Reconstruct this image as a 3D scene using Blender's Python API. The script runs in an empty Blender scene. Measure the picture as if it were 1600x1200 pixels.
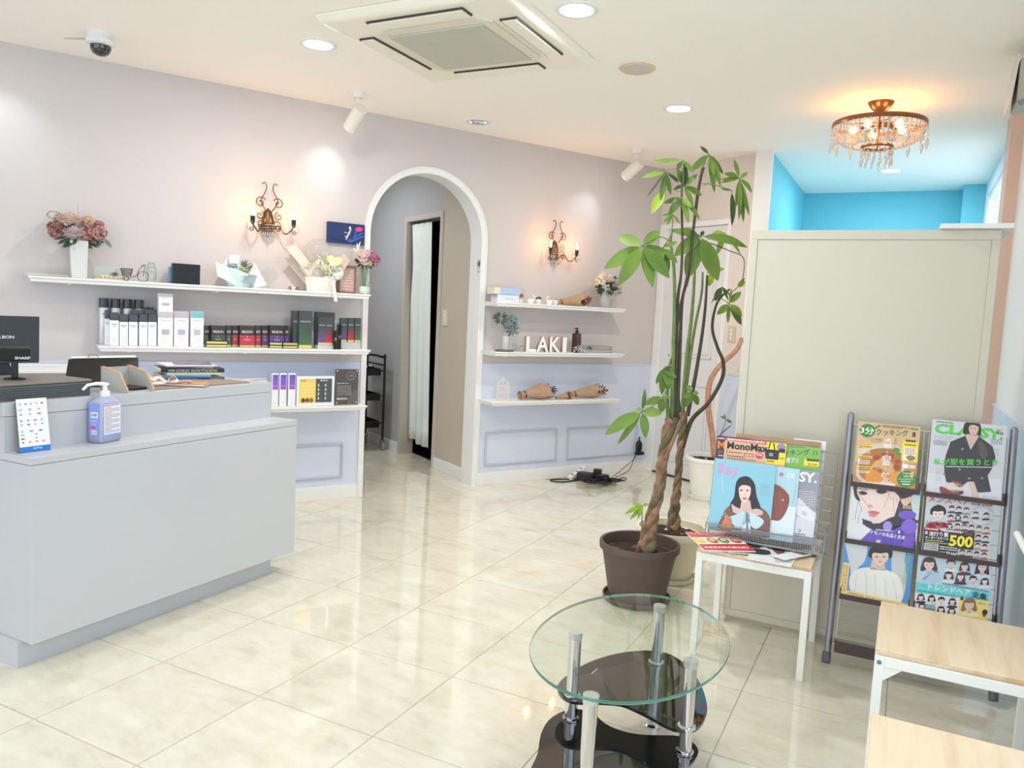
import bpy, bmesh, math, random
from mathutils import Vector, Matrix
random.seed(7)
R_=math.radians
C=bpy.context.scene.collection
# ---------------------------------------------------------------- camera
FOC=1216.2; HC=1.27; PI_,RO,YA=0.09215,0.0488,-0.46687
CF=Vector((math.sin(YA)*math.cos(PI_),math.cos(YA)*math.cos(PI_),-math.sin(PI_)))
_R0=Vector((math.cos(YA),-math.sin(YA),0)); _U0=_R0.cross(CF)
CR=_R0*math.cos(RO)+_U0*math.sin(RO); CU=-_R0*math.sin(RO)+_U0*math.cos(RO)
CAM=Vector((0,0,HC))
cd=bpy.data.cameras.new('camera'); co=bpy.data.objects.new('camera',cd); C.objects.link(co)
cd.sensor_width=36; cd.lens=FOC/1600*36; cd.clip_start=.05
M=Matrix((CR,CU,-CF)).transposed().to_4x4(); M.translation=CAM; co.matrix_world=M
bpy.context.scene.camera=co
# ---------------------------------------------------------------- world, daylight, exposure
sc=bpy.context.scene
sc.view_settings.view_transform='Standard'; sc.view_settings.look='None'
sc.view_settings.exposure=0.02; sc.view_settings.gamma=1; sc.view_settings.use_curve_mapping=False
sc.cycles.use_denoising=True; sc.cycles.max_bounces=10; sc.cycles.diffuse_bounces=6; sc.cycles.glossy_bounces=5
sc.cycles.transparent_max_bounces=12; sc.cycles.transmission_bounces=8
sc.cycles.caustics_reflective=False; sc.cycles.caustics_refractive=False; sc.cycles.sample_clamp_indirect=6
w=bpy.data.worlds.new('sky'); sc.world=w; w.use_nodes=True
bg=w.node_tree.nodes['Background']; bg.inputs[0].default_value=(.80,.90,1,1); bg.inputs[1].default_value=2.75
def portal(name,loc,rot,sx,sy):
    l=bpy.data.lights.new(name,'AREA'); l.shape='RECTANGLE'; l.size=sx; l.size_y=sy; l.cycles.is_portal=True
    o=bpy.data.objects.new(name,l); C.objects.link(o); o.location=loc; o.rotation_euler=rot
CE=2.488
portal('shopfront_daylight',(-2.7,-2.42,1.3),(R_(90),0,0),5.8,2.2)
portal('side_window_daylight',(.49,1.0,1.35),(0,R_(90),0),1.7,2.8)
portal('far_window_daylight',(.49,6.45,1.6),(0,R_(90),0),1.5,1.5)
def lamp(name,kind,loc,power,col,size=.05,rot=None,**k):
    l=bpy.data.lights.new(name,kind); l.energy=power; l.color=col
    if kind=='AREA': l.shape='DISK'; l.size=size
    else: l.shadow_soft_size=size
    for a,b in k.items(): setattr(l,a,b)
    o=bpy.data.objects.new(name,l); C.objects.link(o); o.location=loc
    if rot is not None: o.rotation_euler=rot
    return o
# ---------------------------------------------------------------- picture -> room coordinates
def ray(x,y): return CR*((x-800)/FOC)-CU*((y-600)/FOC)+CF
def onz(x,y,z=0): d=ray(x,y); return CAM+d*((z-HC)/d.z)
def onx(x,y,X): d=ray(x,y); return CAM+d*(X/d.x)
def ony(x,y,Y): d=ray(x,y); return CAM+d*(Y/d.y)
def ond(x,y,D): return CAM+ray(x,y)*D
WD=Vector((.5,math.sqrt(.75),0)); WN=Vector((math.sqrt(.75),-.5,0)); WK=-4.7925
def Wp(d,off,z): return WN*(WK+off)+WD*d+Vector((0,0,z))        # off = distance out from the long wall into the room
def onw(x,y,off=0):
    r=ray(x,y); p=CAM+r*((WK+off-WN.dot(CAM))/WN.dot(r)); return p.dot(WD),p.z
def onp(x,y,D):
    r=ray(x,y); p=CAM+r*((D-WD.dot(CAM))/WD.dot(r)); return p.dot(WN),p.z
# ---------------------------------------------------------------- materials
def lin(c):
    return tuple(((v/255)/12.92 if v<=10.3 else ((v/255+.055)/1.055)**2.4) for v in c[:3])
_m={}
def mat(name,col=(200,200,200),rough=.5,metal=0,trans=0,emis=0,ior=1.45,alpha=1,noise=0,nscale=20,bump=0,bscale=80,coat=0,sheen=0,ecol=None):
    if name in _m: return _m[name]
    m=bpy.data.materials.new(name); m.use_nodes=True; nt=m.node_tree; b=nt.nodes['Principled BSDF']
    c=lin(col); b.inputs['Base Color'].default_value=(*c,1); b.inputs['Roughness'].default_value=rough
    b.inputs['Metallic'].default_value=metal; b.inputs['Transmission Weight'].default_value=trans; b.inputs['IOR'].default_value=ior
    b.inputs['Alpha'].default_value=alpha; b.inputs['Coat Weight'].default_value=coat
    if emis: b.inputs['Emission Color'].default_value=(*lin(ecol or col),1); b.inputs['Emission Strength'].default_value=emis
    if noise or bump:
        tc=nt.nodes.new('ShaderNodeTexCoord')
    if noise:
        n=nt.nodes.new('ShaderNodeTexNoise'); n.inputs['Scale'].default_value=nscale; n.inputs['Detail'].default_value=4
        nt.links.new(tc.outputs['Object'],n.inputs['Vector'])
        r=nt.nodes.new('ShaderNodeValToRGB'); r.color_ramp.elements[0].position=.3; r.color_ramp.elements[1].position=.7
        r.color_ramp.elements[0].color=(*[v*(1-noise) for v in c],1); r.color_ramp.elements[1].color=(*[min(1,v*(1+noise)) for v in c],1)
        nt.links.new(n.outputs[0],r.inputs[0]); nt.links.new(r.outputs[0],b.inputs['Base Color'])
    if bump:
        n=nt.nodes.new('ShaderNodeTexNoise'); n.inputs['Scale'].default_value=bscale; n.inputs['Detail'].default_value=3
        nt.links.new(tc.outputs['Object'],n.inputs['Vector'])
        q=nt.nodes.new('ShaderNodeBump'); q.inputs['Strength'].default_value=bump; q.inputs['Distance'].default_value=.004
        nt.links.new(n.outputs[0],q.inputs['Height']); nt.links.new(q.outputs[0],b.inputs['Normal'])
    _m[name]=m; return m
def wood(name,c1,c2,scale=1.0,axis=0):
    if name in _m: return _m[name]
    m=bpy.data.materials.new(name); m.use_nodes=True; nt=m.node_tree; b=nt.nodes['Principled BSDF']; b.inputs['Roughness'].default_value=.38
    tc=nt.nodes.new('ShaderNodeTexCoord'); mp=nt.nodes.new('ShaderNodeMapping')
    s=[22*scale]*3; s[axis]=2.2*scale; mp.inputs['Scale'].default_value=s
    n=nt.nodes.new('ShaderNodeTexNoise'); n.inputs['Scale'].default_value=1.4; n.inputs['Detail'].default_value=6; n.inputs['Distortion'].default_value=.8
    wv=nt.nodes.new('ShaderNodeTexWave'); wv.wave_type='RINGS'; wv.inputs['Scale'].default_value=.12; wv.inputs['Distortion'].default_value=9; wv.inputs['Detail'].default_value=3
    mx=nt.nodes.new('ShaderNodeMath'); mx.operation='ADD'; mm=nt.nodes.new('ShaderNodeMath'); mm.operation='MULTIPLY'; mm.inputs[1].default_value=.5
    r=nt.nodes.new('ShaderNodeValToRGB'); r.color_ramp.elements[0].position=.3; r.color_ramp.elements[1].position=.75
    r.color_ramp.elements[0].color=(*lin(c1),1); r.color_ramp.elements[1].color=(*lin(c2),1)
    L=nt.links.new; L(tc.outputs['Object'],mp.inputs[0]); L(mp.outputs[0],n.inputs['Vector']); L(mp.outputs[0],wv.inputs['Vector'])
    L(n.outputs[0],mx.inputs[0]); L(wv.outputs[1],mx.inputs[1]); L(mx.outputs[0],mm.inputs[0]); L(mm.outputs[0],r.inputs[0]); L(r.outputs[0],b.inputs['Base Color'])
    _m[name]=m; return m
def marble(name):
    m=bpy.data.materials.new(name); m.use_nodes=True; nt=m.node_tree; b=nt.nodes['Principled BSDF']
    b.inputs['Roughness'].default_value=.06; b.inputs['Coat Weight'].default_value=.5; b.inputs['Coat Roughness'].default_value=.03
    tc=nt.nodes.new('ShaderNodeTexCoord'); oi=nt.nodes.new('ShaderNodeObjectInfo'); va=nt.nodes.new('ShaderNodeVectorMath'); va.operation='ADD'
    sc_=nt.nodes.new('ShaderNodeMath'); sc_.operation='MULTIPLY'; sc_.inputs[1].default_value=31
    L=nt.links.new; L(oi.outputs['Random'],sc_.inputs[0]); L(tc.outputs['Object'],va.inputs[0]); L(sc_.outputs[0],va.inputs[1])
    n=nt.nodes.new('ShaderNodeTexNoise'); n.inputs['Scale'].default_value=5.5; n.inputs['Detail'].default_value=10; n.inputs['Roughness'].default_value=.68; n.inputs['Distortion'].default_value=.35
    mp=nt.nodes.new('ShaderNodeMapping'); mp.inputs['Rotation'].default_value=(0,0,.5); mp.inputs['Scale'].default_value=(1,1.9,1)
    L(va.outputs[0],mp.inputs[0]); L(mp.outputs[0],n.inputs['Vector'])
    r=nt.nodes.new('ShaderNodeValToRGB'); e=r.color_ramp.elements
    e[0].position=.24; e[0].color=(*lin((202,195,174)),1); e[1].position=.66; e[1].color=(*lin((232,228,212)),1)
    k=e.new(.45); k.color=(*lin((222,217,198)),1)
    L(n.outputs[0],r.inputs[0]); L(r.outputs[0],b.inputs['Base Color']); return m
def thinglass(name,col=(255,255,255),ior=1.45,rough=.02,tint=1.0):
    if name in _m: return _m[name]
    m=bpy.data.materials.new(name); m.use_nodes=True; nt=m.node_tree; nt.nodes.remove(nt.nodes['Principled BSDF'])
    out=nt.nodes['Material Output']; t=nt.nodes.new('ShaderNodeBsdfTransparent'); t.inputs[0].default_value=(*lin(col),1)
    g=nt.nodes.new('ShaderNodeBsdfGlossy'); g.inputs['Roughness'].default_value=rough; g.inputs[0].default_value=(1,1,1,1)
    lw=nt.nodes.new('ShaderNodeLayerWeight'); lw.inputs[0].default_value=.5; pw=nt.nodes.new('ShaderNodeMath'); pw.operation='POWER'; pw.inputs[1].default_value=4; f=nt.nodes.new('ShaderNodeMath'); f.operation='MULTIPLY_ADD'; f.inputs[1].default_value=.75*(ior-1)/.5; f.inputs[2].default_value=.05*(ior-1)/.5; mx=nt.nodes.new('ShaderNodeMixShader')
    L=nt.links.new; L(lw.outputs['Facing'],pw.inputs[0]); L(pw.outputs[0],f.inputs[0]); L(f.outputs[0],mx.inputs[0]); L(t.outputs[0],mx.inputs[1]); L(g.outputs[0],mx.inputs[2]); L(mx.outputs[0],out.inputs[0]); _m[name]=m; return m
def vcol(name='cover_ink',rough=.3):
    if name in _m: return _m[name]
    m=bpy.data.materials.new(name); m.use_nodes=True; nt=m.node_tree; b=nt.nodes['Principled BSDF']; b.inputs['Roughness'].default_value=rough
    a=nt.nodes.new('ShaderNodeAttribute'); a.attribute_name='Col'; nt.links.new(a.outputs['Color'],b.inputs['Base Color']); _m[name]=m; return m
# ---------------------------------------------------------------- mesh builder
class G:
    def __init__(s): s.v=[]; s.f=[]
    def add(s,vs,fs):
        o=len(s.v); s.v+= [tuple(v) for v in vs]; s.f+=[tuple(i+o for i in f) for f in fs]; return s
    def box(s,x0,x1,y0,y1,z0,z1):
        vs=[(x,y,z) for x in (x0,x1) for y in (y0,y1) for z in (z0,z1)]
        return s.add(vs,[(0,1,3,2),(4,6,7,5),(0,4,5,1),(2,3,7,6),(0,2,6,4),(1,5,7,3)])
    def quad(s,a,b,c,d): return s.add([a,b,c,d],[(0,1,2,3)])
    def hexa(s,b4,t4): return s.add(list(b4)+list(t4),[(3,2,1,0),(4,5,6,7),(0,1,5,4),(1,2,6,5),(2,3,7,6),(3,0,4,7)])
    def lathe(s,prof,n=24,c=(0,0,0),sx=1,sy=1,cap=True):
        vs=[];fs=[]
        for r,z in prof:
            for i in range(n):
                a=2*math.pi*i/n; vs.append((c[0]+r*sx*math.cos(a),c[1]+r*sy*math.sin(a),c[2]+z))
        for j in range(len(prof)-1):
            for i in range(n):
                fs.append((j*n+i,j*n+(i+1)%n,(j+1)*n+(i+1)%n,(j+1)*n+i))
        if cap and prof[0][0]>1e-5: fs.append(tuple(range(n))[::-1])
        if cap and prof[-1][0]>1e-5: fs.append(tuple((len(prof)-1)*n+i for i in range(n)))
        return s.add(vs,fs)
    def tube(s,pts,r,n=8,closed=False,cap=True):
        pts=[Vector(p) for p in pts]; m=len(pts)
        rs=r if isinstance(r,(list,tuple)) else [r]*m
        vs=[];fs=[]; up=None
        for i,p in enumerate(pts):
            if closed: t=pts[(i+1)%m]-pts[i-1]
            else: t=pts[min(i+1,m-1)]-pts[max(i-1,0)]
            t=t.normalized() if t.length>1e-9 else Vector((0,0,1))
            if up is None:
                up=Vector((0,0,1)) if abs(t.z)<.9 else Vector((1,0,0))
            x=(up-t*up.dot(t)); 
            if x.length<1e-6: x=t.orthogonal()
            x.normalize(); y=t.cross(x); up=x
            for k in range(n):
                a=2*math.pi*k/n; vs.append(p+(x*math.cos(a)+y*math.sin(a))*rs[i])
        for i in range(m if closed else m-1):
            for k in range(n):
                a=i*n;b=((i+1)%m)*n
                fs.append((a+k,a+(k+1)%n,b+(k+1)%n,b+k))
        if cap and not closed: fs.append(tuple(range(n))[::-1]); fs.append(tuple((m-1)*n+k for k in range(n)))
        return s.add(vs,fs)
    def ball(s,c,r,n=10,m=6,ry=None,rz=None):
        ry=ry or r; rz=rz or r; vs=[(c[0],c[1],c[2]-rz)]; fs=[]
        for j in range(1,m):
            a=-math.pi/2+math.pi*j/m
            for i in range(n):
                b=2*math.pi*i/n; vs.append((c[0]+r*math.cos(a)*math.cos(b),c[1]+ry*math.cos(a)*math.sin(b),c[2]+rz*math.sin(a)))
        vs.append((c[0],c[1],c[2]+rz)); t=len(vs)-1
        for i in range(n):
            fs.append((0,1+(i+1)%n,1+i)); fs.append((t,1+(m-2)*n+i,1+(m-2)*n+(i+1)%n))
            for j in range(m-2): fs.append((1+j*n+i,1+j*n+(i+1)%n,1+(j+1)*n+(i+1)%n,1+(j+1)*n+i))
        return s.add(vs,fs)
    def prism(s,poly,z0,z1):
        n=len(poly); vs=[(x,y,z0) for x,y in poly]+[(x,y,z1) for x,y in poly]
        fs=[tuple(range(n))[::-1],tuple(range(n,2*n))]+[(i,(i+1)%n,n+(i+1)%n,n+i) for i in range(n)]
        return s.add(vs,fs)
    def build(s,name,m,parent=None,smooth=False,bevel=0,loc=None,rot=None,solid=0,kind=None,recalc=True):
        me=bpy.data.meshes.new(name); me.from_pydata([tuple(v) for v in s.v],[],s.f); me.update()
        if recalc:
            bm=bmesh.new(); bm.from_mesh(me); bmesh.ops.recalc_face_normals(bm,faces=bm.faces); bm.to_mesh(me); bm.free()
        me.materials.append(m)
        o=bpy.data.objects.new(name,me); C.objects.link(o)
        if parent: o.parent=parent
        if loc is not None: o.location=loc
        if rot is not None: o.rotation_euler=rot
        if smooth:
            me.polygons.foreach_set('use_smooth',[True]*len(me.polygons))
            if smooth!='all' : me.set_sharp_from_angle(angle=R_(45))
        if solid:
            md=o.modifiers.new('thickness','SOLIDIFY'); md.thickness=solid; md.offset=0
        if bevel:
            md=o.modifiers.new('bevel','BEVEL'); md.width=bevel; md.segments=2; md.limit_method='ANGLE'; md.angle_limit=R_(40)
        if kind: o['kind']=kind
        return o
def tag(o,label,cat,group=None,kind=None):
    o['label']=label; o['category']=cat
    if group: o['group']=group
    if kind: o['kind']=kind
    return o
def thing(name,label,cat,loc=(0,0,0),rotz=0,group=None,rot=None):
    o=bpy.data.objects.new(name,None); o.empty_display_size=.05; C.objects.link(o); o.location=loc
    o.rotation_euler=rot if rot else (0,0,rotz); return tag(o,label,cat,group)
def struct(g,name,m,parent=None,**k):
    o=g.build(name,m,parent,**k)
    if parent is None: o['kind']='structure'
    return o
WR=R_(60)
def wthing(name,label,cat,d,off,z,group=None,spin=0): return thing(name,label,cat,Wp(d,off,z),WR+spin,group)
def smoothpts(pts,closed=False,k=4):
    pts=[Vector(p) for p in pts]; n=len(pts); out=[]
    rng=range(n if closed else n-1)
    for i in rng:
        if closed: p0,p1,p2,p3=pts[i-1],pts[i],pts[(i+1)%n],pts[(i+2)%n]
        else: p0,p1,p2,p3=pts[max(i-1,0)],pts[i],pts[i+1],pts[min(i+2,n-1)]
        for j in range(k):
            t=j/k; out.append(.5*((2*p1)+(p2-p0)*t+(2*p0-5*p1+4*p2-p3)*t*t+(3*p1-p0-3*p2+p3)*t**3))
    if not closed: out.append(pts[-1])
    return out
# ---------------------------------------------------------------- lettering and flat print
_tx={}
def glyphs(s,bold=False):
    key=(s,bold)
    if key in _tx: return _tx[key]
    cu=bpy.data.curves.new('t','FONT'); cu.body=s; cu.resolution_u=2
    if bold: cu.offset=.018*float(bold)
    o=bpy.data.objects.new('t',cu); C.objects.link(o)
    bpy.context.view_layer.update()
    me=bpy.data.meshes.new_from_object(o.evaluated_get(bpy.context.evaluated_depsgraph_get()))
    v=[(p.co.x,p.co.y) for p in me.vertices]; f=[tuple(p.vertices) for p in me.polygons]
    C.objects.unlink(o); bpy.data.objects.remove(o); bpy.data.meshes.remove(me)
    if v:
        x0=min(a for a,b in v);x1=max(a for a,b in v);y0=min(b for a,b in v);y1=max(b for a,b in v)
        v=[((a-x0)/max(x1-x0,1e-6)-.5,(b-y0)/max(y1-y0,1e-6)-.5) for a,b in v]
    _tx[key]=(v,f); return _tx[key]
class PR:
    """flat print: coloured outlines laid on a w x h sheet in the local XZ plane, facing -Y; input in any pixel frame via setmap"""
    def __init__(s,w,h): s.w=w;s.h=h;s.v=[];s.f=[];s.c=[];s.lay=0;s.H=None; s.lw=w
    def setmap(s,TL,TR,BR,BL):
        src=[TL,TR,BR,BL]; dst=[(0,s.h),(s.w,s.h),(s.w,0),(0,0)]
        A=[];B=[]
        for (x,y),(u,v) in zip(src,dst):
            A.append([x,y,1,0,0,0,-u*x,-u*y]);B.append(u); A.append([0,0,0,x,y,1,-v*x,-v*y]);B.append(v)
        n=8; Mx=[r+[b] for r,b in zip(A,B)]
        for i in range(n):
            p=max(range(i,n),key=lambda r:abs(Mx[r][i])); Mx[i],Mx[p]=Mx[p],Mx[i]
            for r in range(n):
                if r!=i:
                    q=Mx[r][i]/Mx[i][i]
                    for k in range(i,n+1): Mx[r][k]-=q*Mx[i][k]
        s.H=[Mx[i][n]/Mx[i][i] for i in range(n)]
    def m(s,p):
        x,y=p
        if s.H is None: return (x*s.w,y*s.h)
        h=s.H; d=h[6]*x+h[7]*y+1
        return ((h[0]*x+h[1]*y+h[2])/d,(h[3]*x+h[4]*y+h[5])/d)
    def _put(s,pts,faces,col,lay=None):
        k=s.lay if lay is None else lay; o=len(s.v)
        for u,v in pts: s.v.append((min(max(u,0),s.w),-.0002-k*.00022,min(max(v,0),s.h)))
        for f in faces: s.f.append(tuple(i+o for i in f)); s.c.append(col)
    def bgd(s,col): s._put([(0,0),(s.w,0),(s.w,s.h),(0,s.h)],[(0,1,2,3)],col,0); s.lay=1
    def poly(s,pts,col): s._put([s.m(p) for p in pts],[tuple(range(len(pts)))],col)
    def blob(s,pts,col,k=4): s.poly([(p[0],p[1]) for p in smoothpts([(a,b,0) for a,b in pts],True,k)],col)
    def ell(s,cx,cy,rx,ry,col,n=16,rot=0):
        c,q=math.cos(rot),math.sin(rot)
        s.poly([(cx+rx*math.cos(t)*c-ry*math.sin(t)*q,cy+rx*math.cos(t)*q+ry*math.sin(t)*c) for t in [2*math.pi*i/n for i in range(n)]],col)
    def line(s,a,b,wd,col):
        dx,dy=b[0]-a[0],b[1]-a[1];l=math.hypot(dx,dy) or 1;nx,ny=-dy/l*wd/2,dx/l*wd/2
        s.poly([(a[0]+nx,a[1]+ny),(b[0]+nx,b[1]+ny),(b[0]-nx,b[1]-ny),(a[0]-nx,a[1]-ny)],col)
    def text(s,t,a,b,hgt,col,bold=True,vert=False):
        """a->b: the baseline-middle from start to end in input pixels, hgt: glyph height"""
        if vert:
            n=len(t)
            for i,ch in enumerate(t):
                if ch=='・':
                    q=(i+.5)/n; s.ell(a[0]+(b[0]-a[0])*q,a[1]+(b[1]-a[1])*q,hgt*.07,hgt*.07,col,8); continue
                q=(i+.5)/n; cx=a[0]+(b[0]-a[0])*q; cy=a[1]+(b[1]-a[1])*q; L=math.hypot(b[0]-a[0],b[1]-a[1])/n*.44
                s.text(ch,(cx-hgt/2,cy),(cx+hgt/2,cy),L*2,col,bold)
            return
        v,f=glyphs(t,bold); dx,dy=b[0]-a[0],b[1]-a[1]; l=math.hypot(dx,dy); ux,uy=dx/l,dy/l
        yd=-1 if s.H is None else 1
        pts=[]
        for p,q in v:
            X=(a[0]+b[0])/2+ux*p*l-(-uy*q*hgt if s.H is None else -uy*q*hgt)*0; 
            nx,ny=(uy,-ux) if s.H is not None else (-uy,ux)
            pts.append(s.m(((a[0]+b[0])/2+ux*p*l+nx*q*hgt,(a[1]+b[1])/2+uy*p*l+ny*q*hgt)))
        s._put(pts,f,col)
    def dashes(s,a,b,wd,col,n=8):
        rnd=random.Random(int(a[0]*7+a[1]*13)); t=0
        while t<1:
            e=min(1,t+rnd.uniform(.5,1.3)/n); s.line((a[0]+(b[0]-a[0])*t,a[1]+(b[1]-a[1])*t),(a[0]+(b[0]-a[0])*e,a[1]+(b[1]-a[1])*e),wd,col); t=e+.25/n
    def para(s,x0,y0,x1,y1,rows,col,wd=2,skew=0,n=8):
        for i in range(rows):
            y=y0+(y1-y0)*i/max(rows-1,1); s.dashes((x0,y),(x1,y+skew),wd,col,n)
    def face(s,cx,cy,w,h,skin=(238,210,196),hair=(40,30,30),style='bob',cloth=None,lips=(190,110,110),det=True):
        L0=s.lay
        if style in('long','bob'):
            k=1.25 if style=='long' else .72
            s.blob([(cx-w*.66,cy-h*.15),(cx-w*.45,cy-h*.62),(cx,cy-h*.76),(cx+w*.45,cy-h*.62),(cx+w*.66,cy-h*.1),(cx+w*.78,cy+h*k*.7),(cx+w*.5,cy+h*k*.85),(cx,cy+h*.3),(cx-w*.5,cy+h*k*.85),(cx-w*.78,cy+h*k*.7)],hair)
        else:
            s.blob([(cx-w*.6,cy+h*.05),(cx-w*.58,cy-h*.5),(cx,cy-h*.82),(cx+w*.58,cy-h*.5),(cx+w*.6,cy+h*.05),(cx,cy)],hair)
        s.lay+=1
        if cloth: s.blob([(cx-w*.9,cy+h*1.2),(cx-w*.8,cy+h*.85),(cx-w*.2,cy+h*.68),(cx+w*.2,cy+h*.68),(cx+w*.8,cy+h*.85),(cx+w*.9,cy+h*1.2)],cloth)
        s.poly([(cx-w*.17,cy+h*.3),(cx+w*.17,cy+h*.3),(cx+w*.22,cy+h*.8),(cx-w*.22,cy+h*.8)],tuple(int(c*.93) for c in skin))
        s.lay+=1
        s.blob([(cx-w*.45,cy-h*.2),(cx-w*.3,cy-h*.5),(cx+w*.3,cy-h*.5),(cx+w*.45,cy-h*.2),(cx+w*.38,cy+h*.22),(cx,cy+h*.52),(cx-w*.38,cy+h*.22)],skin)
        s.lay+=1
        s.blob([(cx-w*.5,cy-h*.1),(cx-w*.5,cy-h*.5),(cx,cy-h*.7),(cx+w*.5,cy-h*.5),(cx+w*.5,cy-h*.1),(cx+w*.36,cy-h*.26),(cx,cy-h*.22),(cx-w*.36,cy-h*.26)],hair)
        if det:
            for q in(-1,1):
                s.ell(cx+q*w*.2,cy+h*.0,w*.09,h*.035,(45,32,32),8)
            s.ell(cx,cy+h*.3,w*.11,h*.035,lips,8)
        s.lay=L0
    def build(s,name,parent,loc=(0,0,0),m=None):
        me=bpy.data.meshes.new(name); me.from_pydata(s.v,[],s.f)
        a=me.color_attributes.new('Col','FLOAT_COLOR','CORNER'); buf=[]
        for p,c in zip(s.f,s.c):
            q=(*lin(c),1); buf+=list(q)*len(p)
        a.data.foreach_set('color',buf); me.update()
        bm=bmesh.new(); bm.from_mesh(me)
        for f in bm.faces:
            if f.normal.y>0: f.normal_flip()
        bm.to_mesh(me); bm.free()
        me.materials.append(m or vcol()); o=bpy.data.objects.new(name,me); C.objects.link(o); o.parent=parent; o.location=loc; return o
# shared materials
M_wall=mat('wall_paper',(207,201,201),.75,bump=.06,bscale=160)
M_wain=mat('wainscot_daylight_tint',(211,219,238),.35)  # pale blue puts the cool daylight on the boards into their colour
M_trim=mat('white_trim',(236,236,236),.4)
M_ceil=mat('ceiling_paper',(253,249,242),.85,bump=.05,bscale=120)
M_white=mat('white_laminate',(196,198,204),.22)
M_chrome=mat('chrome',(225,225,228),.06,metal=1)
M_steel=mat('grey_steel',(150,152,158),.3,metal=.9)
M_black=mat('black_plastic',(22,22,24),.35)
M_glass=thinglass('clear_glass',(246,250,248),1.45)
M_bronze=mat('antique_bronze',(100,82,62),.35,metal=.75)
M_brown=mat('dark_brown_metal',(70,54,52),.4)
M_soil=mat('soil',(52,40,34),.95,noise=.5,nscale=60,bump=1,bscale=90)
M_paper=mat('white_paper',(240,240,238),.6)
M_kraft=mat('kraft_paper',(178,146,118),.7,noise=.12,nscale=14,bump=.5,bscale=30)
# ================================================================ SETTING
M_tile=marble('polished_stone')
# floor: tiles laid one by one over a base
fl=struct(G().box(-7.5,.46,-2.4,9.8,-.06,-.004),'floor',mat('tile_joint',(206,199,180),.5))
TS=.45; tm=None
def inroom(x,y):
    n=x*WN.x+y*WN.y; d=x*WD.x+y*WD.y
    if n>WK-.1 and x<.5: 
        return not(x>-1.0 and y>6.0)
    return .7<d<3.1 and n>-9
for i in range(-14,5):
    for j in range(-4,19):
        cx=-1.311+TS*(i+.5); cy=1.80+TS*(j+.5)
        if cy<.6 or cx-TS/2>.45 or not inroom(cx,cy): continue
        p=Vector((cx,cy,0))-CAM; dd=p.dot(CF)
        if dd<.3: continue
        px=800+FOC*p.dot(CR)/dd; py=600-FOC*p.dot(CU)/dd
        if px<-260 or px>1860 or py>1500: continue
        if tm is None:
            g=G(); h=TS/2-.001; b=.0012
            g.hexa([(-h,-h,-.006),(h,-h,-.006),(h,h,-.006),(-h,h,-.006)],[(-h+b,-h+b,0),(h-b,-h+b,0),(h-b,h-b,0),(-h+b,h-b,0)])
            o=g.build('tile',M_tile,fl); tm=o.data
        else:
            o=bpy.data.objects.new('tile',tm); C.objects.link(o); o.parent=fl
        o.location=(cx,cy,0)
        if cx+TS/2>.46: pass
struct(G().box(-7.5,.46,-2.4,9.8,CE,CE+.1),'ceiling',M_ceil)
# long wall with the round arch (frame: x along the wall, y into it)
A0,A1,AS,AT=1.985,2.835,1.747,.15
AR=(A1-A0)/2; AC=(A0+A1)/2
def wframe(): return dict(loc=Wp(0,0,0),rot=(0,0,WR))
g=G(); g.box(-3.2,A0,0,AT,0,CE); g.box(A1,4.56,0,AT,0,CE)
N=28
arc=[(AC-AR*math.cos(math.pi*i/N),AS+AR*math.sin(math.pi*i/N)) for i in range(N+1)]
for (d0,z0),(d1,z1) in zip(arc,arc[1:]):
    g.hexa([(d0,0,z0),(d1,0,z1),(d1,AT,z1),(d0,AT,z0)],[(d0,0,CE),(d1,0,CE),(d1,AT,CE),(d0,AT,CE)])
wl=struct(g,'wall_left',M_wall,**wframe())
# flat casing and outer bead around the arch
def archband(r0,r1,y0,y1,zb=0):
    g=G(); pts=[]
    def P(r,k): a=math.pi*k/N; return (AC-r*math.cos(a),AS+r*math.sin(a))
    ring=[((AC-r0,zb),(AC-r1,zb))]+[(P(r0,k),P(r1,k)) for k in range(N+1)]+[((AC+r0,zb),(AC+r1,zb))]
    for (a,b),(c,d) in zip(ring,ring[1:]):
        g.hexa([(a[0],y0,a[1]),(b[0],y0,b[1]),(b[0],y1,b[1]),(a[0],y1,a[1])],[(c[0],y0,c[1]),(d[0],y0,d[1]),(d[0],y1,d[1]),(c[0],y1,c[1])])
    return g
struct(archband(AR,AR+.028,-.007,.002),'trim_1',M_trim,**wframe())
struct(archband(AR+.028,AR+.036,-.014,.002),'trim_2',M_trim,**wframe())
struct(archband(AR-.006,AR,-.004,AT+.004),'trim_3',M_trim,**wframe())
# wainscot boards, chair rail, moulding frames, baseboards
ZR=.885
def wains(n,d0,d1): return struct(G().box(d0,d1,-.006,0,.0,ZR),n,M_wain,**wframe())
wains('trim_4',-3.2,A0-.037); wains('trim_5',A1+.037,4.53)
def rail(n,d0,d1):
    g=G().box(d0,d1,-.011,0,ZR-.004,ZR+.008); struct(g,n,M_wain,bevel=.002,**wframe())
rail('trim_6',-3.2,A0-.037); rail('trim_7',A1+.037,4.53)
M_mould=mat('moulding_shade_grey',(190,196,210),.4)  # greyed so the shading along the frames sits in the colour
def mould(n,d0,d1,z0,z1,fr=None,m=M_mould):
    g=G(); t=.013; y0,y1=-.019,-.005
    for a in [(d0,d1,z0,z0+t),(d0,d1,z1-t,z1),(d0,d0+t,z0+t,z1-t),(d1-t,d1,z0+t,z1-t)]: g.box(a[0],a[1],y0,y1,a[2],a[3])
    return struct(g,n,m,bevel=.003,**(fr or wframe()))
mould('trim_8',2.925,3.575,.143,.395); mould('trim_9',3.675,4.40,.143,.395)
mould('trim_10',1.20,1.845,.143,.37); mould('trim_11',.45,1.10,.143,.37)
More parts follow.
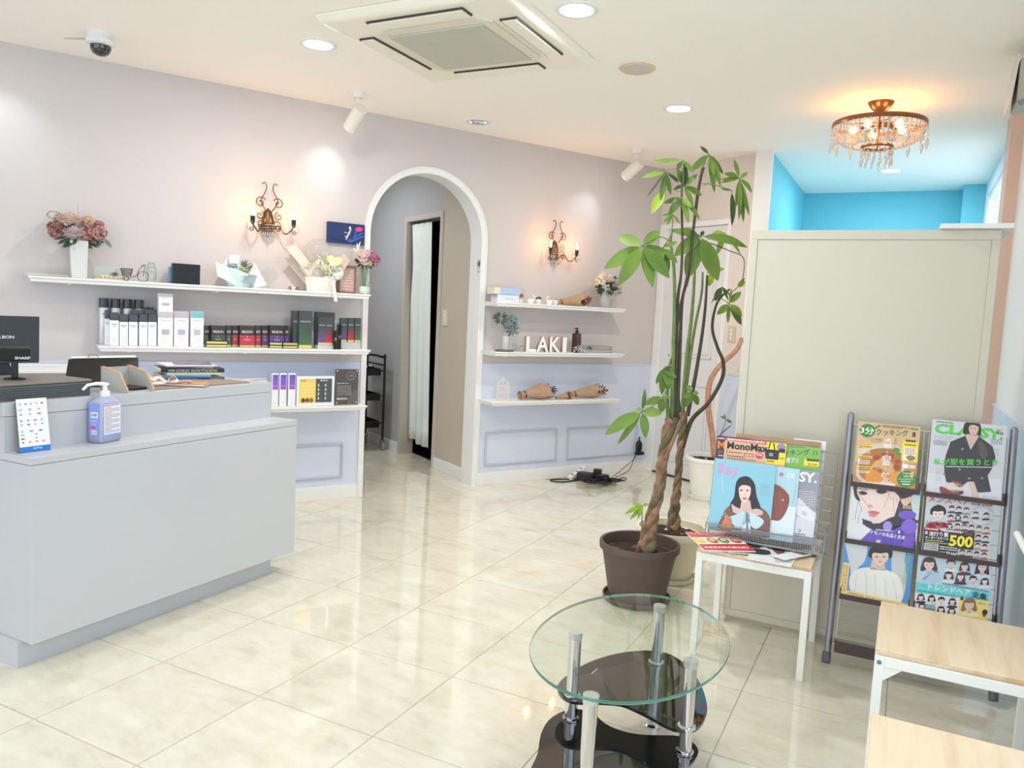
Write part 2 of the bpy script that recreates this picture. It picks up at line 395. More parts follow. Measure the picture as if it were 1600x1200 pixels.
def baseb(n,d0,d1,fr=None,y=0):
    g=G().box(d0,d1,y-.016,y,.0,.075); g.box(d0,d1,y-.011,y,.075,.09)
    struct(g,n,M_trim,bevel=.002,**(fr or wframe()))
baseb('baseboard_left',-3.2,A0-.037); baseb('baseboard_right',A1+.037,4.53)
# passage behind the arch: right wall (plane d=2.87) with a curtained doorway
M_pass=mat('passage_paper',(196,186,172),.75,bump=.05,bscale=160)
M_passb=mat('passage_paper_grey',(186,186,188),.7)
PW=2.87
def pfr(): return dict(loc=WN*0+WD*PW,rot=(0,0,R_(-30)))   # x along WN, y = into passage wall (WD)
DN0,DN1,DZ=-6.10,-5.49,1.985
g=G().box(DN1,WK-AT,0,.12,0,CE); struct(g,'wall_passage',M_pass,**pfr())
g=G().box(-9.2,DN0,0,.12,0,CE); g.box(DN0,DN1,0,.12,DZ,CE); struct(g,'wall_passage_back',M_passb,**pfr())
g=G().box(DN1-.002,DN1+.04,-.012,.12,0,DZ+.04); g.box(DN0-.04,DN0+.002,-.012,.12,0,DZ+.04); g.box(DN0,DN1,-.012,.12,DZ-.002,DZ+.04)
struct(g,'trim_12',mat('door_casing',(205,196,186),.5),bevel=.002,**pfr())
baseb('baseboard_passage',DN1+.04,WK-AT,pfr()); baseb('baseboard_passage_back',-9.2,DN0-.04,pfr())
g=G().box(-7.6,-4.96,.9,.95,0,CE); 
M_dark=mat('unlit_room',(16,15,15),.95)  # near-black colour puts the unlit room's darkness into its surfaces
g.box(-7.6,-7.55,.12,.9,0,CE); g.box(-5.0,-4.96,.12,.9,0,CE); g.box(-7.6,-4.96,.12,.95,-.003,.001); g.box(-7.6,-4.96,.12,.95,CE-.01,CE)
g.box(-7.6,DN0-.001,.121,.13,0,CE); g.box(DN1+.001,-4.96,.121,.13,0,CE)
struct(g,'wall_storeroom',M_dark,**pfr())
g=G().box(-9.3,-9.2,-2.2,.1,0,CE); struct(g,'wall_passage_end',M_passb,**pfr())
g=G().box(-9.3,WK-AT,-2.3,-2.2,0,CE); struct(g,'wall_passage_left',M_passb,**pfr())
lamp('passage_fill_light','AREA',tuple(WN*-6.2+WD*1.9+Vector((0,0,CE-.03))),20,(.93,.96,1),.5,rot=(0,0,0))  # added area lamp without a fitting, brightens the passage
# wall with the panelled door (plane d=4.53), running from the long wall towards the blue room
DW=4.53
def dfr(): return dict(loc=WD*DW,rot=(0,0,R_(-30)))
E0=-3.83
g=G().box(WK,-4.73,0,.12,0,CE); g.box(-4.05,E0,0,.12,0,CE); g.box(-4.73,-4.05,0,.12,2.02,CE)
M_wallb=mat('wall_paper_warm',(222,212,204),.75)
struct(g,'wall_back',M_wallb,**dfr())
g=G().box(-4.05,E0,-.006,0,0,ZR); g.box(-4.05,E0,-.011,0,ZR-.004,ZR+.008); struct(g,'trim_13',M_wain,**dfr())
g=G().box(WK+.005,-4.71,-.014,.1,0,2.04); g.box(-4.07,-4.035,-.014,.1,0,2.04); g.box(-4.71,-4.07,-.014,.1,2.0,2.04)
struct(g,'trim_14',M_trim,bevel=.003,**dfr())
dr=struct(G().box(-4.708,-4.072,.012,.05,.012,1.998),'door_1',mat('door_paint',(224,224,226),.4),bevel=.002,**dfr())
for z0,z1 in ((.13,.78),(.98,1.86)):
    g=G(); t=.02
    for a in [(-4.62,-4.16,z0,z0+t),(-4.62,-4.16,z1-t,z1),(-4.62,-4.60,z0,z1),(-4.18,-4.16,z0,z1)]: g.box(a[0],a[1],.002,.012,a[2],a[3])
    g.box(-4.59,-4.19,.006,.012,z0+.03,z1-.03)
    g.build('door_panel',_m['door_paint'],dr,bevel=.003)
struct(G().box(-4.71,-4.07,0,.1,.0,.008),'trim_15',M_brown,**dfr())
# turquoise room
M_turq=mat('turquoise_paint',(112,200,220),.6)
ex=WN*E0+WD*DW
g=G().box(-1.07,-.965,ex.y+.02,7.80,0,CE); struct(g,'wall_blue_left',M_turq)
g=G().box(-1.07,.52,7.72,7.82,0,CE); struct(g,'wall_blue_back',M_turq)
g=G().box(.30,.46,7.45,7.72,0,CE); struct(g,'wall_blue_pillar',M_turq,bevel=.003)
g=G().box(-1.075,-.96,ex.y-.03,ex.y+.02,0,CE); struct(g,'trim_16',M_trim)
# right wall: near part, pillar, window beyond
def rwall(name,y0,y1,z0,z1,m): return struct(G().box(.46,.56,y0,y1,z0,z1),name,m)
g=G()
g.box(.46,.56,2.4,5.05,0,CE); g.box(.46,.56,-2.4,-.4,0,CE); g.box(.46,.56,-.4,2.4,0,.5); g.box(.46,.56,-.4,2.4,2.2,CE)
struct(g,'wall_right',mat('right_wall_paper',(226,230,236),.7))
g=G().box(.452,.46,2.4,5.05,0,ZR); g.box(.447,.46,2.4,5.05,ZR-.004,ZR+.01); g.box(.445,.46,2.4,5.05,0,.085); struct(g,'baseboard_window_side',M_wain)
struct(G().box(.40,.56,5.05,5.30,0,CE),'wall_pillar',mat('pillar_paper',(216,192,178),.7))
g=G(); g.box(.46,.56,5.30,5.72,0,CE); g.box(.46,.56,7.22,7.72,0,CE); g.box(.46,.56,5.72,7.22,0,.85); g.box(.46,.56,5.72,7.22,2.36,CE)
struct(g,'wall_right_far',mat('right_wall_paper2',(228,234,242),.7))
def window(n,x,y0,y1,z0,z1,mull):
    w_=struct(G().box(x+.0,x+.05,y0,y0+.04,z0,z1).box(x,x+.05,y1-.04,y1,z0,z1).box(x,x+.05,y0+.04,y1-.04,z0,z0+.04).box(x,x+.05,y0+.04,y1-.04,z1-.04,z1),n,M_trim)
    ys=[y0+.04+(y1-y0-.08)*k/mull for k in range(mull+1)]
    for a,b in zip(ys,ys[1:]):
        if a>y0+.05: G().box(x+.005,x+.045,a-.015,a+.015,z0+.04,z1-.04).build('mullion',M_trim,w_)
        G().box(x+.022,x+.026,a+.012,b-.012,z0+.04,z1-.04).build('pane',thinglass('window_glass',(250,253,255),1.3),w_)
window('window_1',.47,5.72,7.22,.85,2.36,2)
window('window_2',.47,-.4,2.4,.5,2.2,3)
# shopfront behind the camera, left end wall
g=G(); g.box(-5.8,.46,-2.5,-2.4,2.35,CE); g.box(-5.8,.46,-2.5,-2.4,0,.12)
for x in (-5.8,-4.3,-2.75,-1.2,.36): g.box(x,x+.1,-2.5,-2.4,.12,2.35)
struct(g,'wall_front',M_trim)
struct(G().box(-7.5,-5.8,-2.5,-2.4,0,CE).box(-7.6,-7.5,-2.5,9.8,0,CE),'wall_end',M_wall)
struct(G().box(-7.5,.56,9.8,9.9,0,CE).box(.56,.66,-2.5,-2.4,0,CE),'wall_far',M_wall)
# ceiling fittings --------------------------------------------------
M_lamp=mat('lamp_glow',(255,252,244),.5,emis=9)
def downlight(x,y,label,lit=True,kind='down'):
    t=thing('recessed_downlight',label,'ceiling light',(x,y,CE),0,'round ceiling lights')
    g=G().lathe([(.066,.0),(.066,-.004),(.078,-.008),(.088,-.004),(.088,.0)],32,cap=False); g.build('trim_ring',M_trim,t,smooth=True)
    if kind=='down' and lit:
        G().lathe([(.0,-.005),(.068,-.005),(.068,-.003)],32).build('diffuser',M_lamp,t)
        lamp('downlight_beam','AREA',(x,y,CE-.02),14,(1,.96,.90),.13,rot=(0,0,0))
    elif kind=='down':
        G().lathe([(.066,-.003),(.05,-.0015),(.03,-.001),(.0,-.001)],32).build('reflector',M_chrome,t,smooth=True)
        for k in range(9):
            a=2*math.pi*k/9; G().box(-.001,.055,-.003,.003,-.009,-.002).build('louvre',M_chrome,t,rot=(0,0,a))
    return t
downlight(-2.608,2.961,'lit round downlight left of the ceiling air conditioner')
downlight(-1.295,2.982,'lit round downlight right of the ceiling air conditioner, near the top edge')
downlight(-1.295,4.531,'lit round downlight between the round speaker and the plant top')
downlight(-2.604,4.494,'unlit downlight with silver louvred reflector above the arch',False)
downlight(-.228,6.701,'lit round downlight in the blue room behind the chandelier')
for k,(x,y) in enumerate(((-2.608,1.43),(-1.295,1.45),(-3.90,1.43),(-3.9,-.1),(-2.608,-.1),(-1.295,-.1))):
    lamp('downlight_beam','AREA',(x,y,CE-.02),2.5,(1,.96,.90),.13,rot=(0,0,0))
t=thing('ceiling_speaker','round beige ceiling speaker with a cloth grille and a gilt rim','speaker',(-1.292,3.758,CE))
G().lathe([(.066,-.0),(.066,-.006),(.082,-.011),(.088,-.004),(.088,0)],32,cap=False).build('rim',mat('gilt_rim',(214,198,160),.4),t,smooth=True)
G().lathe([(0,-.008),(.068,-.006)],32).build('grille',mat('speaker_cloth',(205,203,196),.8,noise=.1,nscale=200),t)
# ceiling cassette air conditioner
ax,ay=-1.905,3.115
t=thing('ceiling_air_conditioner','square white four-way cassette air conditioner in the ceiling','air conditioner',(ax,ay,CE))
M_ac=mat('ac_plastic',(246,240,226),.45)
g=G(); h=.47
g.hexa([(-h,-h,0),(h,-h,0),(h,h,0),(-h,h,0)],[(-h+.03,-h+.03,-.035),(h-.03,-h+.03,-.035),(h-.03,h-.03,-.035),(-h+.03,h-.03,-.035)])
g.build('panel',M_ac,t,bevel=.012)
c=.05;q=.285
oc=[(-q+c,-q),(q-c,-q),(q,-q+c),(q,q-c),(q-c,q),(-q+c,q),(-q,q-c),(-q,-q+c)]
gr=G().prism(oc,-.044,-.034).build('grille',mat('ac_grille_frame',(226,221,203),.5),t)
q=.235;g=G()
G().box(-q,q,-q,q,-.0445,-.0435).build('intake_mesh',mat('ac_intake',(140,140,130),.7),gr)
sl=None
for k in range(48):
    y=-q+.004+k*(2*q-.008)/47
    if sl is None: sl=G().box(-q,q,-.0022,.0022,-.050,-.0445).build('slat',mat('ac_slat',(214,210,194),.5),gr); sm_=sl.data; sl.location=(0,y,0)
    else: o=bpy.data.objects.new('slat',sm_); C.objects.link(o); o.parent=gr; o.location=(0,y,0)
for k in range(4):
    a=k*math.pi/2
    f=G().box(-.235,.235,-.395,-.315,-.042,-.033).build('air_outlet',mat('outlet_gap',(70,64,56),.6),t,rot=(0,0,a))
    G().box(-.229,.229,-.388,-.322,-.047,-.040).build('flap',M_ac,f,bevel=.003)
# spotlights on ceiling mounts
def spot(x,y,tx,ty,tz,label,pw):
    t=thing('ceiling_spotlight',label,'spotlight',(x,y,CE),0,'white cylinder spotlights')
    G().lathe([(.035,0),(.035,-.022),(.032,-.026),(0,-.026)],24).build('mount',M_trim,t,smooth=True)
    G().tube([(0,0,-.025),(0,0,-.06)],.009,10).tube([(0,0,-.055),(.012,-.008,-.1)],.008,8).build('arm',M_trim,t,smooth=True)
    h0=Vector((.014,-.009,-.11)); d=(Vector((tx,ty,tz))-Vector((x,y,CE))-h0).normalized()
    return t,h0,d
def spot_head(t,h0,d,pw,on=True):
    a=h0-d*.03; b=h0+d*.125
    G().tube([a,b],.041,24).build('lamp_head',mat('spot_white',(226,222,212),.4),t,smooth=True)
    G().tube([b,b+d*.002],.035,24).build('lens',M_lamp if on else M_chrome,t)
    if on:
        p=Vector(t.location)+b+d*.012
        l=lamp('spotlight_beam','SPOT',p,pw,(.84,.96,1),.012,spot_size=R_(62),spot_blend=1.0)
        l.rotation_euler=d.to_track_quat('-Z','Y').to_euler()
tg=Wp(1.30,0,1.0)
P1=Wp(1.673,0,2.15); P2=Wp(3.71,0,2.10); P0=Wp(.0,0,2.08)
for (x,y,P,label) in ((-2.961,3.713,P1,'white cylinder spotlight hanging from the ceiling left of the arch'),(-1.882,5.57,P2,'white cylinder spotlight hanging from the ceiling behind the plant leaves')):
    P=P-Vector((0,0,.08)); t,h0,d=spot(x,y,*P,label,10); spot_head(t,h0,d,3.0,True)
q=WN*-4.42+WD*-.18
P0=Wp(.02,0,2.06); t,h0,d=spot(q.x,q.y,*P0,'white cylinder spotlight at the far left, above the register',10); spot_head(t,h0,d,3.0,True)
# dome security camera
t=thing('security_camera','white dome security camera on the ceiling at the top left','security camera',(-3.527,2.494,CE))
G().lathe([(.058,0),(.06,-.03),(.064,-.034),(.064,-.05),(.05,-.058),(0,-.058)],28).build('housing',M_trim,t,smooth=True)
G().lathe([(.047,-.056),(.045,-.075),(.036,-.093),(.02,-.103),(0,-.106)],24).build('dome',mat('smoked_dome',(30,30,34),.08,coat=1),t,smooth=True)
for k in range(8):
    a=math.radians(k*45); G().ball((.036*math.cos(a),.036*math.sin(a),-.084),.005,6,4).build('infrared_led',M_chrome,t)
G().tube([(-.05,0,-.02),(-.19,-.055,-.02)],[.006,.003],8).build('antenna',mat('antenna_grey',(190,184,174),.5),t)
# split unit on the right wall
t=thing('wall_air_conditioner','small grey-white unit high on the window wall at the top right edge','air conditioner',(.37,4.0,2.33))
G().box(-.055,.09,-.115,.12,-.09,.085).build('body',mat('unit_side',(186,182,168),.5),t,bevel=.006)
G().hexa([(-.082,-.12,-.105),(-.074,-.12,-.105),(-.074,.125,-.105),(-.082,.125,-.105)],[(-.066,-.12,.1),(-.057,-.12,.1),(-.057,.125,.1),(-.066,.125,.1)]).build('front_panel',mat('unit_front',(226,216,208),.4),t)
G().tube([(-.035,-.125,-.095),(-.035,-.10,-.095)],.011,12).build('drain_cap',M_steel,t)
# ================================================================ COUNTER
ct=thing('reception_counter','white two-tier reception counter with a recessed plinth','counter',(-2.5,1.521,0))
L=1.236
G().box(-.66,0,0,L,.094,.696).build('body',M_white,ct,bevel=.0012)
G().box(-.68,.0,0,L+.002,.6975,.722).build('lower_countertop',M_white,ct,bevel=.0015)
G().box(-.60,-.064,-.01,L-.085,0,.094).build('plinth',M_white,ct)
G().box(-.64,-.1405,.0,L-.022,.722,.8415).build('riser_panel',M_white,ct)
G().box(-.70,-.139,-.004,L-.021,.843,.888).build('upper_countertop',M_white,ct,bevel=.0015)
CT=.888; LT=.722
# card-payment sign
P=[onz(29,707,LT),onz(76.5,701,LT)]
ctr=(P[0]+P[1])/2; v=P[1]-P[0]
t=thing('payment_sign','small white acrylic stand of payment marks with a blue foot band','sign',(ctr.x+.018,ctr.y-.006,LT),math.atan2(v.y,v.x))
wd=v.length; h=.178
pr=PR(wd,h); pr.setmap((130,695),(500,695),(500,1240),(130,1240)); pr.bgd((240,242,246))
pr._put([(0,0),(wd,0),(wd,.017),(0,.017)],[(0,1,2,3)],(36,128,214),1); pr.lay=2
pr.text('AirPay',(290,1212),(400,1212),26,(240,246,255),False)
pr.lay=1
cols=[(232,120,120),(120,170,220),(240,180,110),(120,190,140),(150,160,210),(120,120,130),(220,100,120)]
rnd=random.Random(3)
for r,y in enumerate((748,808,855,920,962,1030,1065,1105,1142)):
    n=(5,3,3,4,4,3,2,2,4)[r]
    for k in range(n):
        x0=150+k*(330/n)+25; c=cols[rnd.randrange(7)]; wq=rnd.uniform(24,46)
        if rnd.random()<.45: pr.ell(x0,y,14,9,c)
        else: pr.poly([(x0-wq/2,y-8),(x0+wq/2,y-8),(x0+wq/2,y+8),(x0-wq/2,y+8)],c)
s_=pr.build('printed_sheet',t); s_.rotation_euler=(R_(-8),0,0); s_.location=(-wd/2,-.001,.002)
a=G().box(0,wd,0,.002,0,h).build('acrylic_plate',mat('acrylic',(250,252,255),.05,trans=.9),t); a.rotation_euler=(R_(-8),0,0); a.location=(-wd/2,0,.002)
G().box(-wd/2,wd/2,-.002,.022,0,.002).build('foot',_m['acrylic'],t)
# hand sanitiser
Pf=onz(157,693,LT);Pr=onz(191,686,LT);Pl=onz(129,687,LT)
ax_=(Pr-Pf); W_=.105; D_=.062; rz=math.atan2(ax_.y,ax_.x)
print('san',Pf,Pr,Pl,(Pr-Pf).length,(Pl-Pf).length)
t=thing('sanitizer_bottle','square blue-labelled pump bottle of hand sanitiser on the lower countertop','bottle',(Pf.x+.012,Pf.y-.004,LT+.0005),rz)
M_liq=mat('blue_gel',(196,206,238),.12,trans=.3,ior=1.3)
def rr(x0,x1,y0,y1,c,z): return [(x0+c,y0,z),(x1-c,y0,z),(x1,y0+c,z),(x1,y1-c,z),(x1-c,y1,z),(x0+c,y1,z),(x0,y1-c,z),(x0,y0+c,z)]
def loft(rings):
    g=G(); n=len(rings[0]); vs=[p for r in rings for p in r]; fs=[(j*n+i,j*n+(i+1)%n,(j+1)*n+(i+1)%n,(j+1)*n+i) for j in range(len(rings)-1) for i in range(n)]
    fs+= [tuple(range(n))[::-1],tuple((len(rings)-1)*n+i for i in range(n))]; g.add(vs,fs); return g
W,D=W_,D_
loft([rr(.004,W-.004,.004,D-.004,.01,0),rr(0,W,0,D,.008,.006),rr(0,W,0,D,.008,.148),rr(.014,W-.014,.008,D-.008,.012,.160),rr(W/2-.022,W/2+.022,D/2-.02,D/2+.02,.01,.168)]).build('bottle_body',M_liq,t,smooth=True)
for txts in (1,0):
    pr=PR(W-.018 if txts else D-.016,.118)
    if txts:
        pr.bgd((150,166,232)); pr.poly([(.02,.04),(.98,.04),(.98,.97),(.02,.97)],(236,238,248)); pr.lay=2; pr.poly([(.05,.95),(.95,.95),(.95,.92),(.05,.92)],(214,110,130))
        for k in range(19):
            y=.87-k*.043; pr.line((.06,y),(.94 if k%4 else .45,y),.014 if k%4 else .02,(120,126,152) if k%4 else (214,120,134))
    else:
        pr.bgd((140,158,228)); pr.poly([(.2,.56),(.85,.56),(.85,.74),(.2,.74)],(236,240,252)); pr.lay=2
        pr.text('除菌',(.28,.65),(.76,.65),.11,(90,116,200)); pr.lay=1
        pr.text('ALCOHOL',(.2,.47),(.8,.47),.045,(232,236,252)); pr.text('GEL 1L',(.3,.38),(.7,.38),.04,(232,236,252))
        pr.poly([(.1,.22),(.6,.22),(.6,.3),(.1,.3)],(224,90,130)); pr.poly([(.25,.04),(.75,.04),(.75,.18),(.25,.18)],(245,246,250)); pr.lay=2
        for k in range(9): pr.line((.3+k*.05,.05),(.3+k*.05,.16),.022 if k%2 else .01,(60,60,70))
    o=pr.build('label',t)
    if txts: o.location=(.009,-.0006,.026)
    else: o.rotation_euler=(0,0,-math.pi/2); o.location=(-.0006,D-.008,.026)
c2=(W/2,D/2)
G().lathe([(.017,.166),(.017,.186),(.009,.188),(.007,.206),(.013,.208),(.013,.216),(.0,.217)],16,(c2[0],c2[1],0)).build('pump',M_trim,t,smooth=True)
hd=Vector((onz(128,620,LT+.2).x-Pf.x,onz(128,620,LT+.2).y-Pf.y,0)); hd=Matrix.Rotation(-rz,3,'Z')@Vector((-.35,-.93,0)); hd.normalize()
q0=Vector((c2[0],c2[1],.212))
G().tube([q0,q0+hd*.03+Vector((0,0,.002)),q0+hd*.058+Vector((0,0,-.003)),q0+hd*.074+Vector((0,0,-.02))],[.007,.0065,.0055,.005],8).build('spout',M_trim,t,smooth=True)
# cash drawer (long dark grey box)
a=onx(143,590.7,-2.63)
t=thing('cash_drawer','long dark grey cash drawer box on the upper countertop','cash drawer',(-2.675,1.53,CT))
M_dg=mat('dark_grey_metal',(92,96,100),.38,noise=.06,nscale=6)
G().box(-.27,0,-.42,.322,.0,.050).build('body',M_dg,t,bevel=.004)
G().box(-.274,.003,-.425,.326,.051,.060).build('lid',mat('drawer_lid',(126,121,116),.45),t,bevel=.003)
for k in range(5): G().box(-.0005,.0015,-.41,.315,.008+k*.008,.0095+k*.008).build('front_groove',mat('groove_dark',(58,62,66),.4),t)
G().box(-.27,0.0,.095,.098,.0602,.0606).build('lid_seam',mat('groove_dark'),t) if False else None
# customer display on its pole
p=onx(30,585,-2.80)
t=thing('customer_display','small black customer display on a pole standing on the cash drawer','display',(-2.79,1.645,CT+.0602),R_(62))
G().lathe([(.035,0),(.034,.004),(.016,.008)],20).build('base',M_black,t,smooth=True)
G().box(-.011,.011,-.008,.008,.006,.075).build('pole',M_black,t,bevel=.003)
G().hexa([(-.048,-.02,.066),(.045,-.02,.066),(.04,.03,.07),(-.042,.03,.07)],[(-.05,-.026,.112),(.048,-.026,.112),(.044,.03,.118),(-.046,.03,.118)]).build('housing',M_black,t,bevel=.005)
pr=PR(.05,.012); pr.text('SHARP',(.04,.5),(.96,.5),.8,(235,238,240)); pr.build('logo',t,(-.002,-.0255,.072))
# tablet-like terminal seen from behind
t=thing('register_screen','black touch screen terminal seen from behind at the left edge','monitor',(-3.0,1.72,CT),R_(72))
G().hexa([(-.24,0,.10),(.125,0,.10),(.125,.012,.10),(-.24,.012,.10)],[(-.24,.05,.275),(.14,.05,.275),(.14,.062,.275),(-.24,.062,.275)]).build('screen_shell',mat('screen_back',(44,50,56),.4),t,bevel=.003)
G().hexa([(-.1,.02,.0),(.06,.02,.0),(.06,.12,.0),(-.1,.12,.0)],[(-.06,.03,.11),(.03,.03,.11),(.03,.06,.11),(-.06,.06,.11)]).build('stand',M_black,t,bevel=.004)
pr=PR(.07,.013); pr.text('MILBON',(.02,.5),(.98,.5),.9,(225,230,235)); o=pr.build('logo',t,(-.02,.0235,.19)); o.rotation_euler=(R_(-16),0,0)
# white ledge behind the terminal
t=wthing('desk_organizer','low white letter tray on a desk behind the cash drawer','tray',.10,.27,.80)
G().box(-.5,.27,-.13,.12,0,.004).box(-.5,.27,-.13,-.126,0,.03).box(-.5,.27,.116,.12,0,.09).box(.266,.27,-.13,.12,0,.05).build('tray_shell',M_trim,t,bevel=.002)
G().box(-.5,.24,-.10,.1,.06,.075).build('upper_deck',M_trim,t,bevel=.002)
t=wthing('work_desk','white desk standing against the long wall behind the counter','desk',.55,.25,0)
G().box(-1.1,.55,-.2,.24,.77,.80).build('desktop',M_trim,t,bevel=.002)
for x in(-1.08,.5): G().box(x,x+.03,-.19,.23,0,.77).build('side_panel',M_trim,t)
# felt leaflet holder with wooden edges
c=onz(208,614,CT)
t=thing('leaflet_holder','grey felt leaflet holder with wooden edges, open at the front','holder',(c.x-.07,c.y+.03,CT),R_(92))
M_felt=mat('grey_felt',(186,188,184),.9,bump=.3,bscale=200); M_w=mat('light_wood_edge',(214,170,128),.5)
prof=[(-.075,.0),(-.075,.006),(-.03,.075),(.06,.092),(.075,.09),(.075,0)]
for x in(-.062,.056):
    g=G(); n=len(prof); vs=[(x,a,b) for a,b in prof]+[(x+.006,a,b) for a,b in prof]
    g.add(vs,[tuple(range(n)),tuple(range(n,2*n))[::-1]]+[(i,(i+1)%n,n+(i+1)%n,n+i) for i in range(n)]).build('side_board',M_felt,t)
    g=G().tube([(x+.003,a,b) for a,b in prof[1:5]],.0042,6); g.build('wooden_edge',M_w,t)
G().box(-.062,.062,.068,.074,0,.09).build('back_board',M_felt,t); G().box(-.06,.06,-.06,.07,.0,.006).build('bottom_board',M_felt,t)
G().box(-.048,.048,-.05,.05,.0065,.018).build('inner_tray',M_black,t,bevel=.004)
# desk mat, ribbon, leather booklet
a=onz(372,598,CT)
t=thing('desk_mat','flat brown-grey leather desk mat on the upper countertop','desk mat',(-2.67,2.33,CT),0)
G().box(-.30,0,-.20,.30,0,.0025).build('mat_sheet',mat('brown_leather',(150,136,126),.6),t); G().tube([(-.295,-.195,.003),(-.005,-.195,.003),(-.005,.295,.003),(-.295,.295,.003)],.001,4,closed=True).build('stitching',mat('stitch',(120,106,96),.7),t)
c=onz(300,603,CT+.003)
t=thing('leather_booklet','tan leather booklet lying on the desk mat','booklet',(c.x-.03,c.y,CT+.0026),R_(35))
G().box(-.08,.085,-.045,.05,0,.003).box(-.08,.085,-.045,.05,.009,.012).box(-.082,-.078,-.045,.05,0,.012).build('cover',mat('tan_leather',(200,146,104),.5),t,bevel=.001)
G().box(-.078,.08,-.042,.047,.003,.009).build('pages',M_paper,t)
c=onz(268,603,CT+.003)
t=thing('ribbon_bow','pale pink ribbon bow lying on the desk mat','ribbon',(c.x-.02,c.y-.01,CT+.005),R_(50))
def ribbon(pts,wd=.008):
    g=G(); pts=smoothpts(pts,False,5); n=len(pts); vs=[];fs=[]
    for i,p in enumerate(pts):
        tt=(pts[min(i+1,n-1)]-pts[max(i-1,0)]).normalized(); s=tt.cross(Vector((0,0,1))); s=(s*.75+Vector((0,0,.66))).normalized()*wd
        vs+=[p-s,p+s]
    fs=[(2*i,2*i+1,2*i+3,2*i+2) for i in range(n-1)]; return g.add(vs,fs)
M_rib=mat('ribbon_satin',(232,216,214),.35)
for nm,pts in (('loop',[(0,0,.008),(-.03,.03,.03),(-.05,.0,.016),(-.02,-.012,.008),(0,0,.008)]),('loop',[(0,0,.008),(.02,.035,.034),(.045,.02,.022),(.02,0,.008),(0,0,.008)]),('tail',[(0,0,.008),(-.03,-.03,.012),(-.06,-.035,.008)]),('tail',[(0,0,.008),(.04,-.02,.012),(.08,-.02,.02),(.1,.01,.008)])):
    ribbon(pts).build(nm,M_rib,t,solid=.0012,smooth=True)
# tented document binder
t=thing('open_binder','black ring binder standing half open like a tent behind the leaflet holder','binder',(-3.0,2.10,CT+.0002),R_(58))
G().hexa([(-.12,-.16,.0),(.15,-.12,.0),(.15,-.116,.0),(-.12,-.156,.0)],[(-.10,-.02,.10),(.16,-.0,.108),(.16,.004,.108),(-.10,-.016,.10)]).build('front_cover',M_black,t)
G().hexa([(-.1,.12,.0),(.16,.12,.0),(.16,.124,.0),(-.1,.124,.0)],[(-.10,-.014,.102),(.16,.006,.11),(.16,.01,.11),(-.10,-.01,.102)]).build('back_cover',M_black,t)
G().hexa([(-.09,-.012,.106),(.15,.002,.112),(.14,.11,.028),(-.09,.11,.028)],[(-.09,-.008,.114),(.15,.006,.12),(.15,.118,.034),(-.09,.118,.034)]).build('paper_block',M_paper,t)
G().tube([(-.03,-.01,.112),(-.02,-.012,.122),(.0,-.012,.122),(.01,-.01,.112)],.002,6).build('clip',M_steel,t)
# stack of magazines
def book(name,label,cat,loc,rz,w,d,h,col,grp=None,spine=None,pagecol=(236,232,222),txt=None,tc=(230,230,220),rot=None):
    t=thing(name,label,cat,loc,rz,grp)
    m=mat('cov_%d_%d_%d'%col,col,.35)
    G().box(-w/2,w/2,-d/2,d/2,0,.0012).box(-w/2,w/2,-d/2,d/2,h-.0012,h).box(-w/2,w/2,-d/2-.0004,-d/2+.001,0,h).build('cover',m,t)
    G().box(-w/2+.002,w/2-.002,-d/2+.001,d/2-.002,.0012,h-.0012).build('pages',mat('pg_%d%d%d'%pagecol,pagecol,.8),t)
    if txt:
        pr=PR(w*.8,h*.8); pr.text(txt,(.02,.5),(.98,.5),.8,tc,False); pr.build('spine_lettering',t,(-w*.4,-d/2-.0004,h*.1))
    return t
c=onz(302,592,CT)
bx,by=c.x-.09,c.y+.06; z=CT+.0006
for i,(label,wd,dp,h,col,rz,txt) in enumerate((('grey clipboard at the bottom of the stack behind the desk mat',.23,.3,.010,(96,98,104),70,None),
  ('blue folder low in the stack on the counter',.2,.28,.006,(80,140,220),48,None),('pale yellow booklet in the middle of the stack on the counter',.24,.19,.010,(226,222,168),62,None),
  ('thick black book with white spine lettering in the stack on the counter',.28,.2,.018,(40,46,48),60,'HAIR CATALOG  SALON STYLE BOOK'),('thin grey magazine lying on the black book',.21,.17,.008,(150,148,140),52,None),
  ('white leaflet lying near the top of the stack on the counter',.23,.18,.006,(236,226,232),66,None),('dark glossy leaflet topmost of the stack on the counter',.16,.12,.004,(120,112,130),58,None))):
    book('magazine' if i!=3 else 'book',label,'magazine' if i!=3 else 'book',(bx+random.uniform(-.01,.01),by+random.uniform(-.015,.015),z),R_(rz),wd,dp,h,col,'stack of papers on the counter',txt=txt); z+=h+.0006
# white boxed panel and the long white strip behind the stack
d0,z0=onw(381,585,.33); d1,_=onw(424,585,.33)
t=wthing('poster_card','white price card with a thin red and black top line behind the counter','card',(d0+d1)/2,.16,.637)
pr=PR(.20,.17); pr.bgd((236,238,244)); pr.line((.0,.96),(.66,.96),.02,(226,60,90)); pr.line((.66,.96),(1,.96),.02,(40,40,46)); pr.line((.33,.98),(.33,.7),.008,(120,120,130)); pr.line((.66,.98),(.66,.7),.008,(120,120,130)); pr.text('HAIR MENU',(.7,.76),(.97,.76),.05,(60,60,66)); pr.build('print',t,(-.1,-.002,0))
G().box(-.1,.1,0,.004,0,.17).build('board',M_paper,t)

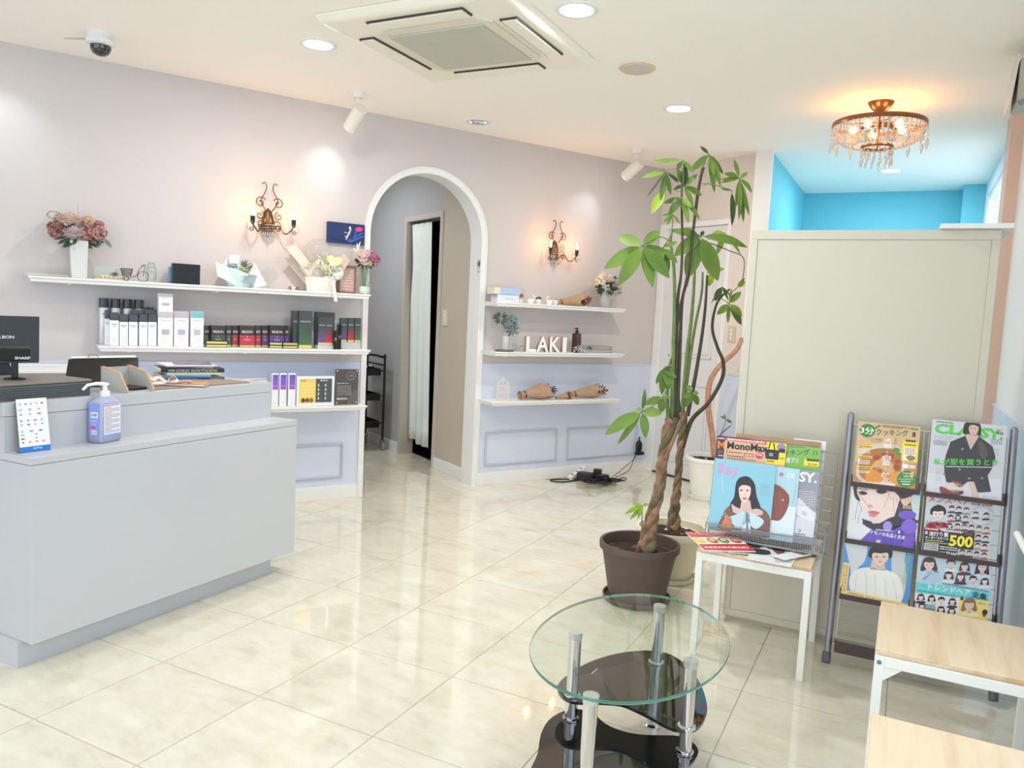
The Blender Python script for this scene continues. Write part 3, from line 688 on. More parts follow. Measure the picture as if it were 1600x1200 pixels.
# ================================================================ WALL SHELVES
def shelf(label,d0,d1,ztop,dep=.2,grp=None):
    t=wthing('wall_shelf',label,'shelf',(d0+d1)/2,0,ztop,grp); L=(d1-d0)/2
    prof=[(0,0),(-dep,0),(-dep,-.009),(-dep+.006,-.012),(-dep+.009,-.018),(-dep+.009,-.026),(-dep+.015,-.030),(0,-.030)]
    g=G(); n=len(prof); rings=[]
    for x,e in ((-L,0),(L,0)): rings.append([(x+ (0),a,b) for a,b in prof])
    # mitred ends: the lower profile steps in
    for s_,r in ((1,rings[0]),(-1,rings[1])):
        for k,(a,b) in enumerate(prof):
            ins=(a+dep) if k not in(0,7) else 0
            ins={0:0,1:0,2:0,3:.006,4:.009,5:.009,6:.015,7:.015}[k]
            r[k]=(r[k][0]+s_*ins,a,b)
    vs=rings[0]+rings[1]
    g.add(vs,[tuple(range(n)),tuple(range(n,2*n))[::-1]]+[(i,(i+1)%n,n+(i+1)%n,n+i) for i in range(n)])
    g.build('board',M_trim,t)
    for x in (-L*.8,0,L*.8): G().box(x-.008,x+.008,-.16,-.0,-.036,-.030).build('bracket',M_trim,t)
    return t
Z1,Z2,Z3=1.335,.988,.635
shelf('long white shelf at the top of the left wall, carrying the vases and bouquets',.103,1.925,Z1)
shelf('white middle shelf on the left carrying the hair-care bottles and boxes',.413,1.935,Z2)
shelf('low white shelf on the left behind the counter with the purple-topped boxes',.95,1.925,Z3)
shelf('highest white shelf right of the arch with the kraft bouquet and glass vase',2.850,4.035,Z1)
shelf('middle white shelf right of the arch with the standing letters',2.855,4.045,Z2)
shelf('lowest white shelf right of the arch with the wire birdcage',2.850,4.03,Z3)
def sd(px,z,off):      # picture column -> distance along the wall for something standing at height z
    lo=None
    # find the picture row of that height at this column
    y=500
    for _ in range(12):
        d,zz=onw(px,y,off); d2,z2=onw(px,y+1,off); y+= (z-zz)/(z2-zz) if abs(z2-zz)>1e-9 else 0
    return onw(px,y,off)[0]
def zt(px,py,off): return onw(px,py,off)[1]
def carton(label,x0,x1,ytop,z,off,dep,paint,grp=None,name='product_box',cat='box',body=(245,245,245),h=None,fn=None):
    d0=sd(x0,z,off); d1=sd(x1,z,off); w=d1-d0; h=h or zt((x0+x1)/2,ytop,off)-z
    t=wthing(name,label,cat,(d0+d1)/2,off,z+.0005,grp)
    G().box(-w/2+.0004,w/2-.0004,0,dep,0,h).build('carton',mat('cn_%d_%d_%d'%tuple(body),body,.35),t,bevel=.0008)
    pr=PR(w-.002,h-.002); paint(pr); pr.build('printed_front',t,(-w/2+.001,-.0002,.001)); return t
S_=(236,238,238)
def tallwhite(top,sq):
    def f(p):
        p.bgd((244,244,244)); p.poly([(0,.82),(1,.82),(1,1),(0,1)],top); p.text('MILBON',(.2,.75),(.8,.75),.035,(110,110,112),False)
        p.poly([(.24,.33),(.76,.33),(.76,.49),(.24,.49)],sq); p.text('FOR HAIR',(.3,.53),(.7,.53),.02,(150,150,150),False); p.para(.25,.12,.75,.26,4,(160,160,160),.008)
    return f
# tall silver bottles with black caps
M_sil=mat('silver_white_bottle',(226,228,232),.22,metal=.25); M_cap=mat('charcoal_cap',(72,72,76),.25,metal=.3)
for i,(x0,x1) in enumerate(((154,170),(173,188.5),(191.5,206.5),(209,224.5))):
    off=.03; d=(sd(x0,Z2,off)+sd(x1,Z2,off))/2; r=(sd(x1,Z2,off)-sd(x0,Z2,off))/2-.0015; H=zt(x0+8,466+i*.8,off)-Z2
    t=wthing('hair_care_bottle',['leftmost','second','third','rightmost'][i]+' of the four tall silver bottles with dark caps','bottle',d,max(r+.002,.03),Z2+.0005,'tall silver hair-care bottles')
    G().lathe([(r*.93,0),(r,.003),(r,H*.79),(r*.98,H*.795)],20).build('bottle_body',M_sil,t,smooth=True)
    G().lathe([(r,H*.80),(r,H),(0,H)],20).build('cap',M_cap,t,smooth=True)
    pr=PR(r*1.1,.02); pr.text('MILBON',(.05,.5),(.95,.5),.5,(110,112,116),False); pr.build('lettering',t,(-r*.55,-r*1.0,H*.62))
for i,(x0,x1) in enumerate(((226,231),(233,239))):
    off=.05; d=(sd(x0,Z2,off)+sd(x1,Z2,off))/2; H=zt(x0+3,480,off)-Z2
    t=wthing('hair_care_bottle',['slim dark-capped bottle right behind the tall silver bottles','slim dark-capped bottle beside the small upper white box'][i],'bottle',d,off,Z2+.0005,'slim dark-capped bottles')
    G().lathe([(.012,0),(.013,.003),(.013,H*.9),(.009,H*.93)],14).build('bottle_body',M_sil,t,smooth=True)
    G().lathe([(.011,H*.93),(.011,H),(0,H)],14).build('cap',M_cap,t)
# square white bottles with charcoal caps, front row
for i,(x0,x1,yt) in enumerate(((165,171.5,485),(171.5,186,488),(186.5,200.5,491),(201,215.5,491),(217,230.8,491),(231,245,491))):
    off=.15; d0=sd(x0,Z2,off); d1=sd(x1,Z2,off); w=(d1-d0)/2-.001; H=zt(x0,yt,off)-Z2
    if i==0: w=.012; d1=d0+.024
    t=wthing('treatment_bottle',('white square bottle with charcoal cap, front row, '+['half hidden at the left end','second from the left','third from the left','fourth from the left','fifth from the left','right-hand end next to the white boxes'][i]),'bottle',(d0+d1)/2,off if i else .12,Z2+.0005,'square white treatment bottles')
    G().box(-w,w,-.0,.035,0,H*.76).build('bottle_body',mat('white_bottle',(240,241,243),.25),t,bevel=.003)
    G().box(-w,w,0,.035,H*.765,H).build('cap',M_cap,t,bevel=.002)
    pr=PR(w*1.8,H*.7); pr.text('MILBON',(.12,.88),(.88,.88),.06,(90,90,94),False); pr.text('treatment',(.25,.80),(.75,.80),.035,(140,140,144),False); pr.para(.15,.1,.85,.3,5,(165,165,168),.008,n=5); pr.build('lettering',t,(-w*.9,-.0008,.004))
for i,(x0,x1) in enumerate(((204,224),(225.5,245))):
    off=.105; d0=sd(x0,Z2,off); d1=sd(x1,Z2,off); w=(d1-d0)/2-.001; H=zt(x0,483.5,off)-Z2
    t=wthing('treatment_jar',['wide dark-topped jar behind the square bottles, left one','wide dark-topped jar behind the square bottles, right one'][i],'jar',(d0+d1)/2,off,Z2+.0005,'wide dark-topped jars')
    G().box(-w,w,0,.03,0,H*.78).build('jar_body',_m['white_bottle'],t,bevel=.003); G().box(-w,w,-.0,.03,H*.785,H).build('cap',M_cap,t,bevel=.002)
carton('white upright box with a lilac-grey top, left one of the standing pair',246.5,270.3,487,Z2,.15,.05,tallwhite((196,190,190),(176,180,182)),'white upright treatment boxes')
hh=zt(258,487,.15)-Z2
t=carton('small white box standing on top of the left upright white box',247.5,270,456,Z2+hh,.15,.05,tallwhite((196,190,190),(176,180,182)),'white upright treatment boxes',h=.098)
carton('white upright box with a lilac top and a lavender square',271.8,294.5,487,Z2,.15,.05,tallwhite((190,178,192),(174,178,220)),'white upright treatment boxes')
carton('white upright box with a turquoise top',297.5,318,487,Z2,.15,.05,tallwhite((116,188,196),(180,190,196)),'white upright treatment boxes')
def small(col,n=2,dark=(52,44,46)):
    def f(p):
        p.bgd(dark); p.poly([(0,0),(1,0),(1,.55),(0,.55)],col); p.lay=2; p.poly([(0,0),(1,0),(1,.08),(0,.08)],(206,190,120)); p.text('MILBON',(.15,.72),(.85,.72),.12,(224,210,196)); p.text('PREMIUM',(.3,.34),(.7,.34),.06,(236,224,214),False); p.ell(.5,.48,.02,.04,(240,230,210),8)
    return f
for i,(x0,x1,c,lab,off) in enumerate(((318,328.5,(70,88,66),'dark green box half hidden beside the turquoise-topped box',.10),(329.5,352,(64,82,60),'dark green box with gold foot, front face to the room',.14),(353,361.5,(64,82,60),'narrow dark green box side next to the first red box',.12),(362.3,373,(172,56,70),'narrow red box between the green and the wide red box',.11),(374,398,(186,54,74),'wide red box in the middle of the small box row',.14),(398.5,407.5,(172,50,66),'narrow red box right of the wide red one',.12),(408.5,419,(104,76,132),'narrow purple box left of the wide purple one',.11),(421,444,(98,72,134),'wide purple box at the right of the small box row',.14),(444.5,451,(92,66,126),'narrow purple box at the right end of the small box row',.12))):
    carton(lab,x0,x1,509,Z2,off-.03,.04,small(c),'small dark capsule-treatment boxes',body=(44,38,40))
M_gold=mat('gold_foil',(214,200,128),.3,metal=.5)
for i,(x0,x1,lab) in enumerate(((322,355,'in front of the dark green boxes'),(421,441,'in front of the wide purple box'),(442,465,'right of the purple boxes'))):
    for k in range(2):
        off=.185; d0=sd(x0,Z2,off); d1=sd(x1,Z2,off)
        t=wthing('gold_tube_box',('lower' if k==0 else 'upper')+' gold-edged slim box lying '+lab,'box',(d0+d1)/2,off,Z2+.0005+k*.0185,'gold slim boxes lying flat')
        w=(d1-d0)/2; G().box(-w,w,0,.03,0,.018).build('carton',M_black,t,bevel=.001); G().box(-w+.002,w-.002,-.0008,.0,.003,.015).build('foil_band',M_gold,t)
def grad(cols,tops=(70,78,78)):
    def f(p):
        p.bgd(tops); n=len(cols)
        for k,c in enumerate(cols):
            x0=k/n;x1=(k+1)/n
            for j in range(5):
                q=j/5; cc=tuple(int(tops[m]*(q)+c[m]*(1-q)) for m in range(3)); p.lay=1; p.poly([(x0+.01,.09+.1*j),(x1-.01,.09+.1*j),(x1-.01,.19+.1*j),(x0+.01,.19+.1*j)],cc)
            p.text('MILBON',(x0+.12/n,.72),(x1-.12/n,.72),.04,(214,216,214),False)
        p.poly([(0,0),(1,0),(1,.09),(0,.09)],(214,200,130))
    return f
carton('tall dark teal box at the back left of the dark tall boxes',457,466,486,Z2,.12,.05,grad([(60,84,92)]),'dark upright boxes',body=(66,74,76))
carton('tall dark box fading to green and gold, left of the white riser',466.3,487,486,Z2,.15,.05,grad([(70,110,70)]),'dark upright boxes',body=(66,74,76))
# white risers
def riser(lab,x0,x1,off,dep,h):
    d0=sd(x0,Z2,off); d1=sd(x1,Z2,off); t=wthing('display_riser',lab,'riser',(d0+d1)/2,off,Z2+.0005,'white display risers'); w=(d1-d0)/2
    G().box(-w,w,0,dep,h-.005,h).box(-w,w,0,.004,0,h-.005).box(-w,-w+.004,.004,dep,0,h-.005).box(w-.004,w,.004,dep,0,h-.005).build('riser_shell',M_white,t); return h
h1=riser('low white display riser at the right end of the left middle shelf',496,531,.17,.06,.022); h2=riser('higher white display riser in the corner of the left middle shelf',530,563,.105,.09,.04)
carton('broad dark box behind the split purple and red one',493,522,488,Z2,.105,.04,grad([(80,84,90)]),'dark upright boxes',body=(66,74,76))
carton('dark box pair fading to purple and red on the low riser',496.5,519.5,496,Z2+h1,.165,.03,grad([(112,84,150),(200,56,72)]),'dark upright boxes',body=(66,74,76))
for x0,x1,c,l in ((531.5,542,(110,84,150),'dark box fading to purple on the higher riser'),(543,552.7,(206,56,70),'dark box fading to red on the higher riser'),(553.4,563,(88,112,84),'dark box fading to green on the higher riser')):
    carton(l,x0,x1,497,Z2+h2,.10,.03,grad([c]),'dark upright boxes',body=(66,74,76))
for i,(x,yt,w_) in enumerate(((523,517,.011),(529.5,508,.015))):
    d=sd(x,Z2,.185); H=zt(x,yt,.185)-Z2
    t=wthing('serum_tube',['short black tube in front of the dark boxes','taller black tube with a white mark in front of the dark boxes'][i],'tube',d,.185,Z2+.0005+ (h1 if i==0 else 0)*0,'black serum tubes')
    G().hexa([(-w_*.7,-.008,0),(w_*.7,-.008,0),(w_*.7,.008,0),(-w_*.7,.008,0)],[(-w_,-.002,H*.95),(w_,-.002,H*.95),(w_,.002,H*.95),(-w_,.002,H*.95)]).build('tube_body',M_black,t,bevel=.002)
    G().box(-w_,w_,-.002,.002,H*.95,H).build('crimp',M_black,t)
    pr=PR(.016,.03); pr.text('Villa',(.05,.7),(.95,.7),.2,(235,235,235)); pr.text('LODO',(.1,.3),(.9,.3),.14,(220,220,220)); pr.build('lettering',t,(-.008,-.0075,H*.4))
d=sd(503,Z2,.05); t=wthing('white_sign','white sign board lettered PRO at the back of the left middle shelf','sign',d,.03,Z2+.0005)
pr=PR(.24,.175); pr.bgd((246,246,248)); pr.text('TOKIO PRO',(.16,.84),(.84,.84),.05,(196,196,198),False); pr.build('print',t,(-.12,-.0022,0)); G().box(-.12,.12,-.002,.004,0,.175).build('board',M_paper,t)
# lower left shelf
for i,(x0,x1) in enumerate(((424,434.5),(436,447.3),(449.8,461.3))):
    def pf(p):
        p.bgd((238,238,244)); 
        for j in range(5):
            c=[(112,84,196),(126,92,200),(136,96,202),(150,92,196),(160,92,190)][j]; p.poly([(.12,.96-.09*j),(.95,.96-.09*j),(.95,.87-.09*j),(.12,.87-.09*j)],c)
        p.lay=2; p.text('Aujua',(.2,.62),(.88,.62),.045,(230,220,240),False); p.lay=1; p.ell(.5,.1,.07,.02,(140,140,160),8)
    carton(['left','middle','right'][i]+' white box with a purple upper label on the low left shelf',x0,x1,583.5,Z3,.13,.05,pf,'white and purple boxes',body=(236,237,244))
t=carton('acrylic frame with a yellow and a charcoal leaflet side by side',463,521.5,588,Z3,.135,.012,lambda p:(p.bgd((232,236,242)),p.poly([(.06,.08),(.5,.08),(.5,.92),(.06,.92)],(240,210,120)),p.poly([(.5,.1),(.94,.1),(.94,.92),(.5,.92)],(84,88,90)),setattr(p,'lay',2),
   p.para(.1,.35,.44,.75,5,(250,232,160),.03),p.text('髪質',(.1,.85),(.24,.85),.07,(110,90,60),False),p.ell(.17,.18,.055,.08,(90,70,60)),p.ell(.28,.18,.055,.08,(120,88,60)),p.ell(.39,.18,.055,.08,(150,110,80)),p.text('MILBON',(.62,.86),(.82,.86),.05,(235,235,235)),
   [p.poly([(x,.2+k*.15),(x+.03,.2+k*.15),(x+.03,.29+k*.15),(x,.29+k*.15)],(225,228,230)) for x in(.56,.75) for k in range(4)],p.line((.7,.1),(.7,.8),.01,(50,52,54))),name='leaflet_display',cat='frame',body=(226,232,240))
t=carton('charcoal acrylic plate with a circular crest, at the right end of the low shelf',523,559,577,Z3,.135,.008,lambda p:(p.bgd((84,82,80)),p.blob([(.55,.02),(.62,.25),(.95,.42),(.98,.1),(.8,.02)],(104,101,98)),setattr(p,'lay',2),
   [p.line((.68+.2*math.cos(a),.82+.11*math.sin(a)),(.68+.2*math.cos(a+.4),.82+.11*math.sin(a+.4)),.012,(170,168,164)) for a in [k*.4 for k in range(16)]],p.text('365',(.6,.82),(.76,.82),.05,(190,188,184),False),
   p.text('Beautiful hair.',(.08,.61),(.6,.61),.04,(226,224,220),False),p.para(.08,.28,.7,.53,6,(196,194,190),.012),p.text('MILBON',(.08,.17),(.52,.17),.06,(235,235,235)),
   [p.ell(x,y,.03,.02,(225,225,225),8) for x in(.07,.93) for y in(.06,.96)]),name='acrylic_plate',cat='sign',body=(70,68,66))
# ================================================================ LAMPS
def spiral(cx,cz,r,a0,turns,y=0,n=18,r1=.15):
    return [(cx+r*(1-(1-r1)*i/n)*math.cos(a0+turns*2*math.pi*i/n),y,cz+r*(1-(1-r1)*i/n)*math.sin(a0+turns*2*math.pi*i/n)) for i in range(n+1)]
M_flame=mat('flame_bulb',(255,240,205),.3,emis=14,ecol=(255,226,160))
M_crys=mat('crystal',(255,250,246),.06,trans=.55,ior=1.4)
def drop(g,x,y,z,s=1):
    g.lathe([(0,0),(.0035*s,-.010*s),(.005*s,-.022*s),(.0025*s,-.034*s),(0,-.038*s)],6,(x,y,z))
    g.ball((x,y,z+.006*s),.0035*s,6,4)
def sconce(label,d):
    t=wthing('wall_sconce',label,'wall lamp',d,0,1.70,'candle wall sconces')
    g=G(); vs=[]  # pointed oval backplate
    out=[(0,.12),(.022,.10),(.036,.05),(.04,0),(.034,-.03),(0,-.055),(-.034,-.03),(-.04,0),(-.036,.05),(-.022,.10)]
    n=len(out); vs=[(x,-.001,z) for x,z in out]+[(x*.7,-.016,z*.8) for x,z in out]+[(0,-.022,.02)]
    g.add(vs,[(i,(i+1)%n,n+(i+1)%n,n+i) for i in range(n)]+[(n+i,n+(i+1)%n,2*n) for i in range(n)])
    g.build('backplate',M_bronze,t,smooth=True)
    for s in (-1,1):
        g=G()
        g.tube(smoothpts([(s*.012,-.02,-.03),(s*.05,-.05,.015),(s*.075,-.08,-.03),(s*.095,-.11,-.025),(s*.12,-.12,.008)],False,5),.0042,7)
        g.tube([(a*s if s<0 else a,b,c) for a,b,c in [(x*s,y-.04,z) for x,y,z in spiral(.055,-.012,.022,.3,1.4)]] if False else [(s*x,-.05,z) for x,_,z in spiral(.052,-.005,.022,.6,1.3)],.0028,6)
        g.tube([(s*x,-.118,z) for x,_,z in spiral(.128,-.022,.016,2.2,1.1)],.0025,6)
        g.build('arm',M_bronze,t,smooth=True)
        g=G().tube(smoothpts([(s*.018,-.02,.10),(s*.05,-.03,.155),(s*.03,-.03,.20),(s*.018,-.03,.235),(s*.03,-.03,.262),(s*.046,-.03,.252)],False,5),.003,6)
        g.tube([(s*x,-.03,z) for x,_,z in spiral(.052,.145,.034,2.6,-1.35)],.003,6)
        g.tube([(s*x,-.03,z) for x,_,z in spiral(.056,.07,.026,1.9,1.3)],.003,6)
        g.tube([(s*x,-.035,z) for x,_,z in spiral(.042,.02,.03,-1.6,1.2)],.003,6)
        g.build('scroll',M_bronze,t,smooth=True)
        c=(s*.12,-.12,0)
        sk=G().lathe([(.007,.006),(.010,.012),(.013,.022),(.0135,.052),(.0,.053)],14,c).build('candle_socket',M_black,t,smooth=True)
        G().lathe([(.004,.052),(.0085,.066),(.0075,.08),(.003,.098),(0,.108)],12,c).build('bulb',M_flame,sk,smooth=True)
        G().lathe([(.006,.014),(.022,.013),(.034,.02),(.035,.022),(.022,.016),(.006,.017)],18,c,cap=False).build('drip_dish',M_glass,t,smooth=True)
        g=G()
        for k in range(6):
            a=k*math.pi/3+.2; drop(g,c[0]+.032*math.cos(a),c[1]+.032*math.sin(a),.004,.9)
        g.build('crystal_drop',M_crys,t,kind='stuff')
        w_=Wp(d,0,1.70)+WD*(s*.12)+WN*(.12)+Vector((0,0,.085))
        lamp('candle_bulb_light','POINT',w_,1.9,(1,.34,.08),.012)
    g=G()
    for k in range(9):
        a=math.pi*k/8; x=.034*math.cos(a); y=-.02-.03*math.sin(a); drop(g,x,y,-.02,1.0); g.ball((x,y,.0),.004,6,4); g.ball((x*.9,y,.016),.004,6,4)
    for k in range(10): g.ball((-.0+.012*math.sin(k*.7),-.03,.11+k*.013),.004,6,4)
    drop(g,0,-.035,-.05,1.2); g.build('crystal_garland',M_crys,t,kind='stuff')
sconce('lit bronze two-candle wall sconce left of the arch',1.333)
sconce('lit bronze two-candle wall sconce right of the arch',3.463)
# chandelier
t=thing('chandelier','brass crystal basket chandelier with warm bulbs on the ceiling at the right','chandelier',(-.238,4.716,CE))
M_br=mat('aged_brass',(150,104,74),.3,metal=.85)
G().lathe([(.066,0),(.064,-.008),(.05,-.03),(.03,-.048),(.012,-.056),(.006,-.062)],28).build('canopy',M_br,t,smooth=True)
G().tube([(0,0,-.055),(0,0,-.24)],.005,8).tube([(0,0,-.1),(.0,0,-.14)],.016,10).build('stem',M_br,t,smooth=True)
ZR_=-.118; RR=.233
G().lathe([(RR-.003,-.012),(RR+.004,-.010),(RR+.005,.004),(RR+.002,.012),(RR-.003,.012),(RR-.003,-.012)],56,(0,0,ZR_),cap=False).build('ring',M_br,t,smooth=True)
rg=t.children[-1] if t.children else None
for k in range(56):
    a=2*math.pi*k/56
for k in range(4):
    a=k*math.pi/2+.4; G().tube([(0,0,-.11),(RR*math.cos(a),RR*math.sin(a),ZR_)],.003,6).build('spoke',M_br,t)
G().lathe([(.080,-.008),(.084,0),(.080,.008),(.076,.008),(.076,-.008),(.080,-.008)],28,(0,0,-.235),cap=False).build('lower_ring',M_br,t,smooth=True)
g=G()
for k in range(48):
    a=2*math.pi*k/48
    for j in range(11):
        q=j/10; ang=q*math.pi/2*.86; r=.08+(RR-.085)*math.cos(ang)**.75; z=ZR_-.015-.095*math.sin(ang)
        g.ball((r*math.cos(a),r*math.sin(a),z),.0068,6,4)
g.build('bead_basket',M_crys,t,kind='stuff')
g=G()
for k in range(18):
    a=2*math.pi*k/18
    for j in range(3): g.ball((.078*math.cos(a),.078*math.sin(a),-.25-j*.014),.0055,5,4)
g.build('bead_fringe',M_crys,t,kind='stuff')
dm=None
def cdrop(x,y,z,s):
    global dm
    if dm is None:
        g=G(); g.lathe([(0,0),(.006,-.014),(.0075,-.03),(.003,-.05),(0,-.056)],6); g.ball((0,0,.007),.0045,6,4); o=g.build('crystal_drop',M_crys,t); dm=o.data
    else: o=bpy.data.objects.new('crystal_drop',dm); C.objects.link(o); o.parent=t
    o.location=(x,y,z); o.scale=(s,s,s)
for k in range(14):
    a=2*math.pi*k/14; cdrop((RR+.004)*math.cos(a),(RR+.004)*math.sin(a),ZR_-.075 ,1.25)
g=G()
for k in range(14):
    a=2*math.pi*k/14
    for j in range(5): g.ball(((RR+.004)*math.cos(a),(RR+.004)*math.sin(a),ZR_-.018-j*.011),.004,5,4)
g.build('drop_chain',M_crys,t,kind='stuff')
for k in range(14):
    a=2*math.pi*k/14+.1; cdrop(.078*math.cos(a),.078*math.sin(a),-.292,.85)
for k in range(5):
    a=2*math.pi*k/5+.55; x,y=.13*math.cos(a),.13*math.sin(a)
    G().tube([(x*.2,y*.2,-.115),(x*.75,y*.75,-.13)],.010,8).build('bulb_holder',M_br,t)
    G().ball((x,y,-.138),.021,14,10).build('bulb',mat('warm_bulb',(255,226,180),.3,emis=16,ecol=(255,205,140)),t,smooth=True)
    lamp('chandelier_bulb_light','POINT',(-.238+x*1.15,4.716+y*1.15,CE-.115),.75,(1,.37,.09),.02)

# ================================================================ THINGS ON THE SHELVES
def petalflower(g,c,r,n1=5,layers=4,up=Vector((0,-.35,.9)),open_=1.0,seed=0):
    rnd=random.Random(seed); up=up.normalized(); ax=up.orthogonal().normalized(); ay=up.cross(ax)
    c=Vector(c)
    for L in range(layers):
        q=(L+1)/layers; n=n1+L; rr=r*q; h=r*(1-q*.8)*.8
        for k in range(n):
            a=2*math.pi*k/n+L*.7+rnd.uniform(-.15,.15); dr=ax*math.cos(a)+ay*math.sin(a); tn=up.cross(dr)
            w=rr*math.pi/n*1.25+r*.08
            b=c+dr*rr*.35+up*(h-r*.35); m=c+dr*rr*.92+up*(h*.9); e=c+dr*rr*(1.05*open_)+up*(h+r*.18*(1-q*.4))
            g.add([b-tn*w*.5,b+tn*w*.5,m-tn*w,m+tn*w,e-tn*w*.55,e+tn*w*.55],[(0,1,3,2),(2,3,5,4)])
    return g
def flower(t,name,c,r,col,kind='rose',seed=0):
    m=mat('petal_%d_%d_%d'%col,col,.7)
    g=G()
    if kind=='rose': petalflower(g,c,r,4,5,seed=seed)
    elif kind=='daisy':
        petalflower(g,c,r,12,2,up=Vector((0,-.8,.5)),seed=seed)
    else:
        rnd=random.Random(seed)
        for k in range(60):
            v=Vector((rnd.gauss(0,1),rnd.gauss(0,1),rnd.gauss(0,1))).normalized(); p=Vector(c)+v*r*rnd.uniform(.7,.95)
            petalflower(g,p,r*.2,4,1,up=v,seed=k)
    return g.build(name,m,t,solid=.0008)
def blade(g,base,tip,wid,nrm=None,sag=.0,n=5,fold=.2,prof=None,curl=0):
    base=Vector(base);tip=Vector(tip); ax=tip-base; L=ax.length
    nrm=Vector(nrm) if nrm is not None else Vector((0,-.3,1))
    s=ax.cross(nrm)
    if s.length<1e-6: s=ax.orthogonal()
    s.normalize(); u=s.cross(ax).normalized()
    vs=[];fs=[]; prof=prof or (lambda q: math.sin(math.pi*min(1,q*.97+.03)**.8)**.8)
    for i in range(n+1):
        q=i/n; p=base+ax*q+Vector((0,0,-1))*(sag*L*math.sin(math.pi*q)*-1)+u*curl*L*math.sin(math.pi*q)
        w=wid*prof(q)
        if i in(0,n): w=max(w*.15,wid*.03)
        vs+=[p-s*w+u*w*fold,p,p+s*w+u*w*fold]
    for i in range(n):
        a=3*i; fs+=[(a,a+1,a+4,a+3),(a+1,a+2,a+5,a+4)]
    return g.add(vs,fs)
M_leafd=mat('dark_leaf',(62,84,62),.6); M_leafg=mat('grey_leaf',(112,134,122),.7)
def foliage(t,name,c,r,n,m,seed=1,wid=.01,ln=.045,up=.2,flat=.6):
    rnd=random.Random(seed); g=G()
    for k in range(n):
        v=Vector((rnd.gauss(0,1),rnd.gauss(0,.8),rnd.gauss(up,.8))).normalized(); p=Vector(c)+Vector((v.x*r,v.y*r*flat,v.z*r*.6)); blade(g,p*.55+Vector(c)*.45,p+v*ln,wid,nrm=(rnd.uniform(-1,1),-1,rnd.uniform(0,1)),n=3)
    return g.build(name,m,t)
# 1 square vase with dusty pink roses
d=sd(123,Z1,.10)
t=wthing('flower_vase','pale square vase of dusty pink roses at the left end of the top shelf','vase',d,.10,Z1+.0005)
loft([[(-.036,-.033,0),(.036,-.033,0),(.036,.033,0),(-.036,.033,0)],[(-.043,-.037,.195),(.043,-.037,.195),(.043,.037,.195),(-.043,.037,.195)]]).build('vase_body',mat('frosted_white_glass',(236,238,236),.25,trans=.25),t,bevel=.004)
fz=.245
for i,(x,z,r,c,k,y) in enumerate(((-.10,-.0,.046,(178,124,122),'h',.02),(-.045,.045,.052,(224,200,188),'rose',-.05),(-.025,-.02,.048,(208,188,196),'rose',-.07),(.075,.0,.060,(190,138,138),'h',.0),(.03,-.02,.03,(196,146,144),'h',-.01),(.045,.05,.035,(214,184,150),'h',.0),(.0,.045,.03,(200,190,186),'h',.02),(-.085,.055,.03,(210,196,176),'h',.03),(.095,.04,.030,(198,134,132),'h',.03))):
    flower(t,'blossom',(x,y,fz+z),r,c,k,i)
foliage(t,'leaf_spray',(0,.0,fz-.02),.10,34,M_leafd,3,.010,.03,-.4)
g=G(); 
for k in range(16):
    a=k*.4; g.ball((-.11+.03*math.cos(a),.01*math.sin(a*2),fz+.07+.018*math.sin(a)),.004,5,4)
g.build('berry_sprig',mat('dusty_berry',(150,120,104),.7),t,kind='stuff')
g=G(); blade(g,(.0,.0,fz+.05),(-.005,.0,fz+.145),.006,(1,0,0)); blade(g,(.12,.0,fz-.03),(.155,.0,fz-.075),.010,(0,-1,0)); g.build('leaf',M_leafg,t)
# flat white dish at left
d=sd(77,Z1,.1)
t=wthing('flat_dish','thin white rectangular dish at the far left end of the top shelf','dish',d-.01,.10,Z1+.0005)
loft([[(-.08,-.05,0),(.075,-.05,0),(.075,.05,0),(-.08,.05,0)],[(-.11,-.07,.014),(.10,-.07,.008),(.10,.07,.008),(-.11,.07,.014)]]).build('dish_body',mat('cream_ceramic',(240,236,224),.4),t)
G().box(-.09,.085,-.05,.05,.0125,.0135).build('inner_face',_m['cream_ceramic'],t)
# driftwood tray with succulent
d=sd(170,Z1,.1)
t=wthing('driftwood_tray','glass-fronted driftwood tray with a small grey succulent beside the square vase','ornament',d,.09,Z1+.0005)
G().box(-.07,.085,-.03,.05,0,.008).build('base',mat('bleached_wood',(222,206,178),.7),t,bevel=.002)
G().box(-.07,-.067,-.03,.05,.008,.062).build('glass_side',M_glass,t); G().box(-.07,.085,.047,.05,.008,.07).build('glass_back',M_glass,t)
G().tube(smoothpts([(-.06,0,.012),(-.02,-.01,.02),(.03,0,.012),(.08,-.005,.018)],False,4),[.006]*13,7).build('driftwood_stick',_m['bleached_wood'],t,smooth=True)
g=G()
for k in range(14):
    a=k*2.4; q=.25+.75*k/14; blade(g,(.03,0,.02),(.03+.024*q*math.cos(a),.02*q*math.sin(a)-.004,.022+.028*(1-q*.5)),.008,(0,-.3,1),n=3)
g.build('succulent',mat('succulent_green',(136,150,146),.6),t)
for k in range(5): G().ball((-.03+.02*k,-.02,.014),.007,7,5).build('pebble',mat('cream_pebble',(226,216,190),.6),t)
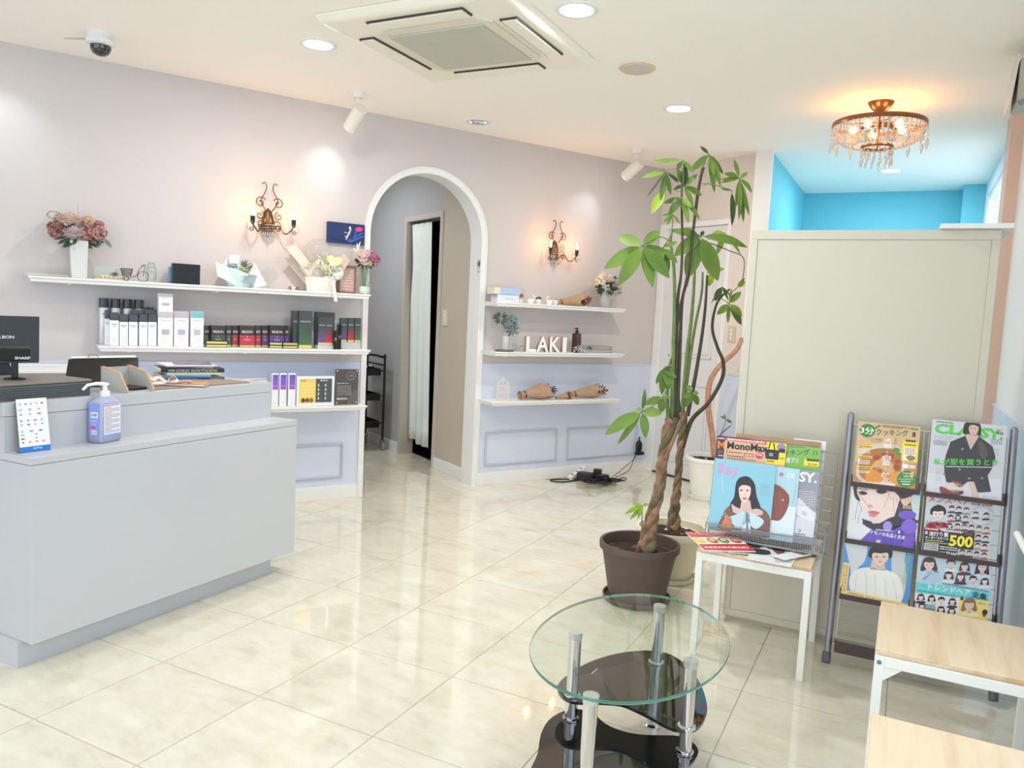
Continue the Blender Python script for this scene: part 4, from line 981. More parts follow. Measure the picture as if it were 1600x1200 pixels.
# wire bicycle planter
d=sd(207,Z1,.16)
t=wthing('bicycle_planter','black wire bicycle with a basket, standing on the top shelf','ornament',d,.16,Z1+.0005)
M_wire=mat('black_wire',(60,50,46),.4,metal=.5)
def ring(cx,cz,r,y=0,n=18): return [(cx+r*math.cos(2*math.pi*i/n),y,cz+r*math.sin(2*math.pi*i/n)) for i in range(n)]
G().tube(ring(.052,.028,.027),.0016,5,closed=True).build('wheel',M_wire,t)
G().tube(ring(-.03,.012,.011,-.015),.0014,5,closed=True).tube(ring(-.03,.012,.011,.02),.0014,5,closed=True).build('wheel',M_wire,t)
G().tube(smoothpts([(-.02,0,.018),(.02,0,.03),(.03,0,.06),(.05,0,.083),(.058,0,.09)],False,4),.0018,5).tube([(.052,0,.028),(.06,0,.088)],.0016,5).tube([(.045,-.015,.086),(.065,0,.09),(.045,.015,.086)],.0016,5).build('bicycle_body',M_wire,t)
g=G()
for k in range(5):
    z=.028+k*.009; r=.021+k*.002; g.tube([(-.028+r*math.cos(2*math.pi*i/16),r*math.sin(2*math.pi*i/16),z) for i in range(16)],.0012,4,closed=True)
for k in range(12):
    a=2*math.pi*k/12; g.tube([(-.028+.02*math.cos(a),.02*math.sin(a),.026),(-.028+.03*math.cos(a),.03*math.sin(a),.066)],.001,4)
g.build('basket',M_wire,t)
# glass jar
d=sd(236,Z1,.12)
t=wthing('glass_bottle','clear glass jar with a glass stopper beside the wire bicycle','bottle',d,.12,Z1+.0005)
G().lathe([(.026,0),(.028,.004),(.028,.085),(.02,.095),(.02,.10),(.024,.104),(.022,.104),(.018,.098),(.025,.083),(.025,.005),(0,.005)],20).build('jar_body',M_glass,t,smooth=True)
G().lathe([(.012,.096),(.014,.108),(.022,.11),(.022,.115),(0,.116)],16).build('stopper',M_glass,t,smooth=True)
# black box and blue box
def plain(label,x0,x1,yt,off,dep,col,rough=.3,name='box',grp=None):
    d0=sd(x0,Z1,off);d1=sd(x1,Z1,off);H=zt((x0+x1)/2,yt,off)-Z1; t=wthing(name,label,'box',(d0+d1)/2,off,Z1+.0005,grp); w=(d1-d0)/2
    m=mat('bx%d%d%d'%col,col,rough)
    G().box(-w,w,0,dep,0,H*.62).build('box_body',m,t,bevel=.0015); G().box(-w-.0006,w+.0006,-.0006,dep+.0006,H*.63,H).build('lid',m,t,bevel=.0015); return t
plain('pale blue box behind the glossy black box on the top shelf',265,274,417,.08,.05,(124,168,212),name='gift_box')
plain('glossy black box in the middle of the top shelf',270,312.5,412.5,.15,.05,(10,11,16),.4,name='gift_box')
# --- bouquet wraps
def wrap(g,base,rim,r0,r1,n=18,seed=0,jag=.25,flat=1.0,nr=4):
    rnd=random.Random(seed); base=Vector(base);rim=Vector(rim);ax=(rim-base); L=ax.length; ax.normalize(); x=ax.orthogonal().normalized()
    if abs(ax.z)>.5: x=Vector((1,0,0)); x=(x-ax*x.dot(ax)).normalized()
    y=ax.cross(x); vs=[];fs=[]
    for j in range(nr+1):
        q=j/nr; 
        for i in range(n):
            a=2*math.pi*i/n; rr=(r0+(r1-r0)*q)*(1+rnd.uniform(-.10,.10)*(.4+q)); ext=(1+jag*rnd.uniform(-1,1)) if j==nr else 1
            vs.append(base+ax*L*q*(ext if j==nr else 1)+x*rr*math.cos(a)+y*rr*math.sin(a)*flat)
    for j in range(nr):
        for i in range(n): fs.append((j*n+i,j*n+(i+1)%n,(j+1)*n+(i+1)%n,(j+1)*n+i))
    return g.add(vs,fs)
# mint-wrapped bouquet
d=sd(376,Z1,.12)
t=wthing('flower_bouquet','small bouquet of grey dried flowers in mint-green wrapping paper','bouquet',d,.11,Z1+.0005); t.scale=(1.15,1,1.12)
M_mint=mat('mint_paper',(206,230,224),.45); 
wrap(G(),(0,0,.0),(0,0,.085),.055,.10,14,4,.3,.7,3).build('wrapping_paper',M_mint,t,solid=.0008)
for k,(a,b,c_,e) in enumerate((((-.02,-.04,.08),(-.13,-.05,.12),(-.12,-.05,.05),(-.03,-.05,.01)),((-.1,.02,.08),(-.06,.02,.15),(.0,.03,.15),(-.0,.03,.06)),((.03,-.04,.08),(.06,-.04,.13),(.12,-.05,.02),(.06,-.055,.0)))):
    G().quad(a,b,c_,e).build('paper_fold',mat('white_cellophane',(232,240,238),.3),t,solid=.0008)
G().hexa([(-.0,-.062,.02),(.055,-.06,.022),(.07,-.055,.065),(.01,-.06,.068)],[(-.0,-.064,.02),(.055,-.062,.022),(.07,-.057,.065),(.01,-.062,.068)]).build('gift_card',mat('slate_card',(150,164,176),.6),t)
G().quad((-.055,.0,.12),(-.01,.0,.12),(-.005,.0,.165),(-.055,.0,.162)).build('clear_tag',_m['white_cellophane'],t,solid=.0008)
foliage(t,'dried_flowers',(.0,-.01,.1),.055,40,mat('dried_grey',(132,142,146),.8),5,.004,.02)
foliage(t,'green_sprig',(.025,-.03,.095),.03,18,mat('moss_green',(126,142,88),.8),6,.005,.02)
# clear ball
d=sd(421,Z1,.10)
def bubble(t,c,r,name='clear_ball'):
    o=G().ball(c,r,24,16).build(name,thinglass('clear_film',(250,251,250),1.2),t,smooth='all')
    g=G(); rnd=random.Random(int(r*1000))
    for k in range(16):
        v=Vector((rnd.gauss(0,1),-abs(rnd.gauss(0,1)),rnd.gauss(0,1))).normalized()*r*.86; g.ball(Vector(c)+v,r*.035,5,4)
    g.build('confetti',M_paper,t,kind='stuff'); return o
t=wthing('balloon_ball','small clear ball with white confetti standing on the top shelf','ornament',d,.09,Z1+.0005)
bubble(t,(0,0,.082),.048); G().lathe([(.022,0),(.02,.004),(.005,.01),(.004,.035)],14).build('stand',M_glass,t,smooth=True)
# large bouquet with heart
d=sd(498,Z1,.12)
t=wthing('flower_bouquet','large cream bouquet in beige wrap with a pale yellow heart and a clear balloon','bouquet',d,.11,Z1+.0005); t.scale=(1.3,1.1,1.22)
M_beige=mat('beige_paper',(222,212,198),.6)
G().lathe([(.055,0),(.065,.07),(.06,.072),(.05,.01),(0,.01)],8,(0,0,0)).build('flower_box',mat('cream_box',(240,234,222),.5),t)
wrap(G(),(0,.0,.06),(.0,.0,.135),.05,.10,14,9,.3,.5,3).build('wrapping_paper',M_beige,t,solid=.0008)
for k,(a,b,c_,e) in enumerate((((-.05,-.02,.07),(-.165,-.03,.205),(-.12,-.03,.225),(-.02,-.03,.1)),((-.06,.0,.08),(-.14,.0,.20),(-.06,.0,.225),(-.0,.0,.12)),((-.04,.03,.02),(-.155,.03,.15),(-.10,.04,.21),(.0,.03,.14)),((.03,.0,.1),(.12,.0,.20),(.15,-.01,.17),(.09,-.02,.06)),((.0,-.045,.0),(.012,-.05,.08),(.075,-.05,.085),(.06,-.045,.0)))):
    G().quad(a,b,c_,e).build('paper_fold',(M_beige,mat('deep_beige_paper',(206,192,176),.6))[k%2],t,solid=.0008)  # every second fold in a darker beige
bubble(t,(-.005,.0,.20),.065,'clear_balloon'); G().tube([(-.005,0,.06),(-.005,0,.137)],.0015,5).build('balloon_stick',M_glass,t)
g=G(); hp=[]
for i in range(28):
    a=2*math.pi*i/28; hp.append((.0023*16*math.sin(a)**3,.0023*(13*math.cos(a)-5*math.cos(2*a)-2*math.cos(3*a)-math.cos(4*a))))
n=len(hp); Rm=Matrix.Rotation(R_(8),3,'Y'); hv=[Rm@Vector((x,0,z))+Vector((.062,-.045,.155)) for x,z in hp]; hb=[v+Vector((0,.012,0)) for v in hv]
g.add(hv+hb,[tuple(range(n)),tuple(range(n,2*n))[::-1]]+[(i,(i+1)%n,n+(i+1)%n,n+i) for i in range(n)]); g.build('heart_pick',mat('pale_yellow_card',(236,232,170),.5),t)
for i,(x,z,r,c,k) in enumerate(((.01,.115,.026,(236,234,214),'rose'),(.08,.095,.03,(246,246,244),'h'),(-.01,.14,.02,(240,240,226),'h'),(.03,.1,.02,(226,226,200),'h'),(.05,.13,.018,(244,240,236),'h'))):
    flower(t,'blossom',(x,-.05,z),r,c,k,i+20)
foliage(t,'leaf_spray',(.01,-.02,.115),.06,24,mat('pale_leaf',(196,200,152),.7),8,.006,.03)
G().quad((.045,-.115,-.045),(.06,-.115,-.045),(.062,-.06,.05),(.045,-.06,.05)).build('ribbon_tail',mat('pale_ribbon',(240,228,222),.4),t,solid=.0008)
# pine-cone nest
d=sd(458,Z1,.16)
t=wthing('twig_nest','small brown and white twig nest in front of the large bouquet','ornament',d,.165,Z1+.0005)
g=G(); rnd=random.Random(4)
for k in range(40):
    a=rnd.uniform(0,6.28); b=a+rnd.uniform(.6,1.4); r=rnd.uniform(.015,.034); z=rnd.uniform(.002,.022)
    g.tube([(r*math.cos(a),r*.6*math.sin(a),z),(r*1.1*math.cos((a+b)/2),r*.66*math.sin((a+b)/2),z+.004),(r*math.cos(b),r*.6*math.sin(b),z)],.0014,4)
g.build('twigs',mat('nest_twigs',(150,124,108),.8),t,kind='stuff')
G().ball((0,0,.012),.016,9,6).build('nest_centre',mat('nest_white',(226,218,208),.7),t)
# canvas picture
d0,z0=onw(513,345.5,.03); d1,z1=onw(569.5,353,.03); _,zb=onw(513,378,.03)
t=wthing('canvas_picture','dark blue canvas with pink and white brush strokes hung beside the arch','picture',(d0+d1)/2,.014,zb)
w_=(d1-d0); h_=z0-zb
G().box(-w_/2,w_/2,-.014,.013,0,h_).build('canvas',mat('navy_canvas',(40,58,108),.7,bump=.2,bscale=300),t)
pr=PR(w_,h_); pr.bgd((38,54,104))
for a,b,wd_,c in (((.05,.2),(.5,.1),.1,(30,44,84)),((.55,.12),(.95,.6),.05,(60,110,210)),((.62,.1),(.98,.45),.04,(70,130,220)),((.5,.2),(.62,.72),.04,(226,226,224)),((.44,.55),(.62,.5),.03,(214,210,200)),((.46,.34),(.58,.42),.03,(230,226,214)),((.7,.3),(.8,.7),.03,(64,104,200)),((.4,.12),(.7,.3),.06,(48,74,150))): pr.line(a,b,wd_,c)
pr.lay=2; pr.blob([(.74,.72),(.82,.86),(.95,.84),(.93,.7),(.84,.64)],(222,70,140)); pr.blob([(.56,.76),(.6,.86),(.63,.74)],(236,234,228)); pr.build('painted_face',t,(-w_/2,-.0142,0))
# brown framed plaque
d0=sd(528,Z1,.07); d1=sd(555,Z1,.07); hh=zt(541,415,.07)-Z1
t=wthing('framed_plaque','small brown framed plaque with faded text, leaning behind the bouquet','picture frame',(d0+d1)/2,.07,Z1+.0005)
w_=(d1-d0)/2; M_pf=mat('plaque_frame',(150,112,98),.6)
g=G(); 
for a in [(-w_,w_,0,.012),(-w_,w_,hh-.012,hh),(-w_,-w_+.01,.012,hh-.012),(w_-.01,w_,.012,hh-.012)]: g.box(a[0],a[1],-.01,.006,a[2],a[3])
g.build('frame',M_pf,t,bevel=.002)
pr=PR(2*w_-.02,hh-.024); pr.bgd((196,168,156)); pr.text('THANK YOU',(.12,.84),(.88,.84),.1,(240,224,214)); pr.para(.12,.1,.88,.7,6,(236,216,206),.03,n=5); pr.build('printed_text',t,(-w_+.01,-.002,.012)); G().box(-w_+.01,w_-.01,-.001,.004,.012,hh-.012).build('backing',M_pf,t)
# glass vase with pink daisies
d=sd(569,Z1,.11)
t=wthing('flower_vase','tall fluted clear glass vase with pink and cream flowers beside the arch','vase',d,.11,Z1+.0005)
G().lathe([(.036,0),(.040,.02),(.042,.05),(.026,.085),(.022,.10),(.030,.15),(.038,.175),(.036,.175),(.028,.15),(.019,.10),(.023,.085),(.038,.05),(.036,.006),(0,.006)],12).build('vase_body',M_glass,t,smooth=False)
G().lathe([(.033,.008),(.036,.045),(.02,.05),(0,.05)],12).build('white_sand',mat('vase_sand',(244,244,240),.8),t)
g=G()
for k in range(6): g.tube([(.006*math.cos(k),.006*math.sin(k),.04),(.012*math.cos(k*1.05),.012*math.sin(k),.11),(.02*math.cos(k),.02*math.sin(k),.19)],.0022,5)
g.build('flower_stem',mat('stem_green',(120,142,110),.6),t,kind='stuff')
for i,(x,z,r,c,k) in enumerate(((-.035,.235,.042,(224,200,190),'daisy'),(.045,.225,.048,(204,140,172),'rose'),(-.02,.205,.03,(232,220,200),'daisy'),(.0,.25,.03,(226,196,196),'h'),(.07,.205,.026,(214,160,180),'h'),(.02,.195,.02,(238,226,204),'h'),(.03,.262,.024,(206,150,172),'h'))):
    flower(t,'blossom',(x,-.02,z),r,c,k,i+40)
foliage(t,'leaf_spray',(.0,.0,.205),.055,26,M_leafd,9,.008,.02,-.2)
g=G(); blade(g,(-.045,0,.24),(-.06,.0,.32),.008,(0,-1,0)); blade(g,(-.05,0,.26),(-.085,.0,.285),.007,(0,-1,0)); blade(g,(-.055,0,.28),(-.035,.0,.33),.006,(0,-1,0)); g.build('white_leaf',mat('white_leaf_mat',(228,226,214),.7),t)

# ---- right shelves, top
d0=sd(771,Z1,.14);d1=sd(812,Z1,.14); w_=d1-d0
t=wthing('gift_box','white flat box, lower of the two stacked boxes on the right top shelf','box',(d0+d1)/2+.01,.10,Z1+.0005,'two stacked flat boxes')
hA=zt(800,461,.14)-Z1
G().box(-w_*.4,w_*.42,-.04,.05,0,hA).build('carton',mat('cn_pale',(224,230,240),.5),t,bevel=.001)
pr=PR(w_*.7,hA*.7); pr.text('FRUIT',(.3,.5),(.8,.5),.35,(190,180,200),False); pr.build('lettering',t,(-w_*.3,-.0405,hA*.1))
hB=zt(790,450,.14)-Z1-hA
t=wthing('gift_box','light blue and cream box, upper of the two stacked boxes on the right top shelf','box',(d0+d1)/2,.10,Z1+hA+.001,'two stacked flat boxes')
G().box(-w_*.5,w_*.5,-.045,.05,0,hB).build('carton',mat('cn_blue',(168,198,228),.5),t,bevel=.001); G().box(-w_*.502,-w_*.27,-.0455,.0505,-.0,hB+.0004).build('cream_end',mat('cn_cream',(228,222,206),.5),t)
pr=PR(w_*.6,hB*.7); pr.para(.1,.3,.9,.7,2,(214,226,240),.06); pr.build('lettering',t,(-w_*.2,-.0455,hB*.1))
d=sd(816,Z1,.1); t=wthing('soap_flower_pack','clear pack with small pink and white flowers beside the stacked boxes','ornament',d+.0,.065,Z1+.0005)
G().box(-.03,.03,-.018,.018,0,.105).build('clear_pack',thinglass('clear_film'),t,bevel=.004)
for i in range(5): flower(t,'blossom',(-.015+.015*(i%3),-.0,.025+.03*(i//2)),.014,[(226,170,170),(240,236,232),(196,130,120)][i%3],'h',i+60)
G().lathe([(.022,.001),(.026,.03),(0,.03)],10,(.0,0,0)).build('white_cup',M_paper,t)
def cup(label,px,off,r,h,col,plant=None,name='small_cup'):
    d=sd(px,Z1,off); t=wthing(name,label,'cup',d,off,Z1+.0005)
    G().lathe([(r*.6,0),(r*.95,h*.4),(r,h),(r*.9,h),(r*.82,h*.42),(r*.5,h*.1),(0,h*.1)],16).build('cup_body',mat('cc%d%d%d'%col,col,.3),t,smooth=True)
    return t
t=cup('white swan-necked cup, left of the tiny succulent pot',829,.14,.024,.035,(246,246,244),name='swan_cup')
G().tube(smoothpts([(.02,-.008,.02),(.03,-.01,.045),(.02,-.01,.06),(.012,-.01,.052)],False,4),.0042,7).build('swan_neck',M_trim,t,smooth=True)
t=cup('tiny white pot holding a dark succulent on the right top shelf',841,.15,.022,.034,(236,234,230),name='succulent_pot')
foliage(t,'succulent',(0,0,.038),.018,26,M_leafd,12,.005,.01)
t=cup('white swan-necked cup right of the tiny succulent pot',858,.15,.024,.034,(246,246,244),name='swan_cup')
G().tube(smoothpts([(-.02,-.008,.02),(-.03,-.01,.045),(-.02,-.01,.06),(-.012,-.01,.052)],False,4),.0042,7).build('swan_neck',M_trim,t,smooth=True)
t=cup('white tilted cup with a thin dark twig beside the kraft bouquet',866,.12,.026,.038,(240,240,238),name='twig_cup')
G().tube([(-.02,-.02,.02),(.02,-.02,.04)],.002,5).build('twig',mat('nest_twigs'),t)
def kraftb(label,z,x0,x1,off,ry,tipdir=1,seed=3,flw=(150,90,76),h=.04,col=None,twist=True,ang=0):
    a=sd(x0,z,off); b=sd(x1,z,off); L=(b-a); t=wthing('dried_flower_bouquet',label,'bouquet',(a+b)/2,off,z+.0005,'kraft-wrapped dried bouquets')
    p0=Vector((-L/2*tipdir,0,h*.45)); p1=Vector((L*.28*tipdir,0,h))
    if twist: wrap(G(),p0,p0.lerp(p1,.22),h*.5,h*.18,10,seed,.1,1,2).build('paper_tail',M_kraft,t,solid=.0008)
    wrap(G(),p0.lerp(p1,.2) if twist else p0,p1,h*.42,h*1.02,11,seed+1,.28,.8,4).build('kraft_wrap',M_kraft,t,solid=.0008)
    foliage(t,'dried_flowers',(p1.x+L*.08*tipdir,0,h*1.0),h*.85,44,mat('dry%d%d%d'%flw,flw,.9),seed,.007,.02,0,.8)
    g=G()
    for k in range(10):
        rnd=random.Random(k+seed); g.tube([p1*.6,Vector((p1.x+L*.2*tipdir,rnd.uniform(-.02,.02),h+rnd.uniform(-.6,.5)*h))],.001,4)
    g.build('twigs',mat('nest_twigs'),t,kind='stuff')
    G().tube([(p0.x*.2,-h*.8,.003),(p0.x*.1+.03,-h*.9-.03,.0025)],.001,4).build('cord_end',mat('nest_twigs'),t)
    return t
kraftb('crumpled kraft-paper bouquet lying on the right top shelf',Z1,868,922,.10,0,1,31,(126,84,70),.050)
# glass vase with white flowers
d=sd(944,Z1,.13)
t=wthing('flower_vase','frosted glass vase with cream roses at the right end of the right top shelf','vase',d,.13,Z1+.0005)
G().lathe([(.030,0),(.042,.02),(.046,.045),(.034,.085),(.024,.115),(.028,.128),(.025,.128),(.021,.115),(.03,.085),(.042,.045),(.028,.006),(0,.006)],18).build('vase_body',mat('smoky_glass',(206,212,208),.15,trans=.35),t,smooth=True)
for i,(x,z,r,c,k) in enumerate(((-.07,.20,.040,(240,230,216),'h'),(-.02,.205,.038,(232,208,196),'rose'),(.02,.225,.030,(236,222,210),'h'),(.035,.19,.026,(112,132,134),'rose'),(.085,.185,.038,(206,184,190),'rose'),(-.05,.245,.03,(240,228,206),'h'),(.07,.23,.022,(130,130,140),'rose'),(-.01,.165,.02,(240,238,232),'h'))):
    flower(t,'blossom',(x,-.02,z),r,c,k,i+70)
foliage(t,'leaf_spray',(.0,-.01,.155),.075,34,M_leafd,14,.013,.03,-.2)
foliage(t,'fine_sprig',(.10,-.0,.14),.04,30,M_leafg,15,.004,.03,-.5)
foliage(t,'cream_sprig',(-.12,.0,.19),.03,22,mat('cream_sprig_m',(206,200,160),.8),16,.004,.03,0)
# ---- right shelves, middle
d=sd(789,Z2,.10)
t=wthing('flower_vase','white slim vase with a grey-green succulent bunch on the right middle shelf','vase',d,.10,Z2+.0005)
G().lathe([(.024,0),(.024,.11),(.020,.11),(.020,.004),(0,.004)],18).build('vase_body',mat('frosted_white_glass'),t,smooth=True)
for i,(x,z,r) in enumerate(((.0,.20,.042),(.035,.225,.038),(.045,.18,.034))): flower(t,'succulent_rosette',(x,-.02,z),r,(132,158,158),'h',90+i)
foliage(t,'leaf_spray',(-.045,.0,.23),.05,46,mat('sage_leaf',(96,112,104),.8),17,.006,.025,.1)
foliage(t,'trailing_sprig',(.05,-.01,.15),.035,26,M_leafg,18,.006,.03,-.9)
d=sd(787,Z2,.16)
t=wthing('oval_tray','dark grey oval tray at the left end of the right middle shelf','tray',d+.015,.145,Z2+.0005)
G().lathe([(.0,.0),(.07,0),(.078,.004),(.08,.014),(.076,.014),(.072,.006),(0,.005)],26,(0,0,0),1,.36).build('tray_body',mat('stone_grey',(112,112,106),.5),t,smooth=True)
def jar(label,px,off,r,h,lidc):
    d=sd(px,Z2,off); t=wthing('glass_jar',label,'jar',d,off,Z2+.0005,'tiny glass jars')
    G().lathe([(r*.9,0),(r,.003),(r,h*.8),(r*.7,h),(r*.6,h),(r*.88,h*.78),(r*.88,.005),(0,.005)],14).build('jar_body',M_glass,t,smooth=True)
    G().tube([(r*.72*math.cos(2*math.pi*i/12),r*.72*math.sin(2*math.pi*i/12),h*.86) for i in range(12)],.0016,5,closed=True).build('cord',mat('lc%d%d%d'%lidc,lidc,.6),t)
jar('tiny glass jar behind the dark tray',804,.07,.02,.055,(200,200,196)); jar('tiny glass jar with a dark cord in front of the first letter',815,.18,.018,.05,(90,84,78))
# standing letters
M_let=mat('letter_white',(244,246,246),.4); M_lets=mat('letter_side',(188,152,120),.7)
def letter(ch,px0,px1,ytop,label):
    off=.10; a=sd(px0,Z2,off);b=sd(px1,Z2,off); H=zt((px0+px1)/2,ytop,off)-Z2; w=b-a
    cu=bpy.data.curves.new('l','FONT'); cu.body=ch; cu.extrude=.5; cu.offset=.02; cu.resolution_u=2
    try:
        o=bpy.data.objects.new('l',cu); C.objects.link(o); bpy.context.view_layer.update()
        me=bpy.data.meshes.new_from_object(o.evaluated_get(bpy.context.evaluated_depsgraph_get())); C.objects.unlink(o); bpy.data.objects.remove(o)
    except Exception: return
    xs=[v.co.x for v in me.vertices]; ys=[v.co.y for v in me.vertices]; x0,x1,y0,y1=min(xs),max(xs),min(ys),max(ys)
    for v in me.vertices:
        v.co=((v.co.x-x0)/(x1-x0)*w-w/2,-v.co.z*.028,(v.co.y-y0)/(y1-y0)*H)
    me.materials.append(M_let); me.materials.append(M_lets); me.update()
    for p in me.polygons: p.material_index=0 if abs(p.normal.y)>.8 else 1
    t=bpy.data.objects.new('standing_letter',me); C.objects.link(t); t.location=Wp((a+b)/2,off,Z2+.0005); t.rotation_euler=(0,0,WR)
    tag(t,label,'letter','wooden letters standing on the shelf')
# serif slabs give the letters their slab shape
letter('L',820,836,525.5,'white standing letter L with kraft-brown sides')
letter('A',836.5,855,526,'white standing letter A with kraft-brown sides')
letter('K',857,873,526.5,'white standing letter K with kraft-brown sides')
letter('I',877,883,527,'white standing letter I with kraft-brown sides')
# amber pump bottle
d=sd(901,Z2,.12)
t=wthing('pump_bottle','dark amber square pump bottle on the right middle shelf','bottle',d,.11,Z2+.0005)
G().box(-.026,.026,-.026,.026,0,.145).build('bottle_body',mat('amber_plastic',(84,48,40),.15,trans=.15),t,bevel=.006)
G().box(-.018,.024,-.027,-.0265,.03,.12).build('label',mat('dark_label',(66,62,66),.5),t)
G().lathe([(.013,.145),(.013,.165),(.005,.167),(.005,.178),(.012,.18),(.01,.186),(0,.187)],12).tube([(0,0,.182),(-.03,-.01,.178)],.004,6).build('pump',M_black,t,smooth=True)
d=sd(903,Z2,.16)
t=wthing('babys_breath_posy',"small white baby's-breath posy in front of the pump bottle",'flowers',d+.01,.165,Z2+.0005)
foliage(t,'green_sprig',(0,0,.03),.04,30,mat('soft_green',(140,156,132),.8),21,.004,.02)
g=G(); rnd=random.Random(9)
for k in range(60): g.ball((rnd.gauss(0,.026),rnd.gauss(-.01,.012),abs(rnd.gauss(.03,.016))+.003),.0032,5,4)
g.build('tiny_blossoms',mat('blossom_white',(240,240,236),.8),t,kind='stuff')
d=sd(922,Z2,.14)
t=wthing('berry_posy','little posy of dark blue-grey berries beside the two grey books','flowers',d,.13,Z2+.0005)
foliage(t,'leaf_spray',(0,0,.03),.02,18,M_leafg,23,.004,.018)
g=G()
for k in range(12): g.ball((.016*math.cos(k*2.1),.012*math.sin(k*1.3)-.006,.03+.012*math.sin(k)),.006,6,4)
g.build('berries',mat('slate_berry',(96,96,116),.6),t,kind='stuff')
for k,(x0,x1,yt,yb,c,txt) in enumerate(((918,957,543.5,550,(176,172,170),'LONDON'),(925,956,535,543,(160,152,148),'PARIS'))):
    off=.15; a=sd(x0,Z2,off);b=sd(x1,Z2,off); hb=.026
    t=wthing('decorative_book',['lower grey book of the stacked pair on the right middle shelf','upper darker grey book of the stacked pair on the right middle shelf'][k],'book',(a+b)/2,.10,Z2+.0006+k*.0275,'two stacked grey books')
    w_=(b-a)/2; m=mat('gb%d'%k,c,.6)
    G().box(-w_,w_,-.05,.05,0,.002).box(-w_,w_,-.05,.05,hb-.002,hb).box(-w_,w_,-.05,-.046,.002,hb-.002).build('cover',m,t); G().box(-w_+.002,w_-.002,-.046,.048,.002,hb-.002).build('pages',M_paper,t)
    pr=PR(w_*1.2,hb*.5); 
    if k==0: pr.bgd((150,160,196))
    pr.lay=1; pr.text(txt,(.1,.5),(.9,.5),.6,(230,228,226),False); pr.build('spine_lettering',t,(-w_*.4 if k else -w_*.2,-.0503,hb*.25))
# ---- right shelves, low
d=sd(786,Z3,.09)
t=wthing('wire_birdcage','small cream wire birdcage at the left end of the lowest right shelf','birdcage',d-.005,.09,Z3+.0005)
M_cage=mat('cream_wire',(236,228,212),.4)
g=G(); R0=.045
for z in (.006,.055,.105): g.tube([(R0*math.cos(2*math.pi*i/20),R0*math.sin(2*math.pi*i/20),z) for i in range(20)],.0018,5,closed=True)
for k in range(14):
    a=2*math.pi*k/14; ca,sa=math.cos(a),math.sin(a)
    g.tube([(R0*ca,R0*sa,.004),(R0*ca,R0*sa,.105),(R0*.86*ca,R0*.86*sa,.125),(R0*.5*ca,R0*.5*sa,.145),(0,0,.155)],.0013,4)
g.build('cage_wires',M_cage,t)
G().tube([(0,0,.155),(0,0,.165)],.003,6).tube([(.008*math.cos(2*math.pi*i/12),0,.172+.008*math.sin(2*math.pi*i/12)) for i in range(12)],.0016,5,closed=True).build('top_loop',M_cage,t)
G().lathe([(.048,0),(.048,.004),(0,.004)],20).build('base_plate',M_cage,t)
kraftb('kraft-paper bouquet with a flared wrap, left one on the lowest right shelf',Z3,812,864,.10,0,1,51,(96,110,120),.068)
kraftb('tiny kraft-wrapped posy between the two larger bouquets',Z3,868,891,.12,0,1,61,(186,120,96),.026,twist=False)
kraftb('long kraft-paper bouquet at the right end of the lowest right shelf',Z3,889,945,.10,0,1,71,(128,92,78),.058)
# restroom mark on the arch jamb
d=Wp(A1+.002,-.055,0)
t=thing('restroom_sign','tiny black restroom pictogram with an arrow on the arch jamb','sign',(0,0,0))
q=WD*(A1-.008)+WN*(WK-.05); t.location=(q.x,q.y,1.535); t.rotation_euler=(0,0,R_(-30))
g=PR(.05,.095)
for cx in(.3,.7): g.ell(cx,.93,.09,.045,(30,30,32)); g.poly([(cx-.12,.5),(cx+.12,.5),(cx+.12,.85),(cx-.12,.85)],(30,30,32)); g.line((cx,.5),(cx,.25),.1,(160,160,160))
g.line((.3,.08),(.7,.08),.04,(40,40,42)); g.line((.3,.08),(.42,.13),.04,(40,40,42)); g.line((.3,.08),(.42,.03),.04,(40,40,42)); g.line((.5,.0),(.5,.16),.05,(40,40,42))
g.build('pictogram',t)
# wall switches
n0,zs=onp(696,497,PW); 
t=thing('light_switch','cream light switch plate beside the curtained doorway','switch',tuple(WN*n0+WD*PW+Vector((0,0,1.20))),R_(-30))
G().box(-.035,.035,-.008,0,-.06,.06).build('plate',mat('switch_cream',(232,222,190),.4),t,bevel=.002)
for z in(-.025,.02): G().box(-.011,.011,-.012,-.008,z-.012,z+.012).build('rocker',M_trim,t,bevel=.001)
t=thing('light_switch','beige three-gang switch plate right of the panelled door','switch',tuple(WN*-3.965+WD*DW+Vector((0,0,1.185))),R_(-30))
G().box(-.035,.035,-.008,0,-.06,.06).build('plate',mat('switch_beige',(206,194,168),.4),t,bevel=.002)
for z in(-.03,0,.03): G().box(-.01,.01,-.012,-.008,z-.01,z+.01).build('rocker',M_trim,t,bevel=.001)
# curtain in the passage doorway
t=thing('doorway_curtain','white pleated curtain half drawn across the dark doorway','curtain',tuple(WD*(PW+.03)),R_(-30))
g=G(); vs=[];fs=[]; nx,nz=44,14
for j in range(nz+1):
    q=j/nz; z=1.965-q*(1.965-.115); a=-6.085+.0*q+(.10*math.sin(min(q*3,1)*math.pi)*.35)+.0*q; b=-5.715+.05*q
    if j==0: a=-6.075
    for i in range(nx+1):
        s=i/nx; zz=z+(.03 if (j==nz and s<.45) else 0)
        vs.append((a+(b-a)*s,.012*math.sin(s*22+q*1.2)*(.35+.65*min(1,q*2)) +.03*q,zz))
for j in range(nz):
    for i in range(nx): k=j*(nx+1)+i; fs.append((k,k+1,k+nx+2,k+nx+1))
g.add(vs,fs).build('curtain_cloth',mat('white_curtain',(232,240,236),.8),t,smooth='all',solid=.002)
G().tube([(-6.10,0,1.968),(-5.49,0,1.968)],.007,8).build('rod',M_steel,t)
